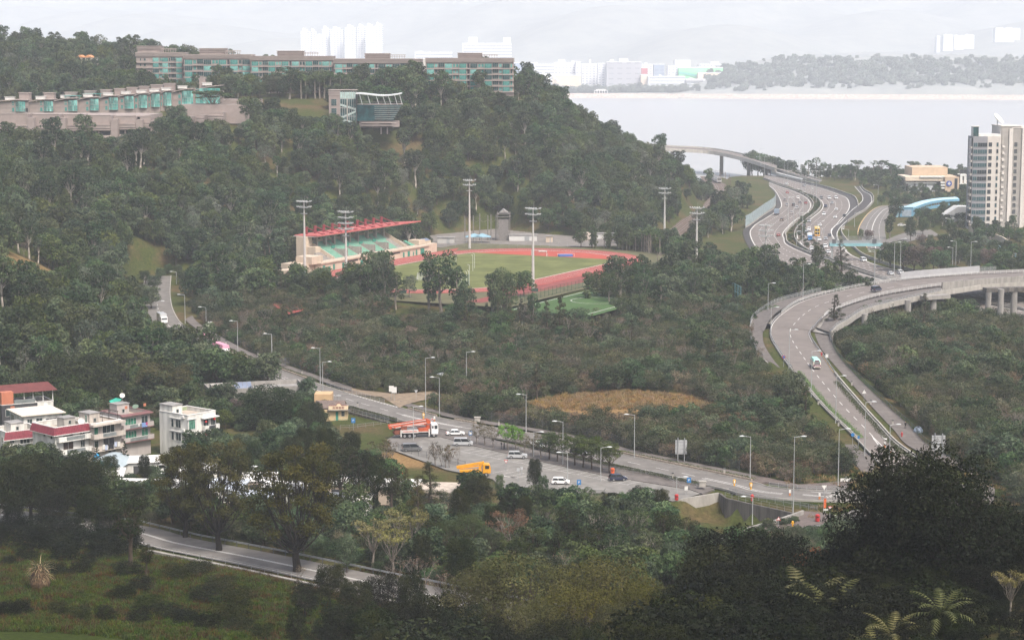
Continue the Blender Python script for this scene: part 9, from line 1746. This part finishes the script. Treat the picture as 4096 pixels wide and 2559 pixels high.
for i,(kx,ky,Y,key,wd)in enumerate([(1040,590,668,'lace',1),(1015,612,672,'lace2',1),(1080,628,664,'lace2',.9),(1190,628,660,'round',.6),(1165,640,664,'lace2',.9),(905,600,690,'lace',.9),(870,618,690,'lace',1),(845,630,690,'round',.8),(935,640,682,'lace2',1.1),(800,640,700,'lace2',.9),(780,655,700,'round',.7),(740,640,716,'lace',.8),(710,660,712,'round',.7),(660,650,722,'lace',.9),(640,668,716,'round',.7),(600,672,722,'round',.75),(560,640,732,'round',.9),(520,652,728,'round',.9),(480,645,726,'round',1),(445,640,722,'round',1),(690,690,690,'round',.7),(620,700,690,'round',.6),(830,668,676,'round',.8),(1465,605,696,'lace2',1),(1440,640,690,'lace',.8),(1520,640,690,'lace',.9),(1560,660,684,'lace2',1),(1600,690,676,'round',.6),(1510,690,668,'round',.7),(1470,700,664,'lace',.8),(1100,668,650,'round',.6),(1260,690,646,'lace2',.7),(1640,650,700,'lace',.8),(1680,690,680,'round',.7)]):
 ppx(kx,ky,Y,key,'%s %s'%({'lace':'slender open-crowned tree with visible stems','lace2':'narrow ragged tree','round':'dense round-headed tree'}[key],'standing %s'%('before the grandstand end of the track' if kx<980 else 'against the green infield of the running track' if kx<1300 else 'right of the green pitch below the running track')),wd,group='trees along the near side of the sports ground')
for i,(kx,ky,Y)in enumerate([(1255,690,646),(1232,700,648),(1180,705,642),(1205,712,640),(1292,705,640),(1325,690,640),(1150,712,644),(1225,716,634),(1100,714,640)]):
 z=HIT(T('k',kx,ky+62));p=AT(T('k',kx,ky),Y);zz=TZ(p[0],Y)
 single('spire',p[0],Y,zz,max(.5,(p[2]-zz)/8),'small feathery pointed tree in front of the green pitch',group='feathery trees before the green pitch')
A_,B_=[np.array([tuple(p)for p in rsm(q,1.5)])for q in(shift(HL.R[6:66],1.6),shift(HR.L[6:66],-1.8))];k=np.linspace(0,1,700);pa=A_[(k*(len(A_)-1)).astype(int)];pb=B_[(k*(len(B_)-1)).astype(int)]
t_=np.random.default_rng(3).random((700,1));sct('median_shrubs','green shrubs and grass on the central strip of the motorway','shrubs',pa*t_+pb*(1-t_)-[0,0,.3],['bush','brush'],[5,2],.22,.5,88)
random.seed(77)
ppx(432,1046,366,'camphor2','spreading camphor tree forking low beside the near road, left of the three',.85)
ppx(512,1034,356,'camphor','largest low-forked spreading tree on the near road verge, between its two fellows',.82)
ppx(697,1042,341,'camphor','wide low-forked tree on the near road verge, right of the three',.95,rz=2.1)
for kx,ky in((1330,985),(1250,950),(1385,925),(1450,895),(1535,900),(1575,950),(1300,1080),(1210,1060)):ppx(kx,ky,775-(ky-895)*.45,'round','rounded tree crowding the top of the left road',1.1,tile=10,group='trees crowding the left road')
LEFTM='dense olive-black tree in the mass left of the near road'
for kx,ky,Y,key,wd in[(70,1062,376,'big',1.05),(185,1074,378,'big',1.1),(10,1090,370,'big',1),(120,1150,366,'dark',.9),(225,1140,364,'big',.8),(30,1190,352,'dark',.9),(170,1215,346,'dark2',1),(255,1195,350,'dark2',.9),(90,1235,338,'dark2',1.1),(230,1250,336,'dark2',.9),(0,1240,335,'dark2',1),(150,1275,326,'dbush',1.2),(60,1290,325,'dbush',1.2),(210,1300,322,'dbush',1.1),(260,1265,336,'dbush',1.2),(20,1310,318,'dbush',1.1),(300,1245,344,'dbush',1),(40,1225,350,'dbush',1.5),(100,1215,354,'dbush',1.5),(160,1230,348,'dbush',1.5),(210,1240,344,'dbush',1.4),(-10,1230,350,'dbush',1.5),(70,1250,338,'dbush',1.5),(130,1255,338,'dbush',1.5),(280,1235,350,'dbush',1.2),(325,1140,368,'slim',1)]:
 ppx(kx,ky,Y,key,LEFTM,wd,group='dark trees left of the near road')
ppx(300,1172,312,'slim','thin ivy-clad tree with pale crossing stems on the grass slope',1.3)
ppx(345,1285,298,'slim','leaning bare-stemmed tree on the grass slope beside the ivy-clad one',1.2)
SL='low tangled bush on the grassy slope in the lower left'
for kx,ky,Y,key,wd in[(470,1345,304,'fbush',1.3),(420,1362,296,'fbush',1.2),(520,1372,288,'fbush',1.3),(560,1392,282,'fbush',1.1),(480,1395,280,'dbush',1.1),(550,1425,268,'fbush',1),(300,1330,300,'dbush',1.1),(330,1385,284,'dbush',1.1),(290,1420,272,'dbush',1),(350,1440,264,'fbush',1.1),(50,1465,250,'dbush',.8),(140,1470,250,'fbush',.7),(20,1490,244,'dbush',.9),(190,1485,246,'fbush',.8),(250,1480,248,'dbush',.7),(330,1488,246,'dbush',1),(400,1458,256,'dbush',1.2),(440,1480,248,'dbush',1.1),(490,1492,244,'dbush',1.1),(560,1484,246,'fbush',1),(130,1350,300,'dbush',1),(190,1340,304,'dbush',1),(620,1500,240,'fbush',.8)]:
 ppx(kx,ky-8,Y,key,SL,wd*1.25,'bush','bush','bushes on the grass slope',minh=2.3)
MID='tree in the belt beyond the near road, in front of the car park'
KN={'slim':'slender dark','slimp':'pale-stemmed','big':'broad dark','feather':'feathery drooping','round':'round green','pine':'long-needled','rust':'half-bare rust-leaved','yell':'flat-topped yellow-leaved','gold':'yellow-green cushion-crowned','dark':'near-black dense','dark2':'near-black dense','camphor2':'low-forked','dbush':'near-black bushy','fbush':'bushy'}
for kx,ky,Y,key,wd in[(762,1052,392,'slim',1.1),(800,1036,398,'slim',1.1),(842,1056,402,'slim',1.2),(880,1066,404,'big',.6),(720,1050,408,'slim',1.2),(925,1098,398,'slim',1.2),(1010,1088,388,'feather',1.1),(960,1104,404,'feather',.8),(985,1120,380,'feather',.9),(1130,1120,402,'big',.9),(1090,1150,390,'big',.7),(1180,1118,418,'round',.5),(1264,1080,420,'big',.5),(1285,1120,408,'round',.45),(1200,1160,392,'big',.7),(1240,1170,388,'big',.7),(1390,1150,398,'slimp',1.3),(1330,1168,392,'big',.7),(1440,1160,392,'slim',1.4),(1510,1146,396,'big',.85),(1560,1152,392,'big',.8),(1480,1160,392,'round',.7),(1290,1188,372,'slimp',1.2),(1345,1196,366,'slim',1.4),(1415,1192,364,'slimp',1.3),(1460,1200,362,'slimp',1.2),(1505,1195,362,'slimp',1.3),(1570,1205,356,'slim',1.4),(1620,1222,350,'slim',1.4),(1210,1200,356,'rust',1.3),(1165,1190,372,'big',.7),(1105,1208,352,'pine',1.1),(1060,1225,352,'pine',1.1),(1160,1250,344,'pine',1.),(1020,1215,356,'slim',1.3),(880,1228,344,'yell',1.1),(960,1205,348,'yell',1.2),(930,1250,338,'yell',1.1),(820,1260,340,'round',.6),(1090,1262,326,'big',.7),(1000,1258,338,'big',.6),(1330,1250,340,'slim',1.5),(1390,1245,340,'slim',1.5),(1250,1240,345,'slim',1.5),(1450,1255,338,'slimp',1.4),(1540,1250,340,'slimp',1.4),(1640,1262,330,'slim',1.3),(1225,1275,330,'slim',1.3),(1700,1262,326,'round',.6),(1300,1320,312,'slim',1.6),(1350,1330,306,'slim',1.5),(1400,1320,306,'slim',1.5)]:
 ppx(kx,ky,Y,key,KN[key]+' '+MID,wd,group='belt of trees before the car park')
FR='tree growing in the dark ravine below the near road'
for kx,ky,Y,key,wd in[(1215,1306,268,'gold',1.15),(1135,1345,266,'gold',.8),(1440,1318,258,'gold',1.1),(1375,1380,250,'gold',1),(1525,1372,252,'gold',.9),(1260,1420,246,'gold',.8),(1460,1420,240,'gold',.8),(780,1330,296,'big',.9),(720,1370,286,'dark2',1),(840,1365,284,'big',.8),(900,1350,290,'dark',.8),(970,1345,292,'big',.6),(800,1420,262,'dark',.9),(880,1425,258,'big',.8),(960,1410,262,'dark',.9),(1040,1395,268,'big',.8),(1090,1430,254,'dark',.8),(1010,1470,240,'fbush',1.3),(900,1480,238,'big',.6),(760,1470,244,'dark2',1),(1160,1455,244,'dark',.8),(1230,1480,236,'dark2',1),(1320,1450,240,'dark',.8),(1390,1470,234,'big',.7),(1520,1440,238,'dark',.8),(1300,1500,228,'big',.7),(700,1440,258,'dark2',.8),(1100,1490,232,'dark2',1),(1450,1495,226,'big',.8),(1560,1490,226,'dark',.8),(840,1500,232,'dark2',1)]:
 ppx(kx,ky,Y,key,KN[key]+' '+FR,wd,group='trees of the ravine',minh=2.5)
for kx,ky,Y in[(1000,1300,318),(1070,1330,300),(930,1300,318),(1180,1400,270),(1330,1290,330),(700,1330,300)]:
 p=AT(T('k',kx,ky),Y);z=TZ(p[0],Y);o=ob('bare_tree',random.choice(PR['bare']),None,(p[0],Y,z),random.uniform(0,6));o.scale=(max(.7,(p[2]-z)/6.5),)*3
 tag(o,'leafless tree with twisting pale branches beside the near road','tree','leafless trees by the near road')
ppx(2165,1046,212,'dark','tall black silhouetted tree hiding the road junction',.88,rz=1.)
ppx(2092,1104,216,'dark2','black tree hugging the left side of the tall silhouetted tree',.95)
ppx(2245,1072,210,'dark','black tree hugging the right side of the tall silhouetted tree',.95)
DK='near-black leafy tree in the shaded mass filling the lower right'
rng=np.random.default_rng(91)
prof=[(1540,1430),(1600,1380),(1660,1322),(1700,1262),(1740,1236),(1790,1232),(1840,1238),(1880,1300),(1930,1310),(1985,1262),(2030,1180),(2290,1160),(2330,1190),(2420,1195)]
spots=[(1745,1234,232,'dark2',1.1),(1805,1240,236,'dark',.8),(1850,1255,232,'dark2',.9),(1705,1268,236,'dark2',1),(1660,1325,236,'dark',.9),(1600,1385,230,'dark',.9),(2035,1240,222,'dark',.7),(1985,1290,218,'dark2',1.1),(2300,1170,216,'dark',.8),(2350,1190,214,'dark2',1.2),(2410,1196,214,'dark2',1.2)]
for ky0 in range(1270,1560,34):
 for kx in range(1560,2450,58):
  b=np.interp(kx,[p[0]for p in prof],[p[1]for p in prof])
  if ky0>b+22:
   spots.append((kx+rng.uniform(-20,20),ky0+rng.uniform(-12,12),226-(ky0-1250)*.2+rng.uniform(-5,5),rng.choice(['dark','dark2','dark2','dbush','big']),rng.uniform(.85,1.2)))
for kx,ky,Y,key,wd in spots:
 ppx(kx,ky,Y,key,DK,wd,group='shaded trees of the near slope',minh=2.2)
for kx,ky,Y,key,lb in[(1930,1292,225,'rust','orange-leaved bush at the edge of the near-black trees'),(2290,1420,192,'fbush','ragged yellow-brown bush among the near-black trees'),(2210,1370,200,'fbush','olive bush lit among the near-black trees below the silhouetted tree'),(2390,1350,200,'yell','yellow-leaved tree at the right edge of the picture')]:
 ppx(kx,ky,Y,key,lb,1.1,'bush','bush',minh=2)
for kx,ky,Y,lb in[(1905,1356,205,'young palm with pale arching fronds in the dark trees'),(2225,1395,188,'large yellow-green palm arching in the lower right corner'),(2110,1450,182,'palm with one upright frond left of the large corner palm'),(1960,1385,196,'low drooping palm between dark trees'),(2060,1496,176,'palm cut by the bottom edge of the picture')]:
 p=AT(T('k',kx,ky),Y);z=TZ(p[0],Y);h=max(4.5,p[2]-z)
 ppr('bigpalm',p[0],Y,z,h,1.1,None,'palm_tree',lb,'palm',None)
h=HIT(T('k',95,1388));t=thing('screw_pine','big tufted screw pine with a withered brown skirt on the grass slope','plant',h);gb=MB();bb=MB()
for i in range(230):
 az=random.uniform(0,6.28);r0=random.uniform(0,1.3);b=Vector((math.cos(az)*r0,math.sin(az)*r0,random.uniform(1.4,3.4)));up=random.random()<.55
 d=Vector((math.cos(az),math.sin(az),0));L=random.uniform(1.3,2.2);w=Vector((-d.y,d.x,0))*.07
 el=random.uniform(.7,1.4)if up else random.uniform(-.2,.35);pts=[b]
 for k in range(4):
  a=el-(1.4 if up else 1.5)*(k/4);pts.append(pts[-1]+(d*math.cos(a)+Vector((0,0,math.sin(a))))*L/4)
 m=gb if up and random.random()<.8 else bb
 for k in range(4):f0,f1=1-k/4.2,1-(k+1)/4.2;m.quad(pts[k]-w*f0,pts[k]+w*f0,pts[k+1]+w*f1,pts[k+1]-w*f1)
core=MB().lathe([(1.25,-.3),(1.5,.8),(1.2,2.),(.5,3.),(.05,3.3)],n=9)
core.build('trunk',M('screw_pine_core',(.1,.06,.03),var=.5,scale=3),t)
def fol(m,nm,mt):
 me=m.mesh(nm,mt);a=me.attributes.new('rnd','FLOAT','FACE');a.data.foreach_set('value',RNG.random(len(me.polygons)).astype(np.float32));ob(nm,me,t)
fol(gb,'green_leaves',LM['palm']);fol(bb,'withered_leaves',LM['dry'])
def tuft(name,n,hh,sp,mat,seed):
 rg=np.random.default_rng(seed);m=MB()
 for i in range(n):
  b=Vector((rg.normal()*sp,rg.normal()*sp,-.05));a=rg.uniform(0,6.28);d=Vector((math.cos(a),math.sin(a),0));s=Vector((-d.y,d.x,0))*.022*(1+hh);H=hh*rg.uniform(.5,1.2)
  mid=b+Vector((0,0,H*.65))+d*H*.16;tip=b+Vector((0,0,H))+d*H*.55
  m.add([b-s,b+s,mid+s*.7,mid-s*.7,tip],[(0,1,2,3),(3,2,4)])
 me=m.mesh(name,mat);q=me.attributes.new('rnd','FLOAT','FACE');q.data.foreach_set('value',rg.random(len(me.polygons)).astype(np.float32));return me
GR=lfm('leaf_grass',[(.014,.026,.001),(.036,.06,.003),(.075,.098,.01)],objvar=.3,huevar=.035)
PR['grass']=[tuft('grass',40,.5,.35,GR,i)for i in range(3)]
PR['straw']=[tuft('grass',46,.85,.4,LM['dry'],9+i)for i in range(3)]
PR['redgrass']=[tuft('grass',40,.6,.35,lfm('leaf_redgrass',[(.025,.012,.004),(.06,.028,.008),(.1,.055,.018)],objvar=.3),19+i)for i in range(2)]
def grass_zone(name,label,x0,x1,y0,y1,st,test,keys,wts,smin,smax,seed):
 x,y=jitter(x0,x1,y0,y1,st,seed);ok=ogr(x,y,-1.)&test(x,y);x,y=x[ok],y[ok];z=TZV(x,y);k=seen(x,y,z,2)
 sct(name,label,'grass',np.c_[x[k],y[k],z[k]],keys,wts,smin,smax,seed)
spur=lambda x,y:(x<np.interp(y,[235,260,300,341],[-24,-27,-34,-43])+8)
grass_zone('slope_grass','mown-looking green and olive grass on the slope in the lower left',-90,5,222,352,.85,lambda x,y:spur(x,y),['grass','redgrass'],[5,1.2],.6,1.3,71)
grass_zone('bank_grass','reddish brown grass on the bank below the near road',-50,0,255,345,1.1,lambda x,y:~spur(x,y)|(y>322),['redgrass','grass'],[4,1],.7,1.4,72)
grass_zone('dry_grass','dry straw-coloured grass in the clearing of the scrub',5,75,520,590,1.15,lambda x,y:((x-CLEAR[0])/27)**2+((y-CLEAR[1])/24)**2<1,['straw','grass'],[6,1],.7,1.3,73)
grass_zone('knoll_grass','dry tan grass on the knoll by the concrete underpass walls',10,45,300,345,1.,lambda x,y:((x-28)/14)**2+((y-324)/12)**2<1,['straw','grass'],[4,1],.7,1.2,74)
grass_zone('verge_grass','green weeds on the rough verge around the road junction',60,150,340,460,1.3,lambda x,y:(x>45),['grass','straw'],[4,1],.7,1.3,75)
